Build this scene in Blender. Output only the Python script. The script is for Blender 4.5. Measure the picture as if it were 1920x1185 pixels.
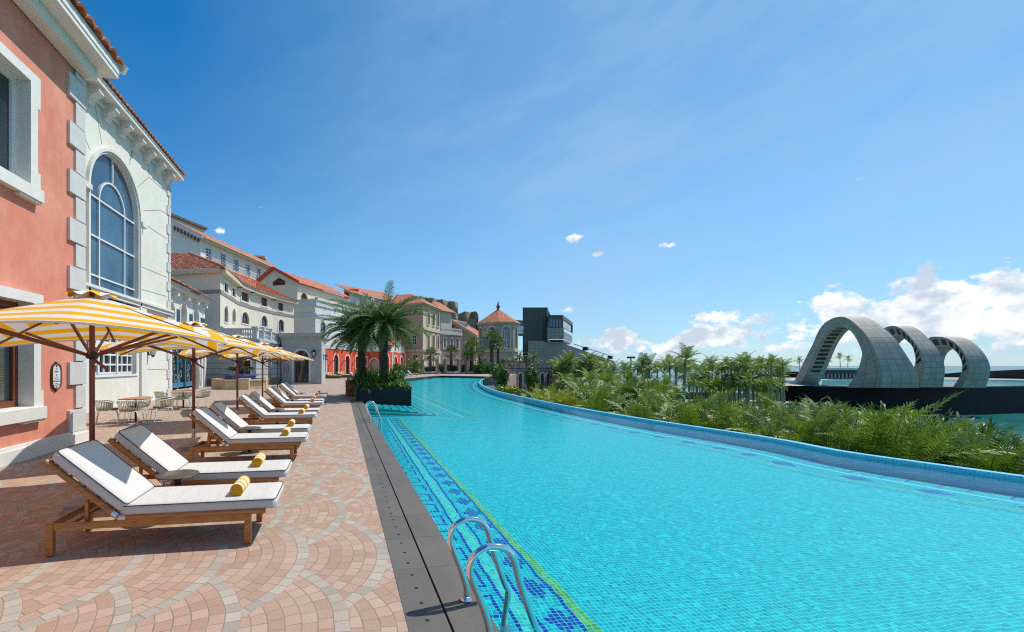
import bpy, bmesh, math, random
from mathutils import Vector, Matrix
from mathutils.geometry import tessellate_polygon
R = math.radians
for o in list(bpy.data.objects): bpy.data.objects.remove(o)
S = bpy.context.scene
C = S.collection
# ---------------------------------------------------------------- camera, sky, sun, exposure
FP, PX, HY, HC, YAW = 800.0, 765.0, 686.0, 1.75, R(8.88)     # focal length and principal point of the 1920 px photograph
cam = bpy.data.cameras.new('camera'); camo = bpy.data.objects.new('camera', cam); C.objects.link(camo)
cam.sensor_width = 36; cam.lens = 36 * FP / 1920
cam.shift_x = (960 - PX) / 1920; cam.shift_y = (HY - 592.5) / 1920
cam.clip_start = .05; cam.clip_end = 90000
camo.location = (0, 0, HC); camo.rotation_euler = (R(90), 0, -YAW)
S.camera = camo
S.render.resolution_x, S.render.resolution_y = 1024, 632
S.view_settings.view_transform = 'Standard'; S.view_settings.look = 'None'
S.view_settings.exposure = 0.17; S.view_settings.gamma = 1
SUND = Vector((.63, .2, 1)).normalized()
sl = bpy.data.lights.new('sun', 'SUN'); sl.energy = 4.1; sl.angle = R(.53); sl.color = (1, .955, .88)
so = bpy.data.objects.new('sun', sl); C.objects.link(so); so.rotation_euler = SUND.to_track_quat('Z', 'Y').to_euler()
try:
    S.cycles.use_denoising = False; S.cycles.pixel_filter_type = 'BLACKMAN_HARRIS'; S.cycles.filter_width = 1.15; S.cycles.max_bounces = 6; S.cycles.transparent_max_bounces = 12
    S.cycles.caustics_reflective = False; S.cycles.caustics_refractive = False
except Exception: pass

class NT:
    """tiny node-graph helper"""
    def __init__(s, tree): s.t = tree; s.n = tree.nodes; s.l = tree.links
    def new(s, typ, **kw):
        n = s.n.new(typ)
        for k, v in kw.items(): setattr(n, k, v)
        return n
    def put(s, sock, v):
        if v is None: return
        if hasattr(v, 'links') or isinstance(v, bpy.types.NodeSocket): s.l.new(v, sock)
        else:
            if isinstance(v, (tuple, list)) and len(v) == 3 and sock.type == 'RGBA': v = (*v, 1)
            sock.default_value = v
    def m(s, op, a, b=None, c=None):
        n = s.new('ShaderNodeMath', operation=op)
        s.put(n.inputs[0], a); s.put(n.inputs[1], b); s.put(n.inputs[2], c)
        return n.outputs[0]
    def add(s, a, b): return s.m('ADD', a, b)
    def sub(s, a, b): return s.m('SUBTRACT', a, b)
    def mul(s, a, b): return s.m('MULTIPLY', a, b)
    def mixf(s, f, a, b):
        return s.add(a, s.mul(f, s.sub(b, a)))
    def mix(s, f, a, b, blend='MIX'):
        n = s.new('ShaderNodeMix', data_type='RGBA', blend_type=blend)
        s.put(n.inputs[0], f); s.put(n.inputs[6], a); s.put(n.inputs[7], b)
        return n.outputs[2]
    def xyz(s, v):
        n = s.new('ShaderNodeSeparateXYZ'); s.l.new(v, n.inputs[0]); return n.outputs
    def vec(s, x, y, z=0.0):
        n = s.new('ShaderNodeCombineXYZ'); s.put(n.inputs[0], x); s.put(n.inputs[1], y); s.put(n.inputs[2], z); return n.outputs[0]
    def noise(s, v, scale, detail=3, rough=.5, dim='3D'):
        n = s.new('ShaderNodeTexNoise', noise_dimensions=dim)
        if v is not None: s.l.new(v, n.inputs['Vector'])
        n.inputs['Scale'].default_value = scale; n.inputs['Detail'].default_value = detail; n.inputs['Roughness'].default_value = rough
        return n.outputs['Fac']
    def white(s, v):
        n = s.new('ShaderNodeTexWhiteNoise', noise_dimensions='3D'); s.l.new(v, n.inputs['Vector']); return n.outputs['Value']
    def ramp(s, f, stops, interp='LINEAR'):
        n = s.new('ShaderNodeValToRGB'); n.color_ramp.interpolation = interp
        e = n.color_ramp.elements
        while len(e) < len(stops): e.new(.5)
        for i, (p, c) in enumerate(stops): e[i].position = p; e[i].color = (*c, 1)
        s.put(n.inputs[0], f); return n.outputs[0]
    def rng(s, v, a, b, c=0.0, d=1.0):
        n = s.new('ShaderNodeMapRange'); s.put(n.inputs[0], v)
        for i, q in enumerate((a, b, c, d)): n.inputs[i + 1].default_value = q
        return n.outputs[0]
    def bump(s, h, strength=.3, dist=.02):
        n = s.new('ShaderNodeBump'); n.inputs['Strength'].default_value = strength; n.inputs['Distance'].default_value = dist
        s.l.new(h, n.inputs['Height']); return n.outputs[0]
    def geo(s): return s.new('ShaderNodeNewGeometry').outputs['Position']
    def obj(s): return s.new('ShaderNodeTexCoord').outputs['Object']
    def uv(s): return s.new('ShaderNodeTexCoord').outputs['UV']

def mat(name, col=(.5, .5, .5), rough=.6, metal=0.0, var=.0, scale=3.0, bump=0.0, bscale=40.0, bdist=.01, fn=None, spec=.5, coord='obj', dirt=None):
    """procedural material; colour varied by two noises, optional bump, or fn(nt, bsdf) for a full graph"""
    m = bpy.data.materials.new(name); m.use_nodes = True
    nt = NT(m.node_tree); b = m.node_tree.nodes['Principled BSDF']
    b.inputs['Roughness'].default_value = rough; b.inputs['Metallic'].default_value = metal
    b.inputs['Specular IOR Level'].default_value = spec
    b.inputs['Base Color'].default_value = (*col, 1)
    if fn: fn(nt, b)
    else:
        p = nt.obj() if coord == 'obj' else nt.geo()
        if var > 0:
            f = nt.noise(p, scale, 5, .6)
            lo = tuple(c * (1 - var) for c in col); hi = tuple(min(1, c * (1 + var)) for c in col)
            c = nt.ramp(nt.rng(f, .3, .7), [(0, lo), (1, hi)])
            if dirt:
                g = nt.noise(p, scale * .35, 6, .7)
                c = nt.mix(nt.rng(g, .5, .8, 0, dirt[1]), c, dirt[0])
            nt.put(b.inputs['Base Color'], c)
        if bump > 0:
            nt.put(b.inputs['Normal'], nt.bump(nt.noise(p, bscale, 4, .6), bump, bdist))
    return m

# ---- world: Nishita sky with cumulus and thin cirrus placed by direction
w = bpy.data.worlds.new('World'); S.world = w; w.use_nodes = True
nt = NT(w.node_tree); bg = w.node_tree.nodes['Background']
sky = nt.new('ShaderNodeTexSky', sky_type='NISHITA', sun_disc=False)
sky.sun_elevation = math.asin(SUND.z); sky.sun_rotation = math.atan2(SUND.x, SUND.y)
sky.air_density = 1.0; sky.dust_density = .1; sky.ozone_density = 1.6; sky.altitude = 0
hs = nt.new('ShaderNodeHueSaturation'); hs.inputs['Saturation'].default_value = 1.12; nt.l.new(sky.outputs[0], hs.inputs['Color'])
BASE = hs.outputs[0]
d = nt.new('ShaderNodeTexCoord').outputs['Generated']
x, y, z = nt.xyz(d)
az = nt.m('ARCTAN2', x, y); el = nt.m('ARCSINE', z)
def azel(px, py):
    cx, cz, up = (px - PX) / FP, 1.0, (HY - py) / FP
    a = math.atan2(cx, cz) + YAW
    return a, math.atan2(up, math.hypot(cx, cz))
p = nt.vec(nt.mul(az, 1.0), nt.mul(el, 1.25), 0.0)
n1 = nt.noise(p, 17, 8, .60); n2 = nt.noise(p, 50, 6, .6)
mask = None
def blob(px, py, rx, ry, amp):
    global mask
    a, e = azel(px, py)
    dx = nt.m('DIVIDE', nt.sub(az, a), rx); dy = nt.m('DIVIDE', nt.sub(el, e), ry)
    q = nt.mul(nt.m('EXPONENT', nt.mul(nt.add(nt.mul(dx, dx), nt.mul(dy, dy)), -1.0)), amp)
    mask = q if mask is None else nt.m('MAXIMUM', mask, q)
for b_ in [(1800, 572, .105, .055, 1.22), (1740, 605, .16, .04, 1.12), (1560, 575, .05, .05, 1.05), (1545, 615, .09, .03, 1.0), (1900, 590, .05, .05, 1.1), (1345, 628, .07, .028, 1.05), (1345, 592, .055, .018, 1.0),
           (1160, 640, .045, .028, 1.15), (1240, 652, .06, .022, .98), (1020, 596, .034, .030, 1.05), (1065, 582, .025, .014, .7), (1125, 476, .020, .008, .78), (1262, 459, .026, .010, .80), (1075, 445, .024, .014, .74), (1195, 452, .022, .007, .62),
           (412, 432, .028, .014, .78), (480, 398, .04, .02, .40), (1240, 645, .30, .024, .80), (1480, 650, .2, .025, .74), (1110, 648, .06, .014, .7), (1400, 600, .09, .02, .62), (1340, 640, .10, .03, .86), (1165, 571, .018, .01, .45)]: blob(*b_)
v_ = nt.add(nt.add(nt.mul(nt.sub(n1, .5), 2.1), nt.mul(nt.sub(n2, .5), .75)), nt.sub(nt.mul(mask, .87), .50))
cl = nt.rng(v_, 0.0, .20)
cl = nt.mul(cl, nt.rng(el, 0.0, .012))
# thicker middles read slightly greyer
shade = nt.rng(nt.noise(nt.vec(nt.mul(az, 1.0), nt.add(nt.mul(el, 1.25), .012), 0.0), 17, 8, .60), .44, .60)
ccol = nt.mix(shade, (7.4, 7.45, 7.6), (4.1, 4.7, 5.5))
ci = nt.noise(nt.vec(nt.add(nt.mul(az, 1.2), nt.mul(el, 1.6)), nt.mul(nt.sub(el, nt.mul(az, .35)), 4.5), 0.0), 1.6, 7, .62)
ci = nt.mul(nt.rng(ci, .40, .74), nt.rng(az, -.35, .5))
tint = nt.ramp(nt.rng(el, 0.0, .62), [(0, (.56, .70, .86)), (.12, (.56, .80, .97)), (.45, (.48, .90, 1.06)), (1, (.12, .74, 1.0))])
base = nt.mix(1.0, hs.outputs[0], tint, 'MULTIPLY')
col = nt.mix(nt.add(nt.mul(ci, .30), nt.rng(az, -.35, .55, 0, .42)), base, (2.7, 4.1, 5.6))
col = nt.mix(nt.mul(cl, .96), col, ccol)
nt.l.new(col, bg.inputs['Color']); bg.inputs['Strength'].default_value = .132

# ---------------------------------------------------------------- geometry helpers
CA, SA = math.cos(YAW), math.sin(YAW)
def W(px, zc):                      # photo column at a depth -> world xy
    xc = (px - PX) / FP * zc
    return Vector((xc * CA + zc * SA, zc * CA - xc * SA))
def cw(xc, zc): return Vector((xc * CA + zc * SA, zc * CA - xc * SA))
def zz(py, zc): return HC + (HY - py) / FP * zc
def G(px, py, z=0.0):               # photo pixel on a horizontal plane
    zc = FP * (HC - z) / (py - HY); v = W(px, zc); return Vector((v.x, v.y, z))
def ray(px, py):
    d = W(px, 1.0); return Vector((d.x, d.y, (HY - py) / FP))

class MB:
    def __init__(s): s.v = []; s.f = []; s.mi = []; s.uv = []; s.sm = []
    def face(s, pts, mi=0, uv=None, smooth=False):
        i = len(s.v); s.v += [tuple(p) for p in pts]; s.f.append(tuple(range(i, i + len(pts)))); s.mi.append(mi)
        s.uv.append(uv or [(0, 0)] * len(pts)); s.sm.append(smooth)
    def box(s, a, b, mi=0, M=None):
        x0, y0, z0 = a; x1, y1, z1 = b
        P = [Vector(q) for q in ((x0, y0, z0), (x1, y0, z0), (x1, y1, z0), (x0, y1, z0), (x0, y0, z1), (x1, y0, z1), (x1, y1, z1), (x0, y1, z1))]
        if M is not None: P = [M @ q for q in P]
        for q in ((0, 3, 2, 1), (4, 5, 6, 7), (0, 1, 5, 4), (1, 2, 6, 5), (2, 3, 7, 6), (3, 0, 4, 7)): s.face([P[k] for k in q], mi)
    def grid(s, rows, mi=0, smooth=True, closed=False, uvs=None):
        """rows: list of equal-length point lists"""
        i0 = len(s.v); n = len(rows[0])
        for r in rows: s.v += [tuple(p) for p in r]
        for a in range(len(rows) - 1):
            for b in range(n if closed else n - 1):
                c = (b + 1) % n
                s.f.append((i0 + a * n + b, i0 + a * n + c, i0 + (a + 1) * n + c, i0 + (a + 1) * n + b)); s.mi.append(mi); s.sm.append(smooth)
                s.uv.append([uvs[a][b], uvs[a][c], uvs[a + 1][c], uvs[a + 1][b]] if uvs else [(0, 0)] * 4)
    def tube(s, pts, r, seg=8, mi=0, cap=True, smooth=True):
        pts = [Vector(p) for p in pts]; n = len(pts); rows = []
        rr = r if isinstance(r, (list, tuple)) else [r] * n
        t = (pts[1] - pts[0]).normalized(); u = t.cross(Vector((0, 0, 1)))
        if u.length < 1e-3: u = t.cross(Vector((1, 0, 0)))
        u.normalize()
        for i in range(n):
            t = (pts[min(n - 1, i + 1)] - pts[max(0, i - 1)]).normalized()
            u = (u - t * u.dot(t)).normalized(); v = t.cross(u)
            rows.append([pts[i] + (u * math.cos(2 * math.pi * k / seg) + v * math.sin(2 * math.pi * k / seg)) * rr[i] for k in range(seg)])
        s.grid(rows, mi, smooth, True)
        if cap: s.face(rows[0][::-1], mi); s.face(rows[-1], mi)
    def bar(s, a, b, w, h, mi=0):
        """rectangular bar from a to b, w across, h in the vertical-ish direction"""
        a = Vector(a); b = Vector(b); t = (b - a).normalized(); u = t.cross(Vector((0, 0, 1)))
        if u.length < 1e-3: u = Vector((1, 0, 0))
        u.normalize(); v = u.cross(t)
        P = [p + u * sx * w / 2 + v * sz * h / 2 for p in (a, b) for sx, sz in ((-1, -1), (1, -1), (1, 1), (-1, 1))]
        for q in ((0, 1, 2, 3), (7, 6, 5, 4), (0, 4, 5, 1), (1, 5, 6, 2), (2, 6, 7, 3), (3, 7, 4, 0)): s.face([P[k] for k in q], mi)
    def lathe(s, prof, seg=24, mi=0, c=(0, 0, 0), smooth=True):
        rows = [[Vector((c[0] + r * math.cos(2 * math.pi * k / seg), c[1] + r * math.sin(2 * math.pi * k / seg), c[2] + z)) for k in range(seg)] for r, z in prof]
        s.grid(rows, mi, smooth, True)
        if prof[-1][0] > 1e-4: s.face(rows[-1], mi)
    def prism(s, poly, z0, z1, mi=0, top=True, bottom=True):
        n = len(poly); A = [Vector((p[0], p[1], z0)) for p in poly]; B = [Vector((p[0], p[1], z1)) for p in poly]
        for i in range(n):
            j = (i + 1) % n; s.face([A[i], A[j], B[j], B[i]], mi)
        if top: s.face(B, mi)
        if bottom: s.face(A[::-1], mi)
    def build(s, name, mats, parent=None, bevel=0, weld=False, smooth=None):
        me = bpy.data.meshes.new(name); me.from_pydata(s.v, [], s.f); me.update()
        ul = me.uv_layers.new(name='UVMap'); k = 0; dat = []
        for q in s.uv:
            for t in q: dat += [t[0], t[1]]
        ul.data.foreach_set('uv', dat)
        if not isinstance(mats, (list, tuple)): mats = [mats]
        for m in mats: me.materials.append(m)
        me.polygons.foreach_set('material_index', s.mi)
        me.polygons.foreach_set('use_smooth', [bool(smooth) if smooth is not None else q for q in s.sm])
        if weld or bevel:
            bm = bmesh.new(); bm.from_mesh(me); bmesh.ops.remove_doubles(bm, verts=bm.verts, dist=1e-5)
            bmesh.ops.recalc_face_normals(bm, faces=bm.faces)
            if bevel:
                es = [e for e in bm.edges if len(e.link_faces) == 2 and e.calc_face_angle(0) > .6]
                bmesh.ops.bevel(bm, geom=es, offset=bevel, segments=2, affect='EDGES', profile=.6)
            bm.to_mesh(me); bm.free()
        o = bpy.data.objects.new(name, me); C.objects.link(o)
        if parent is not None: o.parent = parent
        return o
def tag(o, label=None, cat=None, group=None, kind=None):
    if label: o['label'] = label
    if cat: o['category'] = cat
    if group: o['group'] = group
    if kind: o['kind'] = kind
    return o
def thing(name, label, cat, loc=(0, 0, 0), rz=0, group=None):
    o = bpy.data.objects.new(name, None); C.objects.link(o); o.location = loc; o.rotation_euler = (0, 0, rz); o.empty_display_size = .2
    return tag(o, label, cat, group)
KIDS = {}
def copy_tree(o, loc=None, rz=None, label=None, scale=None, group=None):
    def rec(a, par):
        c = a.copy(); C.objects.link(c)
        if par is not None: c.parent = par
        for ch in a.children: rec(ch, c)
        return c
    c = rec(o, None)
    if loc is not None: c.location = loc
    if rz is not None: c.rotation_euler = (0, 0, rz)
    if label: c['label'] = label
    if group: c['group'] = group
    if scale is not None: c.scale = (scale,) * 3 if not isinstance(scale, tuple) else scale
    return c
def struct(mb, name, mats, **k):
    o = mb.build(name, mats, **k); o['kind'] = 'structure'; return o
def arc_pts(cx, cz, rx, rz, a0, a1, n): return [(cx + rx * math.cos(a0 + (a1 - a0) * i / n), cz + rz * math.sin(a0 + (a1 - a0) * i / n)) for i in range(n + 1)]
# ================================================================ terrace, pool, sea, garden ground
def paving_fn(n, b):
    x, y, z = n.xyz(n.geo())
    pos = n.geo()
    wob = n.noise(pos, 1.3, 2)
    x = n.add(x, n.mul(n.sub(wob, .5), .05)); y = n.add(y, n.mul(n.sub(n.noise(pos, 1.7, 2), .5), .05))
    # fan-laid setts: discs of radius RR on rows SP apart, row pitch PP along the pool, nearer rows lapping over
    RR, SP, PP = 1.30, .365, 2.34
    k1 = n.m('CEIL', n.m('DIVIDE', n.sub(n.sub(x, .43 - RR), RR), SP))
    def cand(k):
        X = n.add(n.mul(k, SP), .43 - RR); dx = n.sub(x, X)
        par = n.m('ABSOLUTE', n.m('MODULO', k, 2.0))
        yy = n.sub(n.sub(y, 4.03), n.mul(par, PP / 2)); q = n.m('ROUND', n.m('DIVIDE', yy, PP)); dy = n.sub(yy, n.mul(q, PP))
        r = n.m('SQRT', n.add(n.mul(dx, dx), n.mul(dy, dy)))
        return dx, dy, r, n.add(n.mul(k, 7.3), n.mul(q, 3.7)), n.m('LESS_THAN', r, RR)
    a, bb, c = cand(k1), cand(n.add(k1, 1.0)), cand(n.add(k1, 2.0))
    sel = lambda i: n.mixf(a[4], n.mixf(bb[4], c[i], bb[i]), a[i])
    dx, dy, r, fid = sel(0), sel(1), sel(2), sel(3)
    WD = .108
    q = n.m('DIVIDE', n.sub(RR, r), WD); ri = n.m('FLOOR', q); rf = n.m('FRACT', q)
    rr = n.sub(RR - WD / 2, n.mul(ri, WD))
    ang = n.m('ARCTAN2', dy, dx)
    seg = n.add(n.m('DIVIDE', n.mul(ang, rr), .122), n.mul(n.white(n.vec(ri, fid, 3.0)), 1.0))
    si = n.m('FLOOR', seg); sf = n.m('FRACT', seg)
    ed = n.m('MINIMUM', n.mul(n.m('MINIMUM', rf, n.sub(1.0, rf)), WD), n.mul(n.m('MINIMUM', sf, n.sub(1.0, sf)), .122))
    joint = n.rng(n.add(ed, n.mul(n.noise(pos, 60, 2), .004)), .004, .0085)
    rnd = n.white(n.vec(ri, si, fid)); rnd2 = n.white(n.vec(si, ri, n.add(fid, 11.0)))
    pink = n.ramp(rnd, [(0, (.45, .295, .215)), (.35, (.50, .34, .255)), (.7, (.54, .385, .295)), (1, (.58, .44, .345))])
    grey = n.ramp(rnd2, [(0, (.38, .36, .315)), (.5, (.46, .44, .385)), (1, (.54, .51, .445))])
    band = n.m('LESS_THAN', ri, .5)
    stone = n.mix(band, pink, grey)
    sp = n.noise(pos, 130, 3, .8)
    stone = n.mix(.75, stone, n.ramp(sp, [(.30, (.18, .16, .15)), (.47, (.52, .52, .52)), (.6, (.62, .62, .62)), (.72, (1, 1, 1))]), 'OVERLAY')
    patch = n.noise(pos, .55, 4, .6)
    stone = n.mix(n.rng(patch, .35, .75, 0, .35), stone, (.50, .41, .32))
    stone = n.mix(1.0, stone, (.75, .70, .67), 'MULTIPLY')
    joi = n.ramp(n.noise(pos, 3, 3), [(.3, (.22, .175, .115)), (.7, (.32, .26, .18))])
    col = n.mix(joint, joi, stone)
    col = n.mix(n.rng(n.noise(pos, 7, 5, .7), .62, .78, 0, .35), col, (.22, .17, .13))
    n.put(b.inputs['Base Color'], col)
    n.put(b.inputs['Normal'], n.bump(n.add(n.mul(joint, .8), n.mul(sp, .25)), .55, .006))
    b.inputs['Roughness'].default_value = .8
M_pave = mat('paving', fn=paving_fn)

def coping_fn(n, b):
    pos = n.geo(); x, y, z = n.xyz(pos)
    t = n.m('FRACT', n.m('DIVIDE', n.add(y, .245), .645)); e = n.mul(n.m('MINIMUM', t, n.sub(1.0, t)), .645)
    j = n.rng(e, .0015, .0035)
    idx = n.m('FLOOR', n.m('DIVIDE', n.add(y, .245), .645)); rnd = n.white(n.vec(idx, n.m('FLOOR', n.mul(x, 3.4)), 1.0))
    base = n.mix(rnd, (.094, .085, .073), (.120, .108, .091))
    base = n.mix(n.rng(n.noise(pos, 2.2, 5, .65), .4, .7, 0, .5), base, (.148, .132, .108))
    base = n.mix(n.rng(n.noise(pos, 140, 2), .5, .7, 0, .3), base, (.20, .18, .15))
    # round drain holes down the middle of the outer row
    hy = n.sub(n.m('FRACT', n.m('DIVIDE', n.add(y, .03), .215)), .5); hy = n.mul(hy, .215); hx = n.sub(x, .583)
    rr = n.m('SQRT', n.add(n.mul(hx, hx), n.mul(hy, hy))); hole = n.mul(n.m('LESS_THAN', rr, .016), n.m('LESS_THAN', y, 17.0))
    c = n.mix(n.sub(1.0, j), base, (.035, .03, .025)); c = n.mix(hole, c, (.004, .004, .004))
    n.put(b.inputs['Base Color'], c); b.inputs['Roughness'].default_value = .62
    n.put(b.inputs['Normal'], n.bump(n.add(j, n.mul(n.noise(pos, 90, 3), .2)), .25, .003))
M_coping = mat('dark_stone_coping', fn=coping_fn)

TS = .046
def mosaic_base(n, pos, u, v, glass=True):
    """turquoise glass mosaic; u, v in metres"""
    tu = n.m('DIVIDE', u, TS); tv = n.m('DIVIDE', v, TS)
    iu, iv = n.m('FLOOR', tu), n.m('FLOOR', tv); fu, fv = n.m('FRACT', tu), n.m('FRACT', tv)
    e = n.m('MINIMUM', n.m('MINIMUM', fu, n.sub(1.0, fu)), n.m('MINIMUM', fv, n.sub(1.0, fv)))
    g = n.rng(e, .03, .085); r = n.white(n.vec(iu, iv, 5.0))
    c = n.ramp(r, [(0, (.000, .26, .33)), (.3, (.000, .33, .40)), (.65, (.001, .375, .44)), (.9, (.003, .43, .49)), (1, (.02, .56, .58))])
    return c, g, iu, iv, r
def floor_fn(n, b):
    pos = n.geo(); x, y, z = n.xyz(pos)
    # the mosaic seen through ripples
    wx = n.sub(n.noise(pos, 2.6, 2, .5), .5); wy = n.sub(n.noise(n.vec(y, x, 4.0), 2.6, 2, .5), .5)
    w2 = n.sub(n.noise(pos, 11.0, 2, .5), .5); w3 = n.sub(n.noise(n.vec(y, x, 9.0), 11.0, 2, .5), .5)
    x = n.add(x, n.add(n.mul(wx, .060), n.mul(w2, .040))); y = n.add(y, n.add(n.mul(wy, .060), n.mul(w3, .040)))
    xs_ = n.sub(x, n.mul(n.sub(y, 3.3), .022))
    c, g, iu, iv, r = mosaic_base(n, pos, xs_, y)
    # border along the coping (distances in m from the water's edge)
    y0 = y
    q = n.mul(n.add(iu, .5), TS); y = n.mul(n.add(iv, .5), TS)
    def band(a, w): return n.m('LESS_THAN', n.m('ABSOLUTE', n.sub(q, a + w / 2)), w / 2)
    yin = n.m('LESS_THAN', y, 16.85)
    blue = n.m('MAXIMUM', n.m('MAXIMUM', band(1.40, .046), band(1.585, .046)), band(1.90, .046))
    P = .515
    ph = n.m('DIVIDE', n.add(y, .09), P); fy = n.sub(n.m('FRACT', ph), .5); fy = n.mul(fy, P)
    dia = n.m('LESS_THAN', n.add(n.m('DIVIDE', n.m('ABSOLUTE', n.sub(q, 1.773)), .135), n.m('DIVIDE', n.m('ABSOLUTE', fy), .19)), 1.0)
    fk = n.m('ABSOLUTE', n.mul(n.sub(n.m('FRACT', n.m('DIVIDE', n.add(y, .32), P)), .5), P))
    leg = n.mul(band(1.28, .046), n.m('LESS_THAN', fk, .155))
    hor = n.mul(band(1.035, .30), n.mul(n.m('LESS_THAN', fk, .178), n.m('GREATER_THAN', fk, .133)))
    inn = n.mul(band(1.09, .046), n.m('LESS_THAN', fk, .07))
    keys = n.m('MAXIMUM', n.m('MAXIMUM', leg, hor), inn)
    blue = n.m('MAXIMUM', n.m('MAXIMUM', blue, dia), keys)
    # turn of the border across the pool in front of the planter
    def rowb(a, w, x0, x1): return n.mul(n.m('LESS_THAN', n.m('ABSOLUTE', n.sub(y, a + w / 2)), w / 2), n.mul(n.m('GREATER_THAN', x, x0), n.m('LESS_THAN', x, x1)))
    bcol = n.mix(r, (.000, .008, .20), (.001, .022, .38))
    c = n.mix(n.mul(blue, yin), c, bcol)
    pale = n.mul(band(1.446, .139), yin)
    c = n.mix(n.mul(pale, .7), c, n.mix(r, (.08, .42, .34), (.26, .62, .48)))
    green = n.mul(band(1.946, .093), yin)
    c = n.mix(green, c, n.mix(r, (.16, .27, .015), (.38, .44, .05)))
    c = n.mix(rowb(16.85, .10, 2.35, 5.62), c, (.30, .36, .06))
    # nested right-angle steps beside the planter: dark nosings
    st = None
    for k in range(8):
        xe, ye = 1.60 + .33 * k, 19.7 - .31 * k
        lo = n.mul(n.m('LESS_THAN', n.m('ABSOLUTE', n.sub(y, ye + .02)), .03), n.m('LESS_THAN', x, xe))
        up = n.mul(n.m('LESS_THAN', n.m('ABSOLUTE', n.sub(x, xe - .015)), .02), n.m('GREATER_THAN', y, ye))
        l = n.m('MAXIMUM', lo, up); st = l if st is None else n.m('MAXIMUM', st, l)
    c = n.mix(n.mul(st, 0.0), c, (.004, .02, .03))
    for (x0, x1, colr) in ((4.35, .02, (.004, .04, .35)), (4.9, .05, (.45, .62, .40)), (5.02, .02, (.004, .05, .4)), (5.62, .05, (.35, .38, .04))):
        c = n.mix(n.mul(n.mul(n.m('LESS_THAN', n.m('ABSOLUTE', n.sub(x, x0)), x1), n.m('GREATER_THAN', y, 16.9)), n.m('LESS_THAN', y, 42.0)), c, colr)
    dia2 = n.m('LESS_THAN', n.add(n.m('DIVIDE', n.m('ABSOLUTE', n.sub(x, 5.32)), .17), n.m('DIVIDE', n.m('ABSOLUTE', n.sub(n.m('FRACT', n.m('DIVIDE', y, .6)), .5)), .33)), 1.0)
    c = n.mix(n.mul(n.mul(dia2, .6), n.mul(n.m('GREATER_THAN', y, 17.0), n.m('LESS_THAN', y, 40.0))), c, (.01, .08, .42))
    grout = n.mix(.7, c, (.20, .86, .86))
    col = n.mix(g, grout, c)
    n.put(b.inputs['Base Color'], col); b.inputs['Roughness'].default_value = .45
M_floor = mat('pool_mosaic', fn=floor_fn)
def border_fn(n, b):      # strip of mosaic along the infinity edge; uv.x = metres along, uv.y = metres from the wall
    pos = n.geo(); u, v, _ = n.xyz(n.uv())
    w1 = n.sub(n.noise(pos, 3.0, 3, .6), .5); u = n.add(u, n.mul(w1, .06)); v = n.add(v, n.mul(n.sub(n.noise(pos, 2.7, 3, .6), .5), .05))
    c, g, iu, iv, r = mosaic_base(n, pos, u, v)
    def band(a, w): return n.m('LESS_THAN', n.m('ABSOLUTE', n.sub(v, a + w / 2)), w / 2)
    P = .92
    fy = n.mul(n.sub(n.m('FRACT', n.m('DIVIDE', u, P)), .5), P)
    dia = n.m('LESS_THAN', n.add(n.m('DIVIDE', n.m('ABSOLUTE', n.sub(v, .93)), .20), n.m('DIVIDE', n.m('ABSOLUTE', fy), .22)), 1.0)
    fk = n.m('ABSOLUTE', n.mul(n.sub(n.m('FRACT', n.m('DIVIDE', u, .7)), .5), .7))
    key = n.mul(band(.10, .34), n.mul(n.m('LESS_THAN', fk, .17), n.m('GREATER_THAN', fk, .13)))
    key = n.m('MAXIMUM', key, n.mul(band(.10, .04), n.m('LESS_THAN', fk, .15)))
    blue = n.m('MAXIMUM', dia, key)
    c = n.mix(n.mul(blue, .9), c, n.mix(r, (.000, .015, .26), (.002, .04, .42)))
    c = n.mix(band(.56, .07), c, (.60, .76, .72))
    c = n.mix(band(1.18, .065), c, (.40, .42, .10))
    c = n.mix(g, n.mix(.4, c, (.20, .74, .76)), c)
    n.put(b.inputs['Base Color'], c); b.inputs['Roughness'].default_value = .45
M_border = mat('pool_border_mosaic', fn=border_fn)
def lip_fn(n, b):
    pos = n.geo(); u, v, _ = n.xyz(n.uv()); T = .05
    tu, tv = n.m('DIVIDE', u, T), n.m('DIVIDE', v, T)
    fu, fv = n.m('FRACT', tu), n.m('FRACT', tv)
    e = n.m('MINIMUM', n.m('MINIMUM', fu, n.sub(1.0, fu)), n.m('MINIMUM', fv, n.sub(1.0, fv)))
    r = n.white(n.vec(n.m('FLOOR', tu), n.m('FLOOR', tv), 2.0))
    c = n.ramp(r, [(0, (.03, .46, .70)), (.5, (.045, .54, .78)), (1, (.08, .62, .84))])
    c = n.mix(n.rng(e, .04, .11), (.34, .64, .76), c)
    n.put(b.inputs['Base Color'], c); b.inputs['Roughness'].default_value = .25
M_lip = mat('blue_tile_lip', fn=lip_fn)
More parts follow.
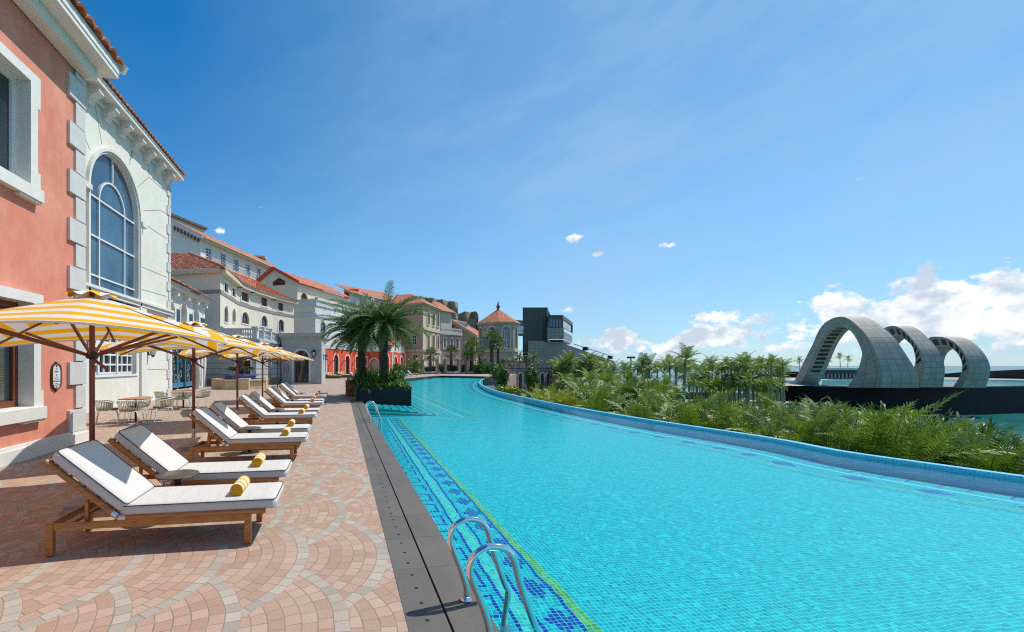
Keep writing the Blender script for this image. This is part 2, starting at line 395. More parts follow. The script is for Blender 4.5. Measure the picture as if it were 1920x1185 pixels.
def water_mat(name, tint, scale, bstr, spec_mul, deep=None, wscale=1.0):
    m = bpy.data.materials.new(name); m.use_nodes = True; n = NT(m.node_tree); m.node_tree.nodes.remove(m.node_tree.nodes['Principled BSDF'])
    out = m.node_tree.nodes['Material Output']
    pos = n.geo(); x, y, z = n.xyz(pos)
    h = n.add(n.mul(n.noise(pos, scale, 3, .55), 1.0), n.mul(n.noise(n.vec(n.mul(x, .8), y, 2.0), scale * .28, 2, .5), 2.2))
    nor = n.bump(h, bstr, .05 * wscale)
    fr = n.new('ShaderNodeFresnel'); fr.inputs[0].default_value = 1.33; n.l.new(nor, fr.inputs['Normal'])
    gl = n.new('ShaderNodeBsdfGlossy'); gl.inputs['Roughness'].default_value = .04; n.l.new(nor, gl.inputs['Normal']); gl.inputs['Color'].default_value = (.9, .95, 1, 1)
    if deep is None:
        tr = n.new('ShaderNodeBsdfTransparent'); n.put(tr.inputs[0], (*tint, 1))
    else:
        tr = n.new('ShaderNodeBsdfDiffuse')
        n.put(tr.inputs[0], deep(n, pos))
    mx = n.new('ShaderNodeMixShader'); n.put(mx.inputs[0], n.mul(fr.outputs[0], spec_mul)); n.l.new(tr.outputs[0], mx.inputs[1]); n.l.new(gl.outputs[0], mx.inputs[2])
    n.l.new(mx.outputs[0], out.inputs['Surface']); return m
M_water = water_mat('pool_water', (.56, .93, .945), 9.0, .09, .42)
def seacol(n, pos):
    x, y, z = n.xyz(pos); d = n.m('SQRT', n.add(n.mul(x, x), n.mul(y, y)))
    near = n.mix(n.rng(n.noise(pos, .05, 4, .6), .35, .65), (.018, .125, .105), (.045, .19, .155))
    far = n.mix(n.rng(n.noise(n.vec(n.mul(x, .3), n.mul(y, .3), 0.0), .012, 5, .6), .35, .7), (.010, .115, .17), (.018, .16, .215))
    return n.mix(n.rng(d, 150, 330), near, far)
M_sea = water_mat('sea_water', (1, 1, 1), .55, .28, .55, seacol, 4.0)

M_dark = mat('dark_wall_tile', (.018, .019, .022), .35, var=.3, scale=1.2)
# terrace sheet
FS = [W(667, 22.6), cw(-.35, 56), cw(5.75, 75.7), cw(12.5, 70)]     # far and left shore of the pool
def tess(mb, outer, z, mi=0, holes=()):
    loops = [[Vector((p[0], p[1], 0)) for p in outer]] + [[Vector((p[0], p[1], 0)) for p in h] for h in holes]
    flat = [q for l in loops for q in l]
    for t in tessellate_polygon(loops):
        a, b_, c = [flat[k] for k in t]
        if (b_ - a).cross(c - a).z < 0: b_, c = c, b_
        mb.face([(a.x, a.y, z), (b_.x, b_.y, z), (c.x, c.y, z)], mi)
XP, XJ, XW, YE = .440, .727, 1.026, 22.0
mb = MB()
terr = [(-90, -12), (XP, -12), (XP, YE), (3.3, YE + .4), (3.3, 26.5), (FS[1].x, FS[1].y), (FS[2].x, FS[2].y), (FS[3].x, FS[3].y), (26.5, 66), (44, 100), (44, 190), (-90, 190)]
tess(mb, terr, 0.0)
# side faces of the terrace towards the pool and garden
for i in range(3, 10):
    a, b_ = terr[i], terr[i + 1]; mb.face([(a[0], a[1], -7), (b_[0], b_[1], -7), (b_[0], b_[1], 0), (a[0], a[1], 0)])
struct(mb, 'terrace_paving', M_pave)
# two rows of dark stone along the pool, with the open joint between them
mb = MB(); mb.box((XP, -12, -.5), (XJ - .008, YE + .4, .004)); mb.box((XJ + .008, -12, -.5), (XW, YE + .4, .008)); mb.box((XJ - .008, -12, -.5), (XJ + .008, YE + .4, -.05), 1)
for a, b_ in ((FS[1], FS[2]), (FS[2], FS[3])):
    t = (b_ - a).normalized(); nn = Vector((t.y, -t.x))
    q = [a - nn * .7, b_ - nn * .7, b_ + nn * .12, a + nn * .12]
    if q[0].y < a.y: q = [a + nn * .7, b_ + nn * .7, b_ - nn * .12, a - nn * .12]
    mb.prism([(p.x, p.y) for p in q], -.6, .02, 1)
struct(mb, 'pool_coping', [M_coping, M_dark])

# infinity edge curve
def catmull(P, n=8):
    P = [P[0] * 2 - P[1]] + P + [P[-1] * 2 - P[-2]]; out = []
    for i in range(1, len(P) - 2):
        for k in range(n):
            t = k / n; a, b_, c, d = P[i - 1:i + 3]
            out.append(.5 * ((2 * b_) + (c - a) * t + (2 * a - 5 * b_ + 4 * c - d) * t * t + (3 * b_ - a - 3 * c + d) * t ** 3))
    return out + [P[-2]]
LIPPX = [(2700, 992), (2300, 938), (1920, 889.5), (1762, 868.5), (1575, 842.5), (1425, 815.5), (1200, 782.5), (1070, 761), (1003, 748), (942, 735), (915, 727), (903, 721), (898, 715.8), (903, 709.5)]
ZL = -.015
lip = catmull([G(a, b_ + (b_ - HY) * .020, ZL).xy for a, b_ in LIPPX], 10)
def offs(P, d):
    out = []
    for i in range(len(P)):
        t = (P[min(len(P) - 1, i + 1)] - P[max(0, i - 1)]).normalized(); out.append(P[i] + Vector((-t.y, t.x)) * d)
    return out
arc = [0]
for i in range(1, len(lip)): arc.append(arc[-1] + (lip[i] - lip[i - 1]).length)
ZW, ZF = -.075, -.33
# which side is inside? left of travel direction (travel is away from the camera, pool to the left)
inn = offs(lip, 1.0); sgn = 1 if (inn[30] - Vector((0, 20))).length < (lip[30] - Vector((0, 20))).length else -1
mb = MB()
L3 = lambda P, z: [Vector((p.x, p.y, z)) for p in P]
o1 = offs(lip, -sgn * .16)
Z = [(L3(offs(lip, -sgn * .18), -6.8), 7), (L3(offs(lip, -sgn * .18), ZL - .02), .20), (L3(o1, ZL), .17), (L3(offs(lip, sgn * 0.0), ZL), 0), (L3(offs(lip, sgn * .012), ZL - .015), -.02), (L3(offs(lip, sgn * .02), ZF - .02), -.5)]
mb.grid([z_[0] for z_ in Z], 0, False, uvs=[[(arc[i], z_[1]) for i in range(len(lip))] for z_ in Z])
struct(mb, 'infinity_edge', M_lip)
mb = MB(); r0, r1 = offs(lip, sgn * .015), offs(lip, sgn * 1.45)
mb.grid([L3(r0, ZF + .0025), L3(r1, ZF + .0025)], 0, False, uvs=[[(a, 0) for a in arc], [(a, 1.44) for a in arc]])
struct(mb, 'pool_border', M_border)
# catch basin ledge outside the edge
mb = MB(); mb.grid([L3(offs(lip, -sgn * .18), -.95), L3(offs(lip, -sgn * 3.2), -.95), L3(offs(lip, -sgn * 3.2), -7)], 0, False)
struct(mb, 'overflow_ledge', mat('overflow_stone', (.10, .125, .14), .4, var=.25, scale=.6))
# floor and water
poly = [(XW - .02, -12), (XW - .02, YE + 5), (3.0, YE + 5), (3.0, 26.5), (FS[1].x - .3, FS[1].y), (FS[2].x, FS[2].y + .3), (FS[3].x + .3, FS[3].y + .3)] + [(p.x, p.y) for p in reversed(offs(lip, -sgn * .02))] 
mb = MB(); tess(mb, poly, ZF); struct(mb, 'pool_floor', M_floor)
mb = MB()
for k in range(7, -1, -1):
    xe, ye, zt_ = 1.60 + .33 * k, 19.7 - .31 * k, -.13 - .026 * k
    mb.box((XW - .01, ye, ZF + .004 - .001 * k), (xe, 30, zt_))
    mb.box((XW - .008, ye - .012, zt_ - .030), (xe + .012, ye + .05, zt_ + .003), 1); mb.box((xe - .028, ye + .05, zt_ - .030), (xe + .012, 29, zt_ + .003), 1)
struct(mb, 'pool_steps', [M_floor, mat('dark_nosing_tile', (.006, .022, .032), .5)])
poly2 = [(XW - .001, -12), (XW - .001, YE + 5)] + poly[2:7] + [(p.x, p.y) for p in reversed(offs(lip, sgn * .008))]
mb = MB(); tess(mb, poly2, ZW); struct(mb, 'pool_water', M_water)
mb = MB(); 
for a, b_ in zip(poly[:6], poly[1:7]): mb.face([(a[0], a[1], ZF), (b_[0], b_[1], ZF), (b_[0], b_[1], -.0), (a[0], a[1], -.0)])
struct(mb, 'pool_wall', mat('pool_wall_tile', (.02, .30, .38), .35, var=.2, scale=4))

# sea and garden ground
ZS = -12.0
mb = MB(); 
for k in range(48):
    a0, a1 = 2 * math.pi * k / 48, 2 * math.pi * (k + 1) / 48
    for r0_, r1_ in ((0, 400), (400, 4000), (4000, 60000)):
        q = [(r0_ * math.cos(a0), r0_ * math.sin(a0), ZS), (r1_ * math.cos(a0), r1_ * math.sin(a0), ZS), (r1_ * math.cos(a1), r1_ * math.sin(a1), ZS), (r0_ * math.cos(a1), r0_ * math.sin(a1), ZS)]
        mb.face(q[1:] if r0_ == 0 else q) if r0_ else mb.face([(0, 0, ZS), q[1], q[2]])
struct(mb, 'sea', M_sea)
def gz(xc, zc):          # garden height in camera-frame coordinates
    sh = 30 + (zc - 5) * .62 if zc < 70 else 70.3 + (zc - 70) * .55
    t = min(1, max(0, (xc - sh) / 7)); t = t * t * (3 - 2 * t)
    return -7 - 7 * t + .25 * math.sin(xc * .35) * math.cos(zc * .3)
def garden_fn(n, b):
    pos = n.geo(); x, y, z = n.xyz(pos)
    g = n.mix(n.rng(n.noise(pos, .35, 5, .6), .35, .7), (.030, .060, .010), (.060, .110, .018))
    far = n.rng(y, 60, 68)
    lawn = n.mix(n.rng(n.noise(pos, .5, 4), .3, .7), (.11, .23, .022), (.17, .31, .035))
    c = n.mix(far, g, lawn)
    c = n.mix(n.rng(z, -7.9, -7.5, 1, 0), c, (.34, .29, .21))
    n.put(b.inputs['Base Color'], c); n.put(b.inputs['Normal'], n.bump(n.noise(pos, 12, 4), .5, .1)); b.inputs['Roughness'].default_value = .95
mb = MB(); rows = []
for j in range(56):
    zc = -4 + j * 2.8; rows.append([Vector((*cw(4 + i * 2.4, zc), gz(4 + i * 2.4, zc))) for i in range(54)])
mb.grid(rows); struct(mb, 'garden_ground', mat('garden', fn=garden_fn))
mb = MB(); mb.prism([tuple(W(1385, 103)), tuple(W(1475, 98)), tuple(W(1500, 94)), tuple(W(1512, 94.5)), tuple(W(1478, 101)), tuple(W(1385, 107))], -8, -6.7)
struct(mb, 'shore_path', mat('concrete_path', (.42, .38, .31), .85, var=.15))
# ================================================================ furniture on the terrace
def wood_fn(c1, c2):
    def fn(n, b):
        x, y, z = n.xyz(n.obj())
        g = n.noise(n.vec(n.mul(x, 2.2), n.mul(y, 16), n.mul(z, 16)), 3.0, 5, .6)
        n.put(b.inputs['Base Color'], n.ramp(g, [(.28, c1), (.72, c2)])); b.inputs['Roughness'].default_value = .42
        n.put(b.inputs['Normal'], n.bump(g, .15, .002))
    return fn
M_teak = mat('teak', fn=wood_fn((.25, .085, .018), (.50, .22, .055)))
def wood_fnz(c1, c2):
    def fn(n, b):
        x, y, z = n.xyz(n.obj())
        g = n.noise(n.vec(n.mul(x, 18), n.mul(y, 18), n.mul(z, 1.5)), 3.0, 5, .6)
        n.put(b.inputs['Base Color'], n.ramp(g, [(.28, c1), (.72, c2)])); b.inputs['Roughness'].default_value = .4
    return fn
M_pole = mat('mahogany', fn=wood_fnz((.13, .030, .012), (.24, .062, .022)))
M_boxwood = mat('cabinet_wood', fn=wood_fnz((.20, .065, .02), (.36, .14, .045)))
def cush_fn(n, b):
    pos = n.obj(); wv = n.noise(pos, 500, 2); cr = n.noise(pos, 7, 4, .6)
    x, y, z = n.xyz(pos)
    wr = n.noise(n.vec(n.mul(x, 5.0), n.mul(y, 1.3), z), 3.5, 4, .6)
    n.put(b.inputs['Base Color'], n.ramp(wv, [(.3, (.52, .50, .47)), (.7, (.60, .58, .55))])); b.inputs['Roughness'].default_value = .95
    n.put(b.inputs['Normal'], n.bump(n.add(n.add(n.mul(wv, .04), n.mul(cr, 1.0)), n.mul(wr, .9)), .55, .022))
M_cush = mat('cushion_fabric', fn=cush_fn)
M_pipe = mat('brown_piping', (.06, .035, .028), .8)
M_steel = mat('brushed_steel', (.62, .62, .63), .3, 1.0)
M_chrome = mat('polished_steel', (.80, .80, .82), .07, 1.0)
M_black = mat('black_metal', (.015, .015, .016), .45)
def towel_fn(n, b):
    x, y, z = n.xyz(n.obj())
    s = n.m('FRACT', n.m('DIVIDE', n.add(y, .005), .118)); k = n.m('GREATER_THAN', s, .5)
    f = n.noise(n.obj(), 260, 3)
    c = n.mix(k, (.78, .40, .012), (.80, .77, .70)); c = n.mix(n.rng(f, .35, .7, 0, .35), c, (.45, .22, .01))
    # the rolled end is all yellow with a darker spiral
    r = n.m('SQRT', n.add(n.mul(x, x), n.mul(z, z))); a = n.m('ARCTAN2', z, x)
    sp = n.m('FRACT', n.add(n.m('DIVIDE', r, .0155), n.m('DIVIDE', a, 6.2832)))
    e = n.m('GREATER_THAN', n.m('ABSOLUTE', y), .166)
    c = n.mix(e, c, n.mix(n.m('LESS_THAN', sp, .28), (.74, .36, .012), (.25, .10, .005)))
    n.put(b.inputs['Base Color'], c); b.inputs['Roughness'].default_value = 1
    n.put(b.inputs['Normal'], n.bump(f, .6, .006))
M_towel = mat('striped_terry', fn=towel_fn)

LL, LW = 1.75, .66             # leg to leg, width
def rbox(mb, a, b_, M=None, mi=0): mb.box(a, b_, mi, M)
def cushion_mesh(L, wd, th):
    """soft slab 0..L x -wd/2..wd/2 x 0..th with rounded edges and a slightly domed top"""
    mb = MB(); nx, ny = 24, 12; e = .022
    def pt(i, j, top):
        u, v = i / nx, j / ny
        x, y = u * L, (v - .5) * wd
        d = min(x, L - x, y + wd / 2, wd / 2 - y)
        k = min(1, d / .07); dome = .012 * (1 - (1 - k) ** 2)
        # rounded corners
        rc = .045
        for cx, sx in ((rc, -1), (L - rc, 1)):
            for cy, sy in ((-wd / 2 + rc, -1), (wd / 2 - rc, 1)):
                if (x - cx) * sx > 0 and (y - cy) * sy > 0:
                    dx, dy = x - cx, y - cy; m = max(abs(dx), abs(dy)); l = math.hypot(dx, dy)
                    if l > 0: x, y = cx + dx * m / l, cy + dy * m / l
        return Vector((x, y, (th + dome) if top else 0))
    top = [[pt(i, j, True) for j in range(ny + 1)] for i in range(nx + 1)]
    mb.grid(top)
    ring = [top[i][0] for i in range(nx + 1)] + [top[nx][j] for j in range(1, ny + 1)] + [top[i][ny] for i in range(nx - 1, -1, -1)] + [top[0][j] for j in range(ny - 1, 0, -1)]
    cx, cy = L / 2, 0
    def ins(p, k, z): 
        q = Vector((p.x, p.y, 0)); c = Vector((cx, cy, 0)); dv = (c - q).normalized() * k; return Vector((p.x + dv.x, p.y + dv.y, z))
    r1 = [ins(p, -.008, th * .5) for p in ring]; r2 = [ins(p, 0, .004) for p in ring]
    mb.grid([ring, r1, r2][::-1], closed=True)
    mb.face([ins(p, .004, 0) for p in ring][::-1])
    return mb, ring
def make_lounger():
    t = thing('sun_lounger', 'x', 'sun lounger')
    f = MB()
    for s in (-1, 1):
        y = s * (LW / 2 - .02)
        f.box((-.03, y - .016, .235), (1.72, y + .016, .30))            # lower side rail
        f.tube([(.56, y + s * .004, .325), (1.90, y + s * .004, .325)], .028, 10)   # rounded upper rail
        f.box((.56, y - .016, .295), (1.86, y + .016, .315))
    f.box((-.035, -LW / 2 + .03, .235), (-.003, LW / 2 - .03, .30)); f.box((1.84, -LW / 2 + .03, .27), (1.87, LW / 2 - .03, .34)); f.box((.52, -LW / 2 + .03, .25), (.56, LW / 2 - .03, .30))
    f.box((.50, -.10, .205), (1.0, -.06, .235)); f.box((.50, .06, .205), (1.0, .10, .235))
    f.build('frame', M_teak, t, bevel=.004)
    sl_ = MB()
    for k in range(9): sl_.box((.64 + k * .137, -LW / 2 + .035, .318), (.64 + k * .137 + .07, LW / 2 - .035, .336))
    sl_.build('slats', M_teak, t)
    for x0, y0 in ((0, -1), (0, 1), (1, -1), (1, 1)):
        x = -.035 if x0 == 0 else 1.70; y = y0 * (LW / 2 - .022)
        l = MB(); l.box((x, y - .024, .012), (x + .062, y + .024, .305 if x0 == 0 else .30)); l.box((x + .006, y - .018, 0), (x + .056, y + .018, .013), 1)
        l.build('leg', [M_teak, M_black], t, bevel=.004)
    a = R(41.5); hx, hz = .555, .345
    MB_ = Matrix.Translation((hx, 0, hz)) @ Matrix.Rotation(a, 4, 'Y') @ Matrix.Diagonal((-1, 1, 1, 1))   # local x runs up the back
    bk = MB()
    for s in (-1, 1):
        y = s * (LW / 2 - .018)
        p0, p1 = MB_ @ Vector((0, y, 0)), MB_ @ Vector((.80, y, 0)); bk.tube([p0, p1], .029, 10)
    for k in range(5): bk.bar(MB_ @ Vector((.1 + k * .155, -LW / 2 + .03, 0)), MB_ @ Vector((.1 + k * .155, LW / 2 - .03, 0)), .05, .016)
    bk.bar(MB_ @ Vector((.78, -LW / 2 + .03, 0)), MB_ @ Vector((.78, LW / 2 - .03, 0)), .04, .03)
    bk.build('back_frame', M_teak, t)
    for s in (-1, 1):
        y = s * (LW / 2 - .085); st = MB(); st.bar(MB_ @ Vector((.36, y, -.02)), (.27, y, .27), .03, .03); st.bar((.27, y, .26), (.60, y, .262), .028, .022)
        if s > 0: st.bar((.14, -y, .275), (.14, y, .275), .03, .03)
        st.build('back_support', M_teak, t)
    for s in (-1, 1):
        y = s * (LW / 2 - .018); h = MB(); h.tube([(hx - .035, y, hz + .03), (hx + .005, y, hz - .005)], .031, 10); h.tube([(hx + .02, y, .325), (hx + .085, y, .325)], .031, 10); h.tube([(hx - .01, y + s * .01, hz), (hx + .03, y + s * .01, .322)], .014, 8)
        h.build('hinge', M_steel, t)
    cm, ring = cushion_mesh(1.42, LW - .02, .085)
    c1 = cm.build('seat_cushion', M_cush, t, weld=True); c1.location = (.575, 0, .345)
    pp = MB(); pp.tube([p + Vector((0, 0, .001)) for p in ring] + [ring[0]], .0052, 5, cap=False); pp.build('piping', M_pipe, c1)
    cm, ring = cushion_mesh(.80, LW - .02, .085)
    c2 = cm.build('back_cushion', M_cush, t, weld=True)
    c2.matrix_local = Matrix.Translation((hx + .035, 0, hz + .03)) @ Matrix.Rotation(a, 4, 'Y') @ Matrix.Rotation(math.pi, 4, 'Z')
    pp = MB(); pp.tube([p + Vector((0, 0, .001)) for p in ring] + [ring[0]], .0052, 5, cap=False); pp.build('piping', M_pipe, c2)
    return t
ORD = ['nearest', 'second', 'third', 'fourth', 'fifth', 'sixth', 'seventh', 'eighth', 'ninth', 'farthest']
lg = make_lounger()
LY = [4.36, 5.54, 8.08, 9.27, 11.82, 13.02, 15.62, 16.85, 19.35, 20.6]
def towel_bm():
    mb = MB(); mb.lathe([(.058, -.175), (.062, -.168), (.064, -.1), (.0645, 0), (.064, .1), (.062, .168), (.058, .175)], 24)
    mb.face([Vector((.058 * math.cos(2 * math.pi * k / 24), .058 * math.sin(2 * math.pi * k / 24), -.175)) for k in range(24)][::-1])
    mb.v = [(p[0], p[2], p[1]) for p in mb.v]
    mb.tube([(.05, -.172, .035), (.066, -.165, -.01), (.05, -.17, -.045)], .006, 5)
    return mb
tw = towel_bm().build('rolled_towel', M_towel)
LG0 = -.90 - 1.76
LOUNGER_LABELS = []
for i, yy in enumerate(LY):
    o = lg if i == 0 else copy_tree(lg)
    yc = yy + LW / 2; jx = random.Random(i).uniform(-.03, .03)
    o.location = (LG0 + jx, yc, 0); o.rotation_euler = (0, 0, R(random.Random(i + 5).uniform(-.9, .9)))
    o['label'] = 'teak sun lounger with white cushion, %s in the row counting from the camera' % ('nearest' if i == 0 else 'farthest' if i == 9 else ORD[i])
    o['group'] = 'sun loungers in a row along the pool'
    q = tw if i == 0 else tw.copy()
    if i: C.objects.link(q)
    q.location = (LG0 + 1.60 + jx, yc + (-.02 if i % 2 == 0 else .04), .345 + .085 + .012 + .060); q.rotation_euler = (0, R(random.Random(i).uniform(-60, 60)), R(random.Random(i + 9).uniform(-6, 6)))
    tag(q, 'rolled yellow and white striped towel on the %s lounger of the row' % ORD[i], 'towel', 'rolled towels on the loungers')

# side tables between the loungers of each pair
M_tab = mat('bronze_table_top', (.105, .085, .072), .36, .25, var=.15, scale=3)
tb = thing('side_table', 'x', 'side table')
m = MB(); m.lathe([(.001, .488), (.222, .488), (.227, .491), (.227, .497), (.222, .500), (.001, .500)], 48); m.build('table_top', M_tab, tb)
m = MB(); m.box((-.028, -.028, .02), (.028, .028, .488)); m.box((-.034, -.034, .42), (.034, .034, .487)); m.build('stem', M_black, tb)
m = MB(); m.lathe([(.001, 0), (.19, 0), (.19, .008), (.16, .014), (.001, .016)], 32); m.build('base', M_black, tb)
for i in range(5):
    o = tb if i == 0 else copy_tree(tb)
    o.location = (-1.87 if i == 0 else -1.83, LY[2 * i] + LW + .27, 0)
    tag(o, 'round dark metal side table between the %s pair of loungers' % ['nearest', 'second nearest', 'third nearest', 'fourth nearest', 'farthest'][i], 'side table', 'round side tables between loungers')

# parasols
def canopy_fn(n, b):
    t = n.xyz(n.uv())[0]
    k = n.m('MODULO', n.m('FLOOR', n.mul(t, 9.0)), 2.0)
    c = n.mix(k, (.90, .46, .002), (.80, .78, .74))
    c = n.mix(n.m('GREATER_THAN', t, .985), c, (.82, .78, .70))
    f = n.noise(n.obj(), 300, 2); c = n.mix(n.rng(f, .3, .8, 0, .12), c, (.5, .35, .1))
    n.put(b.inputs['Base Color'], c); b.inputs['Roughness'].default_value = .9
    n.put(b.inputs['Normal'], n.bump(n.add(n.noise(n.obj(), 5, 4), n.mul(n.noise(n.obj(), 16, 3), .3)), .35, .03))
    tr = n.new('ShaderNodeBsdfTranslucent'); n.put(tr.inputs[0], c)
    mx = n.new('ShaderNodeMixShader'); mx.inputs[0].default_value = .30
    n.l.new(b.outputs[0], mx.inputs[1]); n.l.new(tr.outputs[0], mx.inputs[2])
    n.l.new(mx.outputs[0], n.n['Material Output'].inputs['Surface'])
M_canopy = mat('striped_canvas', fn=canopy_fn)
def capm_fn(n, b):
    x, y, z = n.xyz(n.obj()); k = n.m('MODULO', n.m('FLOOR', n.m('DIVIDE', n.add(n.add(x, n.mul(y, .2)), 2.0), .13)), 2.0)
    n.put(b.inputs['Base Color'], n.mix(k, (.80, .78, .76), (.80, .44, .008))); b.inputs['Roughness'].default_value = .9
M_cap = mat('striped_vent_canvas', fn=capm_fn)
UA, ZT, ZE = 1.50, 2.65, 2.125
def canr(th, t):
    r = UA / max(abs(math.cos(th)), abs(math.sin(th))); return r * t * (1 - .022 * t * t * math.sin(4 * th) ** 2)
def canp(th, t, dz=0.0):
    r = canr(th, t); sag = math.sin(4 * th) ** 2
    return Vector((r * math.cos(th), r * math.sin(th), ZT - .350 * r + .022 * r * r - .034 * sag * t * (1.3 - t) + dz))
def make_parasol():
    t = thing('parasol', 'x', 'parasol')
    m = MB(); NT_, NR = 96, 14
    rows = [[canp(2 * math.pi * k / NT_, .09 + .91 * j / NR) for k in range(NT_)] for j in range(NR + 1)]
    uvs = [[((.09 + .91 * j / NR), k / NT_) for k in range(NT_)] for j in range(NR + 1)]
    m.grid(rows, closed=True, uvs=uvs)
    hem = [[canp(2 * math.pi * k / NT_, 1.0), ] for k in range(NT_)]
    m.grid([[canp(2 * math.pi * k / NT_, 1.0) for k in range(NT_)], [canp(2 * math.pi * k / NT_, 1.0, -.022) for k in range(NT_)]], closed=True, uvs=[[(1, 0)] * NT_] * 2)
    cn = m.build('canopy', M_canopy, t)
    v = MB(); N = 48; rows = []
    for j in range(6):
        s = j / 5; row = []
        for k in range(N):
            th = 2 * math.pi * k / N; r = .26 / max(abs(math.cos(th)), abs(math.sin(th))) * (.9 + .1 * math.cos(4 * th)) * s
            row.append(Vector((r * math.cos(th), r * math.sin(th), ZT + .055 - .075 * s + .022 * math.sin(8 * th + .6) * s * s * s)))
        rows.append(row)
    v.grid(rows, closed=True); v.build('vent_cap', M_cap, cn)
    p = MB(); p.tube([(0, 0, 0.02), (0, 0, ZT + .03)], .031, 16); p.build('pole', M_pole, t)
    h = MB(); h.lathe([(.001, 1.835), (.055, 1.84), (.07, 1.86), (.07, 1.905), (.05, 1.925), (.03, 1.93)], 16); h.build('hub', M_black, t)
    for k in range(8):
        th = math.pi / 4 * k; rb = MB()
        a, b_ = canp(th, .06, -.028), canp(th, .985, -.022); rb.bar(a, b_, .026, .024); r = rb.build('rib', M_pole, t)
        s_ = MB(); s_.bar((.06 * math.cos(th), .06 * math.sin(th), 1.885), canp(th, .60 if k % 2 else .72, -.045), .024, .030); s_.build('strut', M_pole, r)
    ha = MB(); ha.bar((.02, -.02, 1.83), (.19, -.12, 1.70), .022, .030); ha.build('crank_handle', M_pole, t)
    b = MB(); b.box((-.26, -.26, 0), (.26, .26, .045)); b.box((-.24, -.24, .045), (.24, .24, .085)); b.build('base_slab', mat('parasol_base_stone', (.34, .32, .29), .85, var=.15, bump=.3), t, bevel=.01)
    c = MB(); c.tube([(0, 0, .085), (0, 0, .42)], .040, 16); c.tube([(.03, 0, .13), (.075, 0, .13)], .011, 8); c.tube([(-.075, 0, .36), (.03, 0, .36)], .011, 8); c.build('pole_sleeve', M_steel, t)
    return t
um = make_parasol()
UP = [(-3.1, 5.92), (-3.1, 9.66), (-3.12, 13.6), (-3.12, 17.8), (-3.15, 22.0)]
for i, (x, y) in enumerate(UP):
    o = um if i == 0 else copy_tree(um)
    o.location = (x, y, 0); o.rotation_euler = (0, 0, R(17 + (0, 1.5, -2, 2, -1)[i]))
    tag(o, 'yellow and white striped square parasol on a brown pole, %s in the row' % ['nearest', 'second nearest', 'middle one', 'fourth', 'farthest'][i], 'parasol', 'striped parasols behind the loungers')

# rope chairs and square cafe tables
M_white = mat('white_powdercoat', (.74, .73, .70), .4)
def rope_fn(n, b):
    x, y, z = n.xyz(n.obj())
    f = n.noise(n.vec(n.mul(x, 1.0), y, n.mul(z, 8.0)), 30, 3)
    n.put(b.inputs['Base Color'], n.ramp(f, [(.35, (.17, .19, .085)), (.62, (.48, .49, .36))])); b.inputs['Roughness'].default_value = .9
M_rope = mat('olive_rope', fn=rope_fn)
M_tbl = mat('orange_wood_top', fn=wood_fn((.36, .13, .035), (.52, .22, .07)))
def make_chair():
    t = thing('rope_chair', 'x', 'chair')
    s = MB(); s.lathe([(.001, .40), (.24, .40), (.265, .415), (.265, .45), (.24, .465), (.001, .47)], 28); s.build('seat', mat('chair_seat', (.20, .19, .14), .9, var=.2), t)
    A = [R(-112 + 224 * k / 28) for k in range(29)]
    def pr(a, z):       # shell widens upward, back at -x
        u = (z - .40) / .32; r = .27 + .075 * u; k = .90 + .10 * math.cos(a)
        return Vector((-r * math.cos(a) * 1.0 + .0, r * math.sin(a) * 1.08, z))
    hz = lambda a: .72 - .07 * (abs(a) / R(112)) ** 3
    b = MB(); b.tube([pr(a, hz(a)) for a in A], .013, 8); b.tube([pr(a, .41) for a in A], .010, 6); b.build('back_rail', M_white, t)
    rp = MB()
    for i, a in enumerate(A):
        for d_ in (-.035, .035):
            p0, p1 = pr(a + d_, .405), pr(a - d_ * .6, hz(a) + .004); mid = (p0 + p1) / 2 + Vector((0, 0, 0)); n_ = Vector((p0.y - p1.y, 0, 0))
            tdir = Vector((math.sin(a), math.cos(a), 0)) * .010
            rp.face([p0 - tdir, p0 + tdir, p1 + tdir, p1 - tdir])
    rp.build('rope_backrest', M_rope, t)
    for sx, sy in ((-1, -1), (-1, 1), (1, -1), (1, 1)):
        l = MB(); l.tube([(sx * .20, sy * .20, .41), (sx * .235, sy * .235, .34), (sx * .29, sy * .265, .0)], .012, 8); l.build('leg', M_white, t)
    return t
def make_cafe():
    t = thing('cafe_table', 'x', 'table')
    m = MB(); m.box((-.38, -.38, .715), (.38, .38, .74)); m.build('table_top', M_tbl, t, bevel=.004)
    m = MB(); m.box((-.03, -.03, .02), (.03, .03, .715)); m.box((-.15, -.15, .70), (.15, .15, .714)); m.build('column', M_black, t)
    m = MB(); m.box((-.24, -.24, 0), (.24, .24, .014)); m.build('base_plate', M_black, t); return t
ch = make_chair(); ct = make_cafe(); first = True
for k, (tx, ty, nm) in enumerate(((-6.35, 14.5, 'near'), (-6.5, 19.0, 'far'))):
    o = ct if k == 0 else copy_tree(ct)
    o.location = (tx, ty, 0); o.rotation_euler = (0, 0, R(8)); tag(o, ('square wooden cafe table beside the pale wall, the nearer of two' if k == 0 else 'square wooden cafe table beside the blue door, the farther of two'), 'table', 'cafe tables by the pale building')
    for j, (a, wd) in enumerate(((200, 'left front'), (290, 'right front'), (20, 'right rear'), (110, 'left rear'))):
        c = ch if first else copy_tree(ch); first = False
        an = R(a + (4, -6, 5, -3)[j]); r = .72
        c.location = (tx + r * math.cos(an), ty + r * math.sin(an), 0); c.rotation_euler = (0, 0, an + R((180, 172, 190, 180)[j]))
        tag(c, 'white chair with olive rope back, %s seat of the %s cafe table' % (wd, 'nearer' if k == 0 else 'farther'), 'chair', 'rope chairs round the cafe tables')

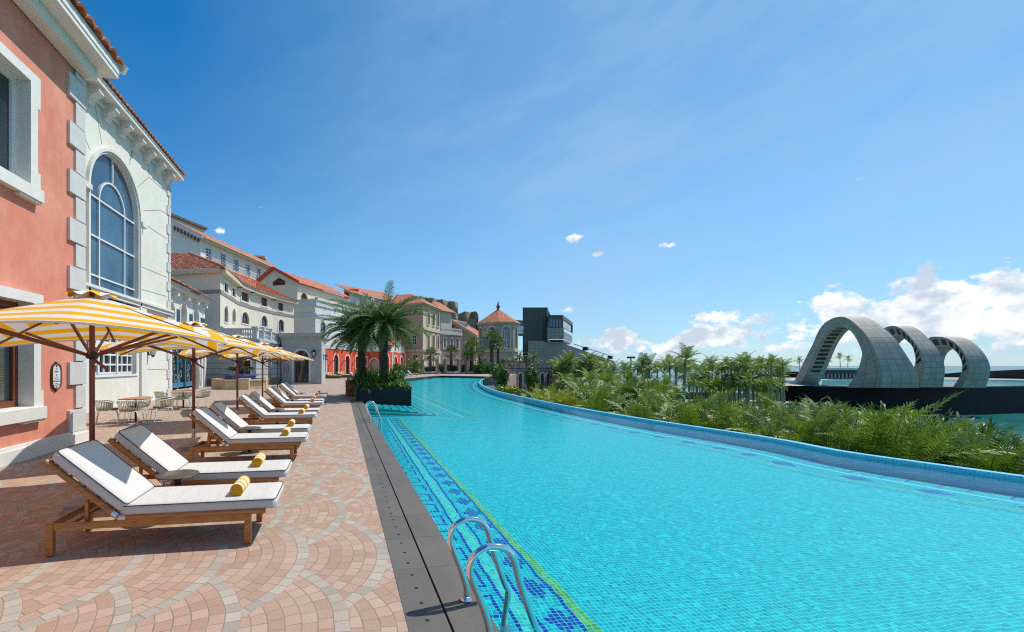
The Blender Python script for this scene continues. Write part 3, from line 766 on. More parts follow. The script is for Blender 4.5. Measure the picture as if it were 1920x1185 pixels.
# pool ladders
LADDER = [(-0.105, 0.0), (-0.103, 0.035), (-0.102, 0.085), (-0.115, 0.145), (-0.148, 0.243), (-0.201, 0.376), (-0.227, 0.468), (-0.201, 0.541), (-0.135, 0.589), (-0.067, 0.599), (0.013, 0.577), (0.067, 0.502), (0.095, 0.396), (0.134, 0.274), (0.204, 0.087), (0.225, 0.033), (0.21, -0.098), (0.191, -0.238)] + [(.19, -.6)]
def make_ladder(n_=2):
    t = thing('pool_ladder', 'x', 'pool ladder')
    for s in (-.245, .245):
        m = MB(); P = [(x_, s, z_) for x_, z_ in LADDER]
        m.tube(catm3(P, 5), .0235, 14); m.build('handrail', M_chrome, t)
        f = MB(); f.lathe([(.001, .004), (.046, .004), (.046, .012), (.032, .022), (.024, .032), (.021, .032)], 24, c=(LADDER[0][0], s, 0)); f.build('flange', M_chrome, t)
    for k in range(2):
        m = MB(); m.box((.15, -.245, -.22 - k * .05), (.23, .245, -.20 - k * .05)); m.build('step', M_steel, t)
    return t
def catm3(P, n):
    P = [Vector(p) for p in P]; P = [P[0] * 2 - P[1]] + P + [P[-1] * 2 - P[-2]]; out = []
    for i in range(1, len(P) - 2):
        for k in range(n):
            t = k / n; a, b_, c, d = P[i - 1:i + 3]
            out.append(.5 * ((2 * b_) + (c - a) * t + (2 * a - 5 * b_ + 4 * c - d) * t * t + (3 * b_ - a - 3 * c + d) * t ** 3))
    return out + [P[-2]]
la = make_ladder(); la.location = (1.02, 2.825, .008); tag(la, 'curved polished steel pool ladder in the foreground at the coping', 'pool ladder', 'steel ladders on the left pool edge')
lb = copy_tree(la, (1.00, 13.45, .008), label='small looking steel pool ladder near the dark planter')

# wooden cabinet by the planter
cb = thing('towel_cabinet', 'slatted wooden cabinet with dark top beside the black planter', 'cabinet', (.52, 25.3, 0))
m = MB()
for k in range(5): m.box((-.27 + k * .11, -.27, .04), (-.27 + k * .11 + .102, -.25, .86)); m.box((-.27 + k * .11, .25, .04), (-.27 + k * .11 + .102, .27, .86))
m.box((-.275, -.25, .04), (-.262, .25, .86)); m.box((.27, -.25, .04), (.283, .25, .86)); m.build('slatted_side', M_boxwood, cb)
m = MB(); m.box((-.30, -.30, .862), (.30, .30, .90)); m.build('top', mat('cabinet_top', (.13, .16, .13), .3), cb, bevel=.006)
m = MB(); m.box((-.24, -.24, 0), (.24, .24, .04)); m.build('plinth', M_black, cb)
m = MB(); m.box((-.10, -.08, 0), (.10, .10, .14)); o = m.build('tissue_box', mat('dull_green_box', (.30, .34, .28), .6)); o.location = (.42, 25.3, .90); tag(o, 'small pale box standing on the wooden cabinet', 'box')
# ================================================================ buildings
class Face:
    """vertical wall plane from a to b (plan points); s runs from a to b, z is height"""
    def __init__(s, a, b, z0, z1):
        s.a, s.b, s.z0, s.z1 = Vector(a[:2]), Vector(b[:2]), z0, z1
        s.L = (s.b - s.a).length; s.t = (s.b - s.a) / s.L; s.n = Vector((s.t.y, -s.t.x))
        if (Vector((0, 0)) - s.a).dot(s.n) < 0: s.n = -s.n
        s.holes = []; s.outline = None
    def P(s, u, z, d=0.0):
        p = s.a + s.t * u + s.n * d; return Vector((p.x, p.y, z))
    def at(s, px, py):
        d = ray(px, py); den = d.x * s.n.x + d.y * s.n.y; k = s.a.dot(s.n) / den
        q = Vector((d.x * k, d.y * k)); return (q - s.a).dot(s.t), HC + d.z * k
    def emit(s, mb, mi=0, depth=.25, rmi=None):
        out = s.outline or [(0, s.z0), (s.L, s.z0), (s.L, s.z1), (0, s.z1)]
        loops = [[Vector((u, z, 0)) for u, z in out]] + [[Vector((u, z, 0)) for u, z in h] for h, dd in s.holes]
        flat = [q for l in loops for q in l]
        for t in tessellate_polygon(loops):
            pts = [s.P(flat[k].x, flat[k].y) for k in t]
            nn = (pts[1] - pts[0]).cross(pts[2] - pts[0])
            if nn.x * s.n.x + nn.y * s.n.y < 0: pts = pts[::-1]
            mb.face(pts, mi, [((p.xy - s.a).dot(s.t), p.z) for p in pts])
        for h, dd in s.holes:
            n = len(h)
            for i in range(n):
                (u0, z0), (u1, z1) = h[i], h[(i + 1) % n]
                mb.face([s.P(u0, z0), s.P(u1, z1), s.P(u1, z1, -dd), s.P(u0, z0, -dd)], mi if rmi is None else rmi)
def shape(kind, u0, u1, z0, z1, n=10):
    w = u1 - u0; c = (u0 + u1) / 2; r = w / 2
    if kind == 'arch':
        zs = max(z0 + .01, z1 - r); k = (z1 - zs) / r
        return [(u0, z0), (u1, z0)] + [(c + r * math.cos(math.pi * i / n), zs + r * k * math.sin(math.pi * i / n)) for i in range(n + 1)]
    if kind == 'ogive':
        zs = z1 - w * .85; pts = [(u0, z0), (u1, z0)]
        for i in range(n + 1): 
            a = i / n; pts.append((u1 - r * (1 - math.cos(a * math.pi / 2)) , zs + (z1 - zs) * math.sin(a * math.pi / 2) ** .9))
        for i in range(n - 1, -1, -1):
            a = i / n; pts.append((u0 + r * (1 - math.cos(a * math.pi / 2)), zs + (z1 - zs) * math.sin(a * math.pi / 2) ** .9))
        return pts
    if kind == 'seg':
        return [(u0, z0), (u1, z0)] + [(c + r * math.cos(math.pi * i / n), z0 + (z1 - z0) * (.25 + .75 * math.sin(math.pi * i / n))) for i in range(n + 1)]
    if kind == 'round':
        return [(c + r * math.cos(2 * math.pi * i / 20), (z0 + z1) / 2 + (z1 - z0) / 2 * math.sin(2 * math.pi * i / 20)) for i in range(20)]
    return [(u0, z0), (u1, z0), (u1, z1), (u0, z1)]
def offset_shape(h, d):
    n = len(h); c = Vector((sum(p[0] for p in h) / n, sum(p[1] for p in h) / n)); out = []
    for i in range(n):
        p0, p, p1 = Vector(h[i - 1]), Vector(h[i]), Vector(h[(i + 1) % n])
        e0, e1 = (p - p0), (p1 - p)
        if e0.length < 1e-6: e0 = e1
        if e1.length < 1e-6: e1 = e0
        n0 = Vector((e0.y, -e0.x)).normalized(); n1 = Vector((e1.y, -e1.x)).normalized(); m = n0 + n1
        m = m / max(.35, m.dot(n0)) if m.length > 1e-6 else n0
        out.append((p.x + m.x * d, p.y + m.y * d))
    return out
def ring_mesh(mb, F, inner, outer, d0, d1, mi=0):
    """frame between two loops, from depth d0 to front d1"""
    n = len(inner)
    for i in range(n):
        j = (i + 1) % n; a, b_, c, d = inner[i], inner[j], outer[j], outer[i]
        mb.face([F.P(*a, d1), F.P(*b_, d1), F.P(*c, d1), F.P(*d, d1)], mi)
        mb.face([F.P(*d, d1), F.P(*c, d1), F.P(*c, d0), F.P(*d, d0)], mi)
        mb.face([F.P(*b_, d1), F.P(*a, d1), F.P(*a, d0), F.P(*b_, d0)], mi)
def fbox(mb, F, u0, u1, z0, z1, d0, d1, mi=0):
    P = [F.P(u, z, d) for d in (d0, d1) for u, z in ((u0, z0), (u1, z0), (u1, z1), (u0, z1))]
    for q in ((0, 1, 2, 3), (7, 6, 5, 4), (0, 4, 5, 1), (1, 5, 6, 2), (2, 6, 7, 3), (3, 7, 4, 0)): mb.face([P[k] for k in q], mi)
def glass_mat(name, c0, c1, rough=.06, sc=.8):
    def fn(n, b):
        f = n.noise(n.geo(), sc, 3, .6); n.put(b.inputs['Base Color'], n.ramp(f, [(.35, c0), (.65, c1)]))
        b.inputs['Roughness'].default_value = rough; b.inputs['Specular IOR Level'].default_value = .9
        n.put(b.inputs['Normal'], n.bump(n.noise(n.geo(), .9, 2), .04, .05))
    return mat(name, fn=fn)
M_glass = glass_mat('dark_window_glass', (.012, .022, .032), (.03, .045, .06))
M_glassb = glass_mat('blue_window_glass', (.02, .07, .14), (.06, .16, .26))
M_brown = mat('brown_joinery', (.16, .045, .018), .5, var=.15)
M_shut = mat('brown_shutter', (.10, .035, .02), .6, var=.2, scale=9)
M_wframe = mat('white_joinery', (.74, .76, .76), .5)
M_trimw = mat('white_trim', (.68, .67, .62), .8, var=.06, bump=.15)
M_trimc = mat('cream_trim', (.58, .50, .36), .85, var=.12, bump=.2)
M_bshut = mat('blue_shutter', (.035, .12, .20), .6, var=.15)
def window(F, par, kind, u0, u1, z0, z1, depth=.25, frame=M_brown, glass=M_glass, trim=None, tw=.14, td=.06, fw=.07, mull=(1, 2), sill=None, name='window', louv=False):
    h = shape(kind, u0, u1, z0, z1); F.holes.append((h, depth))
    mb = MB(); ring_mesh(mb, F, offset_shape(h, -fw), h, -depth, -depth + .06)
    nu, nz = mull; bw = fw * .35
    zt = z1 if kind == 'rect' else z1 - (u1 - u0) * .5
    for i in range(1, nu): 
        u = u0 + (u1 - u0) * i / nu; zz_ = z1 - fw * .4 if kind == 'rect' or nu == 2 else zt
        fbox(mb, F, u - bw, u + bw, z0 + fw, zz_, -depth + .005, -depth + .05)
    for i in range(1, nz):
        z = z0 + (zt - z0) * i / nz if kind == 'rect' else z0 + (zt - z0) * i / (nz - 1)
        fbox(mb, F, u0 + fw * .5, u1 - fw * .5, z - bw, z + bw, -depth + .005, -depth + .055)
    w_ = mb.build(name, frame, par)
    pm = MB(); loops = [[Vector((u, z, 0)) for u, z in h]]
    for t in tessellate_polygon(loops):
        pts = [F.P(h[k][0], h[k][1], -depth + .004) for k in t]; nn = (pts[1] - pts[0]).cross(pts[2] - pts[0])
        if nn.x * F.n.x + nn.y * F.n.y < 0: pts = pts[::-1]
        pm.face(pts)
    pm.build('louvre' if louv else 'pane', glass, w_)
    if trim is not None:
        tm = MB(); ring_mesh(tm, F, h, offset_shape(h, tw), 0, td)
        if sill: fbox(tm, F, u0 - tw * 1.5, u1 + tw * 1.5, z0 - tw - .06, z0 - .02, 0, td + sill)
        tm.build('surround', trim, w_)
    return w_
def winpx(F, par, kind, x0, x1, yt, yb, **k):
    """window from its outline in the photograph"""
    xm = (x0 + x1) / 2; u0, _ = F.at(x0, (yt + yb) / 2); u1, _ = F.at(x1, (yt + yb) / 2); um, zt = F.at(xm, yt); _, zb = F.at(xm, yb)
    if u0 > u1: u0, u1 = u1, u0
    return window(F, par, kind, u0, u1, zb, zt, **k)
def band(mb, F, z0, z1, d, u0=None, u1=None, mi=0): fbox(mb, F, -d * .0 if u0 is None else u0, F.L if u1 is None else u1, z0, z1, 0.0, d, mi)

def roof_fn(ca, cb, cc, tl=.26, strength=1.0):
    def fn(n, b):
        u, v, _ = n.xyz(n.uv()); cu = n.m('DIVIDE', u, tl); cv = n.m('DIVIDE', v, .36)
        r = n.white(n.vec(n.m('FLOOR', cu), n.m('FLOOR', cv), 1.0))
        c = n.ramp(r, [(0, ca), (.45, cb), (.85, cc), (1, (min(1, cc[0] * 1.15), cc[1] * 1.35, cc[2] * 1.5))])
        c = n.mix(n.rng(n.noise(n.geo(), .5, 5, .65), .45, .75, 0, .45), c, (.16, .07, .04))
        wv = n.m('ABSOLUTE', n.m('SINE', n.mul(cu, math.pi))); st = n.m('FRACT', cv)
        c = n.mix(n.rng(wv, 0, .35, .55, 0), c, (.10, .03, .015))
        n.put(b.inputs['Base Color'], c); b.inputs['Roughness'].default_value = .85
        n.put(b.inputs['Normal'], n.bump(n.sub(wv, n.mul(st, .35)), strength, .09))
    return fn
M_roof = mat('terracotta_tiles', fn=roof_fn((.30, .075, .03), (.46, .13, .055), (.56, .20, .09)))
M_roofr = mat('red_terracotta_tiles', fn=roof_fn((.42, .11, .05), (.50, .16, .08), (.56, .21, .11), strength=.6))
def btile_fn(n, b):
    u, v, _ = n.xyz(n.uv()); r = n.white(n.vec(n.m('FLOOR', n.m('DIVIDE', u, .30)), n.m('FLOOR', n.m('DIVIDE', v, .38)), 1.0))
    c = n.ramp(r, [(0, (.36, .115, .06)), (.3, (.52, .17, .085)), (.7, (.62, .24, .13)), (1, (.70, .38, .24))])
    c = n.mix(n.rng(n.noise(n.geo(), 1.2, 5, .65), .5, .75, 0, .45), c, (.20, .10, .06)); n.put(b.inputs['Base Color'], c); b.inputs['Roughness'].default_value = .85
M_tile = mat('barrel_tile', fn=btile_fn)
def roofquad(mb, P, e0=None, mi=0):
    """planar roof polygon, UV in metres along its first edge and up the slope"""
    P = [Vector(p) for p in P]; a = (P[1] - P[0]).normalized(); nn = a.cross(P[-1] - P[0]).normalized(); up = nn.cross(a)
    if up.z < 0: up = -up
    mb.face(P, mi, [((p - P[0]).dot(a), (p - P[0]).dot(up)) for p in P])
    # thickness
    q = [p - Vector((0, 0, .14)) for p in P]; mb.face(q[::-1], 1)
    for i in range(len(P)): mb.face([P[i], q[i], q[(i + 1) % len(P)], P[(i + 1) % len(P)]], 1)
def barrel(mb, e0, e1, r1, r0, tl=.27, amp=.055, seg=6, rows=None, overlap=.03):
    """real corrugated tile surface on quad eave0-eave1-ridge1-ridge0"""
    e0, e1, r0, r1 = map(Vector, (e0, e1, r0, r1)); L = (e1 - e0).length; H = (r0 - e0).length
    nu = max(1, round(L / tl)); nv = rows or max(1, round(H / .38)); nn = (e1 - e0).cross(r0 - e0).normalized()
    if nn.z < 0: nn = -nn
    for j in range(nv):
        rr = []; uu = []
        for vv, dz in ((j / nv, overlap), ((j + 1) / nv, 0.0)):
            row = []; ur = []
            for i in range(nu * seg + 1):
                u = i / (nu * seg); ph = (i % seg) / seg
                h = amp * abs(math.sin(math.pi * (i / seg))) ** .8
                p = (e0 * (1 - u) + e1 * u) * (1 - vv) + (r0 * (1 - u) + r1 * u) * vv
                row.append(p + nn * (h + dz)); ur.append((u * L, vv * H * .999))
            rr.append(row); uu.append(ur)
        base = [p - nn * (.035 + overlap) for p in rr[0]]
        mb.grid([base, rr[0]], 0, False, uvs=[uu[0], uu[0]]); mb.grid([rr[0], rr[1]], 0, True, uvs=uu)

def stucco_fn(c, c2, mott=.5, bumpy=.25, grad=None):
    def fn(n, b):
        p = n.geo(); x, y, z = n.xyz(p)
        f = n.noise(p, .9, 6, .68); g = n.noise(n.vec(n.mul(x, 1.0), n.mul(y, 1.0), n.mul(z, .35)), 2.6, 5, .7)
        cc = n.mix(n.rng(n.add(n.mul(f, .6), n.mul(g, .4)), .40, .62), c, c2)
        cc = n.mix(n.rng(n.noise(n.vec(n.mul(x, 3.0), n.mul(y, 3.0), n.mul(z, .25)), 1.2, 5, .7), .60, .80, 0, .22), cc, tuple(q * .55 for q in c))
        n.put(b.inputs['Base Color'], cc); b.inputs['Roughness'].default_value = .9
        n.put(b.inputs['Normal'], n.bump(n.add(n.noise(p, 3, 5, .6), n.mul(n.noise(p, 35, 3), .25)), bumpy, .02))
    return fn
M_pink = mat('salmon_stucco', fn=stucco_fn((.60, .195, .125), (.70, .30, .21)))
M_pale = mat('pale_green_white_stucco', fn=stucco_fn((.66, .655, .565), (.74, .73, .645)))
M_beige = mat('beige_stucco', fn=stucco_fn((.66, .60, .48), (.72, .66, .54)))
M_white = mat('white_stucco', fn=stucco_fn((.68, .67, .60), (.74, .73, .66)))
M_bluew = mat('bluish_white_stucco', fn=stucco_fn((.64, .66, .61), (.71, .72, .67)))
M_grey = mat('blue_grey_stucco', fn=stucco_fn((.37, .40, .405), (.44, .465, .465)))
M_red = mat('red_stucco', fn=stucco_fn((.74, .075, .030), (.80, .11, .05)))
M_apri = mat('apricot_stucco', fn=stucco_fn((.50, .30, .19), (.56, .38, .26)))
M_cream = mat('weathered_cream_stucco', fn=stucco_fn((.50, .44, .32), (.60, .55, .43)))
M_rose = mat('rose_stucco', fn=stucco_fn((.46, .28, .25), (.56, .40, .36)))
M_sand = mat('sand_stucco', fn=stucco_fn((.52, .41, .28), (.60, .50, .36)))
M_quoin = mat('quoin_stone', (.56, .55, .53), .85, var=.07, scale=5, bump=.2, coord='geo')
def bldg(name, label, cat='building', loc=(0, 0, 0), group=None): return thing(name, label, cat, loc, 0, group)
def quoins(par, F, u, z0, z1, hh=.5, w0=.62, w1=.36, d=.05, side=1, mat_=M_quoin, gap=.03):
    mb = MB(); z = z0; k = 0
    while z < z1 - .1:
        w_ = w0 if k % 2 == 0 else w1; a, b_ = (u - w_, u) if side > 0 else (u, u + w_)
        fbox(mb, F, a, b_, z + gap / 2, min(z1, z + hh) - gap / 2, -.02, d if k % 2 == 0 else d * .8); z += hh; k += 1
    return mb.build('quoins', mat_, par, bevel=.008)

# ---- salmon house, nearest on the left
XF = -5.86
b1 = bldg('salmon_house', 'salmon pink stucco house with white window frames, nearest building on the left')
YC = 10.82
F = Face((XF, -2), (XF, YC), 0, 8.62)
def pinkwin(x1, yt, yb, xc_edge, L_, **k): pass
u1, zt = F.at(54, 155); _, zb = F.at(54, 352)      # upper window outer trim right edge about x 63
mbw = MB()
# openings: upper window right jamb at photo column 52, lower at 56
uu, _ = F.at(48, 200); _, z_top = F.at(48, 150); _, z_bot = F.at(48, 345)
w1 = window(F, b1, 'rect', uu - 2.0, uu, z_bot, z_top, depth=.24, frame=M_wframe, glass=M_glass, trim=M_trimw, tw=.19, td=.09, fw=.06, mull=(2, 1), sill=.05)
ul, _ = F.at(54, 650); _, z_top2 = F.at(54, 568); _, z_bot2 = F.at(54, 762)
w2 = window(F, b1, 'rect', ul - 2.3, ul, z_bot2, z_top2, depth=.24, frame=M_brown, glass=M_glass, trim=M_trimw, tw=.19, td=.09, fw=.12, mull=(2, 1), sill=.05)
bl = MB()
for k in range(38): 
    z = z_bot2 + .14 + k * (z_top2 - z_bot2 - .55) / 38; bl.face([F.P(ul - 2.15, z, -.228), F.P(ul - .30, z, -.228), F.P(ul - .30, z + .034, -.20), F.P(ul - 2.15, z + .034, -.20)])
bl.build('blind', mat('venetian_blind', (.46, .47, .33), .6, var=.1), w2)
for (uc, zt_, zb_, s_) in ((uu, z_top, z_bot, 1), (ul, z_top2, z_bot2, 1)):      # ears of the surrounds
    for q in ((uc + .10, uc + .27, zt_ - .42, zt_ + .19, .085), (uc + .10, uc + .27, zb_ - .27, zb_ + .30, .085), (uc - .3, uc + .27, zb_ - .30, zb_ - .2, .11)):
        e = MB(); fbox(e, F, q[0], q[1], q[2], q[3], 0, q[4]); e.build('surround_ear', M_trimw, w1 if uc == uu else w2)
# openings further back so that the wall reads from other positions
wl = MB(); F.emit(wl, 0, rmi=1)
FE = Face((XF, YC), (-16, YC), 0, 8.62); FE.n = Vector((0, 1)); FE.emit(wl)
FS_ = Face((-16, -2), (XF, -2), 0, 8.62); FS_.emit(wl)
wl.build('wall', [M_pink, M_trimw], b1)
quoins(b1, F, YC + 2 + .03, .27, 8.3, hh=.525, w0=.60, w1=.36, d=.06)
pl = MB(); fbox(pl, F, 0, F.L + .10, 0, .25, 0, .10); fbox(pl, F, 0, F.L + .06, .25, .31, 0, .06); pl.build('plinth', M_trimw, b1, bevel=.01)
ev = MB(); XE = XF + .62; ZEV = 8.62
ev.box((XF - .1, -3, ZEV - .05), (XE, YC + .28, ZEV + .05)); ev.box((XE - .06, -3, ZEV + .05), (XE + .02, YC + .30, ZEV + .24)); ev.box((XF + .02, -3, ZEV - .30), (XF + .30, YC + .02, ZEV - .05))
ev.build('eave', M_trimw, b1, bevel=.01)
rf = MB(); barrel(rf, (XE + .10, -3, ZEV + .26), (XE + .10, YC + .30, ZEV + .26), (XE - 4.5, YC + .30, ZEV + 2.5), (XE - 4.5, -3, ZEV + 2.5), tl=.30, amp=.085, seg=8)
rfo = rf.build('roof', M_tile, b1)
vb = MB(); vb.bar((XE + .12, YC + .36, ZEV + .22), (XE - 4.4, YC + .36, ZEV + 2.48), .10, .20); vb.build('verge_board', M_trimw, rfo)
# plaque with rows of small print
pq = thing('wall_plaque', 'oval white plaque with brown rim and small dark print on the salmon wall', 'plaque')
uc, zc_ = F.at(103, 706); u0, _ = F.at(94, 706); ua, _ = F.at(113, 706); _, zt_ = F.at(103, 681); _, zb_ = F.at(103, 730)
def stadium(cu, z0, z1, r): return [(cu + r * math.cos(a), z1 - r + r * math.sin(a)) for a in [R(i * 15) for i in range(13)]] + [(cu + r * math.cos(a), z0 + r + r * math.sin(a)) for a in [R(180 + i * 15) for i in range(13)]]
hw = (ua - u0) / 2 * .92
mb = MB(); s0, s1 = stadium(uc, zb_, zt_, hw), stadium(uc, zb_ + .018, zt_ - .018, hw - .018)
ring_mesh(mb, F, s1, s0, 0, .045); fbox(mb, F, uc - .02, uc + .02, zt_, zt_ + .03, 0, .035); fbox(mb, F, uc - .008, uc + .008, zb_ - .05, zb_, 0, .03); mb.build('rim', mat('bronze', (.10, .05, .02), .45, .4), pq)
mb = MB(); mb.face([F.P(u, z, .03) for u, z in s1]); mb.build('plate', mat('plaque_white', (.62, .66, .66), .5), pq)
mb = MB(); H_ = zt_ - zb_
rr_ = random.Random(4)
for fz, wd_, hh_ in ((.87, .03, .024), (.795, .05, .010), (.755, .06, .006), (.69, .09, .012), (.675, .085, .010), (.64, .07, .006), (.55, .04, .022), (.47, .085, .010), (.43, .10, .007), (.36, .11, .012), (.315, .20, .008), (.295, .18, .006), (.22, .085, .010), (.175, .18, .007), (.155, .15, .006)):
    z = zb_ + H_ * fz; wd_ *= hw / .11; x_ = uc - wd_ / 2
    while x_ < uc + wd_ / 2:
        q = min(rr_.uniform(.008, .022), uc + wd_ / 2 - x_); fbox(mb, F, x_, x_ + q * .8, z - hh_ / 2, z + hh_ / 2, .03, .032); x_ += q
for z in (zt_ - .05, zb_ + .05): fbox(mb, F, uc - .012, uc + .012, z - .012, z + .012, .03, .04)
mb.build('lettering', mat('dark_print', (.10, .09, .10), .6), pq)
M_black2 = mat('wrought_iron', (.012, .012, .013), .5)
M_lampg = mat('lantern_glass', (.55, .57, .55), .2)

# ---- pale house with the tall arched window
X2 = -9.4
b2 = bldg('pale_house', 'pale greenish white house with one very tall arched window and a tiled eave')
Y0, Y1 = 11.5, 25.45
F = Face((X2, Y0), (X2, Y1), 0, 12.30)
# big arched window: photo columns 165..256 crown 288, sill 572
ua, _ = F.at(166, 450); ub, _ = F.at(257, 450); um, zc_ = F.at(207, 289); _, zs = F.at(215, 573); zs = F.at(200, 562)[1]
h = shape('arch', ua, ub, zs, zc_, 28); F.holes.append((h, .16)); r_ = (ub - ua) / 2; zsp = zc_ - r_; cu = (ua + ub) / 2
mb = MB(); ring_mesh(mb, F, offset_shape(h, -.05), h, -.16, -.09)
def arcbar(mb, F, cu, cz, r, a0, a1, w_, d0, d1, n=24):
    for i in range(n):
        A, B = a0 + (a1 - a0) * i / n, a0 + (a1 - a0) * (i + 1) / n; q = [(cu + rr * math.cos(t), cz + rr * math.sin(t)) for rr, t in ((r - w_, A), (r + w_, A), (r + w_, B), (r - w_, B))]
        mb.face([F.P(*p, d1) for p in q]); mb.face([F.P(*q[0], d0), F.P(*q[0], d1), F.P(*q[3], d1), F.P(*q[3], d0)]); mb.face([F.P(*q[1], d1), F.P(*q[1], d0), F.P(*q[2], d0), F.P(*q[2], d1)])
ri_ = r_ * .52
for u in (cu - ri_, cu + ri_): fbox(mb, F, u - .03, u + .03, zs, zsp - .2, -.155, -.09)
arcbar(mb, F, cu, zsp - .2, ri_, 0, math.pi, .03, -.155, -.09)
fbox(mb, F, cu - .028, cu + .028, zsp - .2 + ri_, zc_ - .05, -.155, -.09)
for k in (0, 1, 2): 
    z = zsp - .2 - k * (zsp - .2 - zs) / 2.55; fbox(mb, F, ua + .05, ub - .05, z - .03, z + .03, -.155, -.085)
w_ = mb.build('arched_window', M_wframe, b2)
pm = MB(); loops = [[Vector((u, z, 0)) for u, z in h]]
for t in tessellate_polygon(loops): pm.face([F.P(h[k][0], h[k][1], -.156) for k in t])
pm.build('pane', glass_mat('tall_window_glass', (.02, .06, .11), (.07, .15, .22), .05, .35), w_)
tm = MB(); h1, h2 = offset_shape(h, .09), offset_shape(h, .21); ring_mesh(tm, F, h, h1, 0, .07); ring_mesh(tm, F, h1, h2, 0, .13)
fbox(tm, F, ua - .55, ua - .12, zsp - .22, zsp - .02, 0, .20); fbox(tm, F, ub + .12, ub + .62, zsp - .22, zsp - .02, 0, .20); fbox(tm, F, ua - .3, ub + .3, zs - .30, zs - .14, 0, .22)
tm.build('surround', M_trimw, w_)
# long string course under it and the lower barred window with its bay
cc = MB(); z_c = F.at(300, 580)[1]
fbox(cc, F, 0, F.L + .12, z_c - .02, z_c + .10, 0, .20); fbox(cc, F, 0, F.L + .09, z_c - .18, z_c - .02, 0, .13); cc.build('string_course', M_trimw, b2, bevel=.01)
ul0, _ = F.at(150, 660); ul1, _ = F.at(256, 660); zlt = F.at(215, 610)[1]; zlb = F.at(215, 702)[1]
winl = window(F, b2, 'rect', ul0, ul1, zlb, zlt, depth=.22, frame=M_wframe, glass=M_glass, trim=None, fw=.10, mull=(9, 5))
mb = MB(); zt2 = F.at(215, 648)[1]; fbox(mb, F, ul0, ul1, zt2 - .12, zt2 + .14, -.20, -.06)
for k in (1, 2): fbox(mb, F, ul0 + (ul1 - ul0) * k / 3 - .06, ul0 + (ul1 - ul0) * k / 3 + .06, zlb, zlt, -.20, -.12)
fbox(mb, F, ul0, ul1 + .1, zlb - .09, zlb, -.2, .05); mb.build('transom', M_wframe, winl)
pi = MB(); fbox(pi, F, ul1 + .30, ul1 + .85, 0, z_c - .18, 0, .10); pi.build('pilaster', M_bluew, b2, bevel=.01)
pi = MB(); up0 = F.at(157, 700)[0]; fbox(pi, F, up0 - .35, up0 + .25, 0, z_c - .18, 0, .10); pi.build('pilaster', M_bluew, b2, bevel=.01)
# grooves of the rusticated stucco
gv = MB(); M_groove = mat('stucco_groove', (.30, .32, .30), .9)
def groove(x0, y0, x1, y1, w=.018):
    a, b_ = F.at(x0, y0), F.at(x1, y1); gv.bar(F.P(*a, .0), F.P(*b_, .0), .012, w * 2)
for g_ in ((176, 185, 191, 270), (250, 265, 242, 309), (279, 283, 279, 332), (279, 332, 259, 350), (279, 332, 313, 361), (269, 395, 300, 394), (300, 394, 313, 401), (271, 420, 313, 448), (265, 500, 313, 520), (258, 540, 313, 556), (270, 692, 313, 693), (258, 248, 245, 300), (157, 250, 168, 280)): groove(*g_)
gv.build('grooves', M_groove, b2)
wl = MB(); F.emit(wl); Fb = Face((X2, Y1), (-22, Y1), 0, 12.3); Fb.n = Vector((0, 1)); Fb.emit(wl); Fc = Face((-22, Y0), (X2, Y0), 0, 12.3); Fc.emit(wl); wl.build('wall', M_pale, b2)
quoins(b2, F, F.L + .03, z_c + .1, 12.0, hh=.52, w0=.50, w1=.30, d=.05); quoins(b2, F, F.L + .03, 0, z_c - .2, hh=.52, w0=.50, w1=.30, d=.05)
ev = MB(); XE = X2 + .60
ev.box((X2 - .1, Y0, 12.20), (XE, Y1 + .35, 12.34)); ev.box((XE - .04, Y0, 12.34), (XE + .03, Y1 + .38, 12.44)); ev.box((X2 + .01, Y0, 11.95), (X2 + .12, Y1 + .05, 12.20)); ev.build('eave', M_trimw, b2, bevel=.01)
for k in range(8):
    mb = MB(); y = Y1 - .75 - k * 1.18; pr = [(0, 0), (.50, 0), (.50, -.22), (.40, -.30), (.30, -.33), (.22, -.42), (.16, -.62), (0, -.62)]
    A = [Vector((X2 + q[0] * 1.0, y - .17, 12.20 + q[1])) for q in pr]; B = [p + Vector((0, .34, 0)) for p in A]
    mb.face(A); mb.face(B[::-1]); [mb.face([A[i], A[(i + 1) % 8], B[(i + 1) % 8], B[i]]) for i in range(8)]; mb.build('bracket', M_trimw, b2)
rf = MB(); barrel(rf, (XE + .10, Y0, 12.46), (XE + .10, Y1 + .42, 12.46), (XE - 5, Y1 + .42, 14.6), (XE - 5, Y0, 14.6), tl=.27, amp=.07, seg=6); rf.build('roof', M_tile, b2)
ln = MB(); fbox(ln, F, F.at(256, 700)[0] - .02, F.at(256, 700)[0] + .02, 0, .1, 0, .02)
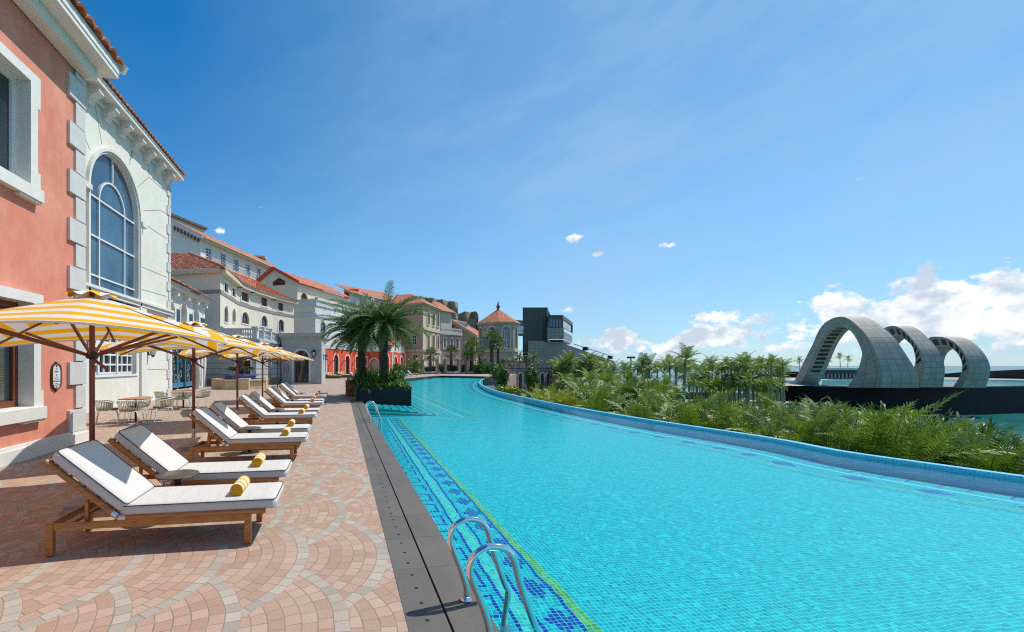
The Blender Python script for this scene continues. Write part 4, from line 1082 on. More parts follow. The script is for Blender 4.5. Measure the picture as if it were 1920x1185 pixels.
def lantern(F, u, z, s=1.0, label='', name='wall_lantern'):
    t = thing(name, label, 'wall lantern'); o = F.P(u, z)
    mb = MB(); mb.bar(F.P(u, z + .25 * s, 0), F.P(u, z + .25 * s, .05 * s), .14 * s, .5 * s); mb.bar(F.P(u, z + .35 * s, .03), F.P(u, z + .35 * s, .26 * s), .035 * s, .035 * s); mb.bar(F.P(u, z - .02 * s, .03), F.P(u, z + .1 * s, .22 * s), .03 * s, .03 * s); mb.build('bracket', M_black2, t)
    mb = MB(); c = F.P(u, z, .26 * s)
    mb.lathe([(.02 * s, -.12 * s), (.09 * s, -.06 * s), (.12 * s, 0), (.01 * s, .0)], 6, c=c, smooth=False); mb.lathe([(.15 * s, .30 * s), (.17 * s, .32 * s), (.10 * s, .42 * s), (.04 * s, .46 * s), (.02 * s, .54 * s)], 6, c=c, smooth=False)
    for k in range(6):
        a = math.pi / 3 * k; mb.bar(c + Vector((.115 * s * math.cos(a), .115 * s * math.sin(a), 0)), c + Vector((.145 * s * math.cos(a), .145 * s * math.sin(a), .31 * s)), .016 * s, .016 * s)
    mb.build('cage', M_black2, t); mb = MB(); mb.lathe([(.10 * s, .01), (.13 * s, .30 * s)], 6, c=c, smooth=False); mb.build('glass', M_lampg, t)
    return t
u, z = F.at(277, 660); lantern(F, u, z - .15, .9, 'black lantern on the pale wall right of the barred window')
F1 = Face((XF, -2), (XF, YC), 0, 8.6)
FL = Face((X2 + .10, Y0), (X2 + .10, Y1), 0, 12); u, z = FL.at(156, 650); lantern(FL, u, z - .1, 1.0, 'slim black lantern on the pilaster beside the salmon house corner')
# ---- low wing with arched upper windows and blue doors
X3 = -11.4
b3 = bldg('arched_wing', 'low wing with tiled eave, arched upper windows and blue shutters behind the pale house')
F = Face((X3, 25.6), (X3, 38.3), 0, 7.25)
for (a, b_, t_, bt) in ((312, 327, 565, 598), (338, 349, 569, 606), (362, 372, 578, 607)):
    winpx(F, b3, 'arch', a, b_, t_, bt, depth=.5, trim=M_trimw, tw=.16, fw=.09, mull=(2, 3), glass=M_shut)
sh = []
for (a, b_, t_, bt) in ((331, 337, 579, 607), (355, 360, 588, 608), (376, 383, 595, 608)):
    u0, zt_ = F.at(a, t_); u1, zb_ = F.at(b_, bt); m = MB(); fbox(m, F, u0, u1, zb_, zt_, 0, .05)
    for k in range(8): fbox(m, F, u0 + .06, u1 - .06, zb_ + .08 + k * (zt_ - zb_ - .16) / 8, zb_ + .08 + (k + .6) * (zt_ - zb_ - .16) / 8, .05, .07)
    m.build('shutter', M_bshut, b3)
# blue door with curling ironwork
d0, zt_ = F.at(323, 640); d1, _ = F.at(378, 640); zt_ = 4.1
F.holes.append((shape('rect', d0, d1, .05, zt_), .3))
dm = MB(); ring_mesh(dm, F, offset_shape(shape('rect', d0, d1, .05, zt_), -.14), shape('rect', d0, d1, .05, zt_), -.3, -.2)
nd = 4
for k in range(1, nd): fbox(dm, F, d0 + (d1 - d0) * k / nd - .09, d0 + (d1 - d0) * k / nd + .09, .05, zt_, -.3, -.19)
fbox(dm, F, d0, d1, .05, .55, -.29, -.2); dr = dm.build('blue_door', mat('teal_door_paint', (.05, .20, .30), .5, var=.12), b3)
gm = MB(); gm.face([F.P(d0, .05, -.29), F.P(d1, .05, -.29), F.P(d1, zt_, -.29), F.P(d0, zt_, -.29)]); gm.build('pane', M_glass, dr)
rr_ = random.Random(2)
M_iron = mat('pale_iron', (.40, .45, .46), .5)
for k in range(nd):
    u0, u1 = d0 + (d1 - d0) * k / nd + .12, d0 + (d1 - d0) * (k + 1) / nd - .12
    for j in range(7):
        cu, cz, r_ = rr_.uniform(u0 + .2, u1 - .2), .8 + j * .45, rr_.uniform(.16, .30); a0 = rr_.uniform(0, 6)
        sc = MB(); sc.tube([F.P(cu + r_ * (1 - i / 16) * math.cos(a0 + i * .5), cz + r_ * (1 - i / 16) * math.sin(a0 + i * .5) * 1.4, -.22) for i in range(14)], .018, 4)
        sc.build('iron_scroll', M_iron, dr)
# pale shell-like arch leaning over the door
am = MB(); 
for s_ in (0,): 
    c0 = F.at(352, 640)[0]
    am.tube([F.P(c0 - .9 + 2.3 * t - .9 * t * t, 4.3 * (1 - t) + .0, .15 + .5 * math.sin(t * 2.4)) for t in [i / 14 for i in range(15)]], [.16 + .05 * math.sin(i / 14 * 3) for i in range(15)], 8)
am.build('curved_rib', M_trimw, b3)
wl = MB(); F.emit(wl); Fe = Face((X3, 38.3), (-22, 38.3), 0, 7.25); Fe.emit(wl); wl.build('wall', M_bluew, b3)
cc = MB(); fbox(cc, F, 0, F.L, F.at(355, 611)[1] - .3, F.at(355, 611)[1], 0, .28); cc.build('string_course', M_trimw, b3); cc = MB(); fbox(cc, F, 0, F.L, 7.0, 7.25, 0, .4); cc.build('cornice', M_trimw, b3); cc = MB(); fbox(cc, F, F.L - .45, F.L, 0, 4.6, 0, .12); cc.build('corner_pilaster', M_trimw, b3)
for k in range(5):
    m = MB(); u = F.L - .6 - k * 2.1; fbox(m, F, u - .15, u + .15, 6.55, 7.0, 0, .38); m.build('bracket', M_trimw, b3)
rf = MB(); barrel(rf, F.P(0, 7.30, .75), F.P(F.L + .5, 7.30, .75), F.P(F.L + .5, 9.3, -3.5), F.P(0, 9.3, -3.5), tl=.27, amp=.07); rf.build('roof', M_tile, b3)

# ---- beige house: shaded side wall, curved front, terrace and balustrade
b4 = bldg('curved_beige_house', 'cream house with curved front, small shuttered windows and big hipped tile roof')
A0, A1 = W(318, 39.8), W(413, 38.6)                       # side wall facing the camera
ZR4 = zz(505, 38.6)
pts = [A1, W(445.5, 45.5), W(470, 48.8), W(511, 53.8), W(551, 58.0)]
ZB = 0.0
wl4 = MB(); sd = Face(A0, A1, 0, ZR4); sd.emit(wl4)
faces = [Face(pts[i], pts[i + 1], 0, ZR4) for i in range(4)]
def on(px):
    xs = [413, 445.5, 470, 511, 551]
    for i in range(4):
        if px < xs[i + 1]: return faces[i]
    return faces[3]
for (a, b_, t_, bt) in ((420, 427, 530, 548), (435, 441, 540, 556), (452, 466, 548, 565), (489, 501, 558, 574), (521, 531, 568, 583)):
    f_ = on((a + b_) / 2); winpx(f_, b4, 'rect', a, b_, t_, bt, depth=.18, trim=M_trimw, tw=.16, fw=.06, glass=M_shut, mull=(1, 1), louv=True)
for (a, b_, t_, bt) in ((420.5, 427, 573, 604), (436, 441, 578, 604), (453, 466.5, 585, 607), (490, 501, 592, 612), (522, 532, 599, 622)):
    f_ = on((a + b_) / 2); winpx(f_, b4, 'arch', a, b_, t_, bt, depth=.2, trim=M_trimw, tw=.12, fw=.10, mull=(2, 3), glass=M_glassb if a > 450 else M_shut)
for f_ in faces: f_.emit(wl4)
wl4.face([(*p, ZR4) for p in ()] or [(*A0, 0), (*A1, 0), (*A1, .01)])
wl4.build('wall', M_beige, b4)
bm_ = MB(); zb1, zb0 = zz(543, 38.6), zz(550, 38.6)
for f_ in [sd] + faces: fbox(bm_, f_, 0, f_.L, zb0, zb1, 0, .06)
bm_.build('string_course', mat('taupe_band', (.27, .23, .21), .85, var=.1), b4)
bm_ = MB()
for f_ in [sd] + faces: fbox(bm_, f_, -.3, f_.L + .2, ZR4 - .35, ZR4, 0, .55)
bm_.build('cornice', M_trimc, b4)
def out(P, d):     # push eave points outwards
    o_ = []
    for i in range(len(P)):
        t = (P[min(len(P) - 1, i + 1)] - P[max(0, i - 1)]).normalized(); nn = Vector((t.y, -t.x)); o_.append(P[i] + nn * d)
    return o_
ep = [A0, A1] + pts[1:]
eo = [A0 + (A1 - A0).normalized() * 0 - sd.n * -.7, A1 + sd.n * .7 + faces[0].n * .7] + [pts[i] + faces[min(i, 3)].n * .7 for i in (1, 2, 3)] + [pts[4] + faces[3].n * .7]
apx = Vector((*W(355, 44.5), zz(476, 44.5))); rid = [apx, Vector((*W(372, 46), zz(478.5, 46)))]
E3 = lambda p: Vector((*p, ZR4 + .05))
rf = MB()
barrel(rf, E3(eo[0]), E3(eo[1]), apx, apx + Vector((-4, .3, 0)), tl=.33, amp=.07)
r1, r2, r3, r4 = Vector((*W(430, 52), zz(507, 52))), Vector((*W(482, 58.6), zz(527, 58.6))), Vector((*W(515, 64), zz(545, 64))), Vector((*W(551, 68), zz(563, 68)))
barrel(rf, E3(eo[1]), E3(eo[2]), r1, apx, tl=.33, amp=.07); barrel(rf, E3(eo[2]), E3(eo[3]), r2, r1, tl=.33, amp=.07)
barrel(rf, E3(eo[3]), E3(eo[4]), r3, r2, tl=.33, amp=.07); barrel(rf, E3(eo[4]), E3(eo[5]), r4, r3, tl=.33, amp=.07)
rfo = rf.build('roof', M_tile, b4)
hp = MB(); hp.tube([E3(eo[1]) + Vector((0, 0, .1)), apx + Vector((0, 0, .1))], .12, 6); hp.build('hip_ridge', M_tile, rfo)

# terrace block with balustrade in front of it
tb_ = bldg('terrace_block', 'blue grey ground floor block carrying the balustraded terrace', 'building')
T0, T1, T2, T3, T4 = W(414, 37.2), W(480, 37.2), W(505, 39.6), W(523, 42.6), W(540, 45.0)
ZTB = zz(636, 37.2)
tf = [Face(T0, T1, 0, ZTB), Face(T1, T2, 0, ZTB), Face(T2, T3, 0, ZTB), Face(T3, T4, 0, ZTB)]
lowf = Face(W(372, 38.4), W(480, 37.5), 0, ZTB - .6)
wm = MB()
u0, u1 = lowf.at(444, 700)[0], lowf.at(470, 700)[0]; window(lowf, tb_, 'rect', u0, u1, .05, 3.3, depth=.3, trim=M_trimw, tw=.18, fw=.12, mull=(2, 2), name='door')
lowf.emit(wm); lf2 = Face(W(480, 37.5), W(528, 42.0), 0, ZTB - .6)
for (a, b_) in ((503, 508),): window(lf2, tb_, 'rect', lf2.at(a, 690)[0], lf2.at(b_, 690)[0], .05, 2.6, depth=.2, frame=M_grey, fw=.06)
lf2.emit(wm); wm.build('wall', M_grey, tb_)
g2 = MB()
for k in range(6): 
    for f_ in (lowf, lf2): fbox(g2, f_, 0, f_.L, .95 + k * .52, .99 + k * .52, 0, .012)
g2.build('grooves', mat('dark_groove', (.10, .12, .13), .9), tb_)
g2 = MB(); 
for f_ in (lowf, lf2): fbox(g2, f_, 0, f_.L, 0, .62, .0, .08)
g2.build('stone_plinth', mat('brown_stone_base', (.22, .17, .13), .8, var=.4, scale=6, bump=.4), tb_)
cm_ = MB(); top = [p + (tf[min(i, 3)].n * .35) for i, p in enumerate([T0, T1, T2, T3, T4])]
for k, (dz, dd) in enumerate(((0, .0), (-.22, -.12), (-.42, -.26))):
    pp = [p - tf[min(i, 3)].n * -dd for i, p in enumerate(top)] + [T4 + Vector((-6, 4)), T0 + Vector((-3, 5))]
    cm_.prism([tuple(p) for p in pp], ZTB - .22 + dz, ZTB + dz, 0)
cm_.build('terrace_slab', M_grey, tb_)
bal = thing('balustrade', 'blue grey stone balustrade with turned balusters round the terrace', 'balustrade')
rail = MB(); piers = []
H_ = .95
pl_ = [T0, W(433, 37.2), W(455, 37.2), W(480, 37.2)]
M_bal = mat('pale_blue_stone', (.52, .55, .56), .85, var=.1, bump=.2)
so_ = MB(); f_ = Face(W(420, 37.2), W(453, 37.2), 0, 1); fbox(so_, f_, 0, f_.L, ZTB, ZTB + H_ - .1, -.12, .10); so_.build('solid_panel', M_bal, bal)
segs = [(T0, T1), (T1, T2), (T2, T3), (T3, T4)]
for a, b_ in segs:
    f_ = Face(a, b_, 0, 1); fbox(rail, f_, 0, f_.L, ZTB + H_ - .12, ZTB + H_, -.16, .16); fbox(rail, f_, 0, f_.L, ZTB, ZTB + .10, -.14, .14)
rail.build('rail', M_bal, bal)
for p in (T0, W(478, 37.3), W(491, 38.3), T2, T3, T4):
    m = MB(); m.box((p.x - .2, p.y - .2, ZTB), (p.x + .2, p.y + .2, ZTB + H_ + .05)); m.box((p.x - .27, p.y - .27, ZTB + H_ + .05), (p.x + .27, p.y + .27, ZTB + H_ + .15)); m.build('pier', M_bal, bal)
bp = None; nb = 0
def baluster(p):
    global bp
    if bp is None:
        m = MB(); m.lathe([(.06, .1), (.075, .14), (.045, .2), (.05, .26), (.095, .38), (.085, .5), (.045, .66), (.04, .74), (.07, .78), (.06, .84)], 10); bp = m.build('baluster', M_bal, bal); bp.location = (p.x, p.y, ZTB); return
    o = bp.copy(); C.objects.link(o); o.parent = bal; o.location = (p.x, p.y, ZTB)
for px in (456, 460.5, 465, 469.5, 474): baluster(W(px, 37.2))
for a, b_, n_ in ((W(491, 38.3), T2, 6), (T2, T3, 9), (T3, T4, 7)):
    for k in range(n_): baluster(a + (b_ - a) * (k + .7) / (n_ + .4))

# ---- grey portal with the arched glass door
bp_ = bldg('grey_portal', 'blue grey entrance porch with arched brown glass door', 'porch')
P0, P1, P2_ = W(528, 41.6), W(603, 41.0), W(610, 46.5); ZP = zz(634, 41)
F = Face(P0, P1, 0, ZP)
w_ = winpx(F, bp_, 'arch', 551, 579.5, 657, 717.5, depth=.35, trim=M_trimw, tw=.20, td=.08, fw=.13, mull=(2, 2), name='arched_door')
u0, zt_ = F.at(551, 657); u1, _ = F.at(579.5, 657); fan = MB(); cu = (u0 + u1) / 2; zs_ = zt_ - (u1 - u0) / 2
for k in range(1, 6): 
    a = math.pi * k / 6; fan.bar(F.P(cu, zs_, -.31), F.P(cu + (u1 - u0) / 2 * math.cos(a), zs_ + (u1 - u0) / 2 * math.sin(a), -.31), .04, .04)
fbox(fan, F, u0, u1, zs_ - .08, zs_ + .08, -.34, -.27); fan.build('fanlight_bars', M_brown, w_)
wl = MB(); F.emit(wl); F2 = Face(P1, P2_, 0, ZP); F2.emit(wl); F3 = Face(P0, P0 + Vector((-1.5, 6)), 0, ZP); F3.emit(wl); wl.build('wall', M_grey, bp_)
cr = MB(); q = [P0, P1, P2_, P0 + Vector((-1.5, 6))]; ce = sum(q, Vector((0, 0))) / 4
for z0_, z1_, d_ in ((ZP - .02, ZP + .16, .12), (ZP + .16, ZP + .42, .30), (ZP + .42, ZP + .50, .36)):
    cr.prism([tuple(p + (p - ce).normalized() * d_ * 1.4) for p in q], z0_, z1_)
cr.build('cornice', M_grey, bp_)
u, z = F.at(590, 662); lantern(F, u, z - .3, 1.25, 'black lantern on the grey porch right of the arched door')
u, z = F2.at(606.5, 668); lantern(F2, u, z - .3, 1.1, 'black lantern on the sunlit return of the grey porch')
pq = thing('oval_plaque', 'thin outlined oval plaque on the grey porch left of the arched door', 'plaque'); uc, zc_ = F.at(537, 691); 
mb = MB(); ring_mesh(mb, F, stadium(uc, zc_ - .42, zc_ + .42, .19), stadium(uc, zc_ - .45, zc_ + .45, .22), 0, .04); mb.build('rim', M_black2, pq)
mb = MB(); mb.face([F.P(u, z, .02) for u, z in stadium(uc, zc_ - .42, zc_ + .42, .19)]); fbox(mb, F, uc - .03, uc + .03, zc_ - .2, zc_ + .2, .02, .03, 1); mb.build('plate', [M_grey, M_black2], pq)

# ---- fountain
fo = thing('fountain', 'octagonal beige stone fountain with blue tiled tier in front of the grey wall', 'fountain', (*W(451, 33.0), 0))
M_fst = mat('fountain_sandstone', (.55, .43, .25), .8, var=.25, scale=3, bump=.3); M_ftl = mat('violet_blue_tile', (.10, .11, .36), .35, var=.25, scale=8)
m = MB()
def gon(r, n=8, off=0): return [(r * math.cos(2 * math.pi * (k + .5) / n + off), r * math.sin(2 * math.pi * (k + .5) / n + off) * .8) for k in range(n)]
m.prism(gon(1.95), 0, .62); m.prism(gon(2.08), .62, .72)
for k in range(4):
    a = math.pi / 2 * k + .35; m.box((1.55 * math.cos(a) - .42, 1.3 * math.sin(a) - .42, 0), (1.55 * math.cos(a) + .42, 1.3 * math.sin(a) + .42, .80))
m.build('basin', M_fst, fo, bevel=.02)
m = MB(); m.prism(gon(1.72), .66, .74); m.build('basin_water', M_sea, fo)
m = MB(); m.prism(gon(1.15), .70, 1.0); m.prism(gon(1.35), 1.0, 1.12); m.build('tiled_tier', M_ftl, fo)
m = MB(); m.lathe([(.40, 1.1), (.34, 1.5), (.22, 1.8), (.30, 2.0), (.20, 2.4), (.14, 2.9), (.02, 3.1)], 12); m.build('finial', mat('dark_bronze', (.035, .04, .03), .5, .3, var=.4), fo)
M_succ = mat('olive_leaves', (.10, .13, .035), .7, var=.5, scale=6)
rr_ = random.Random(8)
for k in range(4):
    a = math.pi / 2 * k + .6; m = MB(); cx, cy = .75 * math.cos(a), .55 * math.sin(a)
    for j in range(60):
        az_, el_ = rr_.uniform(0, 6.28), rr_.uniform(-.2, 1.5); d_ = Vector((math.cos(az_) * math.cos(el_), math.sin(az_) * math.cos(el_), math.sin(el_))); p = Vector((cx, cy, 1.3)) + d_ * .22; q_ = p + d_ * .22; s_ = d_.cross(Vector((0, 0, 1))).normalized() * .09
        m.face([p, p + d_ * .12 + s_, q_, p + d_ * .12 - s_])
    m.build('shrub_ball', M_succ, fo)
# ---- tall white house behind, with blue shutters and balconies
b6 = bldg('tall_white_house', 'tall white house behind with blue shuttered balcony windows under a long tiled roof')
Q0, Q1, Q2 = W(316, 71.2), W(376, 73.1), W(512, 96.9)
zA = zz(447, 73.1)
F = Face(Q1, Q2, 6, zA); FG = Face(Q0, Q1, 6, zA); FG.outline = [(0, 6), (FG.L, 6), (FG.L, zA), (0, FG.at(317, 415)[1])]
bcs = []
for k, (a, b_, t_, bt) in enumerate(((386, 397, 465, 487), (413.5, 423.5, 475, 498), (438.5, 447.5, 486, 508), (461.5, 469, 495, 516), (482, 489, 503, 523))):
    w_ = winpx(F, b6, 'rect', a, b_, t_, bt, depth=.15, trim=M_trimw, tw=.18, fw=.12, frame=M_wframe, mull=(2, 4), glass=M_bshut)
    u0, zf = F.at(a - 5, bt + 2); u1, _ = F.at(b_ + 11, bt + 2); bc = MB(); fbox(bc, F, u0, u1, zf - .45, zf - .15, 0, 1.1); bo = bc.build('balcony', M_trimw, b6)
    rl = MB(); fbox(rl, F, u0, u1, zf + .85, zf + .95, 1.0, 1.08)
    n_ = 14
    for j in range(n_ + 1): uu_ = u0 + (u1 - u0) * j / n_; fbox(rl, F, uu_ - .04, uu_ + .04, zf - .15, zf + .9, 1.01, 1.07)
    rl.build('railing', mat('balcony_iron', (.18, .21, .24), .5), bo)
wl = MB(); F.emit(wl); FG.emit(wl); wl.build('wall', M_white, b6)
rf = MB(); e0, e1 = F.P(-.3, zA + .1, 1.2), F.P(F.L, zA + .1, 1.2); r0 = Vector((*W(321, 77.5), zz(410, 77.5))); r1 = Vector((*W(514, 113.8), zz(496, 113.8)))
roofquad(rf, [e0, e1, r1, r0]); rfo = rf.build('roof', [M_roofr, M_trimc], b6)
ch_ = MB(); cp = W(491, 105); ch_.box((cp.x - 2.2, cp.y - 1, zz(500, 105)), (cp.x + .6, cp.y + 1, zz(485, 105))); ch_.box((cp.x - 2.6, cp.y - 1.4, zz(485, 105)), (cp.x + 1, cp.y + 1.4, zz(482, 105))); ch_.build('chimney', M_trimc, rfo)
fb = MB(); fbox(fb, F, -.3, F.L, zA - .2, zA + .05, 0, 1.0); fb.build('soffit', M_trimc, b6)
for k in range(8):
    m = MB(); u, zt_ = FG.at(328 + k * 6.3, 430 + k * 3.2); fbox(m, FG, u - .15, u + .15, zt_ - .1, zt_ + .45, 0, .5); m.build('rafter_end', M_brown, b6)
ph = MB(); p0, p1 = W(300, 87.5), W(384, 95); f_ = Face(p0, p1, 18, 40); f_.outline = [(0, 18), (f_.L, 18), (f_.L, f_.at(384, 430)[1]), (0, f_.at(302, 396)[1])]; f_.emit(ph)
ph.build('penthouse_wall', M_white, b6); pr = MB(); a_, b2_ = f_.at(300, 395), f_.at(386, 430); pr.bar(f_.P(a_[0], a_[1], .3), f_.P(b2_[0], b2_[1], .3), .9, .45); pr.build('penthouse_roof', mat('weathered_tile', (.22, .15, .11), .9, var=.3), b6)

# ---- gabled block, long white and red house curving away
dF, dS = cw(.37, .929), cw(-.929, .37)
b5 = bldg('red_arcade_house', 'long white house with red ground floor of arched glass doors')
O5 = cw(-16.1, 82.0)
pA = O5 - dF * 3.0; pB = O5 + dF * 17.2; zr = 5.1; zc5 = 13.9
F = Face(pA, pB, zr, zc5); FR = Face(pA, pB, 0, zr); FSd = Face(pA + dS * 5.6, pA, 0, zc5)
winpx(F, b5, 'arch', 601, 610, 602.5, 634, depth=.2, trim=M_trimw, tw=.10, fw=.12, mull=(2, 1), glass=M_glassb)
for (a, b_) in ((646, 655), (665, 672)): winpx(F, b5, 'arch', a, b_, 621, 640, depth=.2, trim=M_trimw, tw=.12, fw=.08, mull=(2, 1))
for (a, c_) in ((609, 577), (628, 582)):
    winpx(F, b5, 'round', a - 2.2, a + 2.2, c_ - 3.5, c_ + 3.5, depth=.15, trim=M_trimw, tw=.15, fw=.05, mull=(1, 1), glass=M_bluew)
for (a, b_, t_, bt) in ((599.5, 612, 664, 703), (624.5, 635.5, 665, 703.5), (646, 656.5, 666.5, 702.5), (665, 674.5, 667.5, 702), (682, 690, 669, 701)):
    winpx(FR, b5, 'arch', a + 1.2, b_ - 1.2, t_, bt, depth=.3, trim=M_trimw, tw=.24, td=.08, fw=.13, mull=(2, 2), glass=M_glass, name='arched_door')
wl = MB(); F.emit(wl); wl.build('upper_wall', M_bluew, b5); wl = MB(); FR.emit(wl); wl.build('red_wall', M_red, b5)
wl = MB(); FSd.emit(wl); wl.build('side_wall', M_beige, b5)
cc = MB()
for f_ in (F, FSd):
    fbox(cc, f_, 0, f_.L, zc5 - .9, zc5 + .1, 0, .18); fbox(cc, f_, 0, f_.L, zc5 + .1, zc5 + .3, -.3, .32); fbox(cc, f_, 0, f_.L, F.at(592, 589)[1] - .35, F.at(592, 589)[1] + .25, 0, .22)
fbox(cc, F, 0, F.L, zr, zr + .75, 0, .12); cc.build('mouldings', mat('pale_blue_moulding', (.52, .60, .60), .8, var=.06), b5)
rt = MB(); rt.prism([tuple(p) for p in (pA, pB, pB + dS * 7, pA + dS * 7)], zc5 - .3, zc5); rt.build('terrace', M_trimc, b5)
fi = 0
for a in (618.5, 641, 661, 679):
    u, z = FR.at(a, 676); t = thing('gooseneck_lamp', 'black gooseneck wall lamp between red arcade arches, %s from the porch' % ['first', 'second', 'third', 'fourth'][fi], 'wall lamp', group='wall lamps on the red arcade'); fi += 1
    m = MB(); m.tube([FR.P(u - .3, z - 1.1, .1), FR.P(u - .2, z - .5, .2), FR.P(u + .1, z - .1, .5), FR.P(u + .35, z, .75)], .06, 6); m.build('arm', M_black2, t); m = MB(); m.lathe([(.02, .15), (.22, -.15), (.01, -.15)], 8, c=FR.P(u + .38, z, .8)); m.build('shade', M_black2, t)
# gabled upper block
b5g = bldg('gabled_house', 'cream gabled house with red edged roof and louvred attic opening')
gA = cw(-20.9, 80.7); zE = zz(531, 80.7); gW = 8.9
FG = Face(gA + dS * gW, gA, 6, zE); FG.outline = [(0, 6), (FG.L, 6), (FG.L, zE), (FG.L * .40, zz(505, 82.5)), (0, FG.at(488, 528)[1])]
u0, z0_ = FG.at(511, 536); u1, _ = FG.at(535, 536); zt_ = FG.at(524, 520)[1]
h = [(u0, z0_), (u1, z0_), (u1, z0_ + .7), ((u0 + u1) / 2, zt_), (u0, z0_ + .7)]; FG.holes.append((h, .25))
m = MB(); m.face([FG.P(u, z, -.2) for u, z in h]); 
for k in range(5): fbox(m, FG, u0 + .1, u1 - .1, z0_ + .1 + k * .28, z0_ + .22 + k * .28, -.2, -.08)
m.build('attic_louvre', M_shut, b5g)
FE_ = Face(gA, gA + dF * 19, 12, zE)
for (a, b_, t_, bt) in ((564, 577, 549, 566), (588, 599, 557, 571), (612, 621, 565, 577), (633, 641, 571, 581)): winpx(FE_, b5g, 'arch', a, b_, t_, bt, depth=.3, trim=M_trimw, tw=.15, fw=.10, mull=(2, 1), glass=M_shut)
wl = MB(); FG.emit(wl); FE_.emit(wl); wl.build('wall', M_beige, b5g)
rf = MB(); eo_ = .7
ap = FG.P(FG.L * .40, zz(504, 82.5) + .15, .5); e0 = FG.P(FG.L + .7, zE + .05, .5); ew = FG.P(-.6, FG.at(488, 528)[1] - .1, .5); back = Vector((*dF, 0)) * 20
roofquad(rf, [e0, e0 + back, ap + back, ap]); roofquad(rf, [ew + back, ew, ap, ap + back]); rfo = rf.build('roof', [M_roofr, mat('red_verge', (.50, .10, .06), .7)], b5g)
vb = MB(); vb.bar(e0 + FG.P(0, 0, .1) - FG.P(0, 0, 0), ap + FG.P(0, 0, .1) - FG.P(0, 0, 0), .12, .55); vb.bar(ew + FG.P(0, 0, .1) - FG.P(0, 0, 0), ap + FG.P(0, 0, .1) - FG.P(0, 0, 0), .12, .55); vb.build('red_verge_board', mat('red_board', (.52, .09, .05), .7), rfo)

# projecting red house with gable, white strips
b5b = bldg('small_red_house', 'small red and white gabled house with pale blind arches')
C1, C2 = cw(-5.9, 98.5), cw(-.7, 111.7)
F = Face(C1, C2, 0, 5.1); FU = Face(C1, C2, 5.1, zz(640, 105)); S0 = cw(-10.2, 100.2); FC = Face(S0, C1, 0, 5.1); FCU = Face(S0, C1, 5.1, 10.5)
for (a, b_, t_, bt) in ((720.5, 729.5, 664, 699), (738.5, 744.5, 668, 699), (750.5, 755.5, 669, 699)): winpx(F, b5b, 'arch', a, b_, t_, bt, depth=.4, trim=M_trimw, tw=.3, fw=.05, mull=(1, 1), glass=M_cream, name='blind_arch')
winpx(FC, b5b, 'arch', 694, 710, 673, 700, depth=.5, trim=M_trimw, tw=.3, fw=.05, mull=(1, 1), glass=M_sand, name='blind_arch')
wl = MB(); F.emit(wl); FC.emit(wl); wl.build('red_wall', M_red, b5b)
ug0, _ = FU.at(735, 650); ug1, _ = FU.at(760.5, 650); za = FU.at(748, 628)[1]; zs_ = FU.at(736, 646)[1]; ze_ = FU.at(760, 652)[1]
FU.outline = [(0, 5.1), (FU.L, 5.1), (FU.L, ze_), ((ug0 + ug1) / 2, za), (ug0, zs_ + .4), (ug0, zs_ - .2), (0, zs_ - .2)]
for a in (741.5, 753): winpx(FU, b5b, 'arch', a - 1, a + 1, 641, 658, depth=.1, trim=M_bluew, tw=.3, fw=.05, mull=(1, 1), glass=M_glassb)
for a in (725.5, 731.5): winpx(FU, b5b, 'round', a - 1.3, a + 1.3, 649, 655, depth=.1, trim=M_bluew, tw=.25, fw=.05, mull=(1, 1), glass=M_red)
wl = MB(); FU.emit(wl); FCU.emit(wl); wl.build('upper_wall', M_bluew, b5b)
for a in (735.5, 759.5):
    m = MB(); u, _ = F.at(a, 690)
    for k in range(10): fbox(m, F, u - (.22 if k % 2 else .38), u + (.22 if k % 2 else .38), .05 + k * .5, .5 + k * .5, 0, .1)
    m.build('quoins', M_trimw, b5b)
rf = MB(); bk = Vector((*dS, 0)) * 8; ap = FU.P((ug0 + ug1) / 2, za + .2, .6)
eL, eR = FU.P(ug0 - .9, zs_ - .3, .6), FU.P(FU.L + .9, ze_ - .4, .6)
roofquad(rf, [eR, eR + bk, ap + bk, ap]); roofquad(rf, [eL + bk, eL, ap, ap + bk]); roofquad(rf, [FU.P(0, zs_ - .2, .6), FU.P(ug0, zs_ - .2, .6), FU.P(ug0, zs_ + 2, -3), FU.P(0, zs_ + 2, -3)])
rf.build('roof', [M_roofr, mat('red_verge2', (.50, .10, .06), .7)], b5b)
# tiled roofs and walls between, mostly behind the big palms
b5c = bldg('hidden_tiled_house', 'tiled roof house mostly hidden behind the two large palms')
h0 = W(652, 104); F = Face(W(655, 106), W(765, 128), 4, zz(562, 118)); wl = MB(); F.emit(wl); wl.build('wall', M_white, b5c)
rf = MB(); roofquad(rf, [F.P(-1, F.z1, 1), F.P(F.L, F.z1, 1), F.P(F.L - 3, F.z1 + 4.0, -7), F.P(2, F.z1 + 3.2, -7)]); ro_ = rf.build('roof', [M_roofr, M_trimc], b5c)
m = MB(); p = W(660, 110); m.box((p.x - 2, p.y - 1, zz(560, 110)), (p.x + 1.6, p.y + 1, zz(543, 110))); m.build('chimney', M_red, ro_)

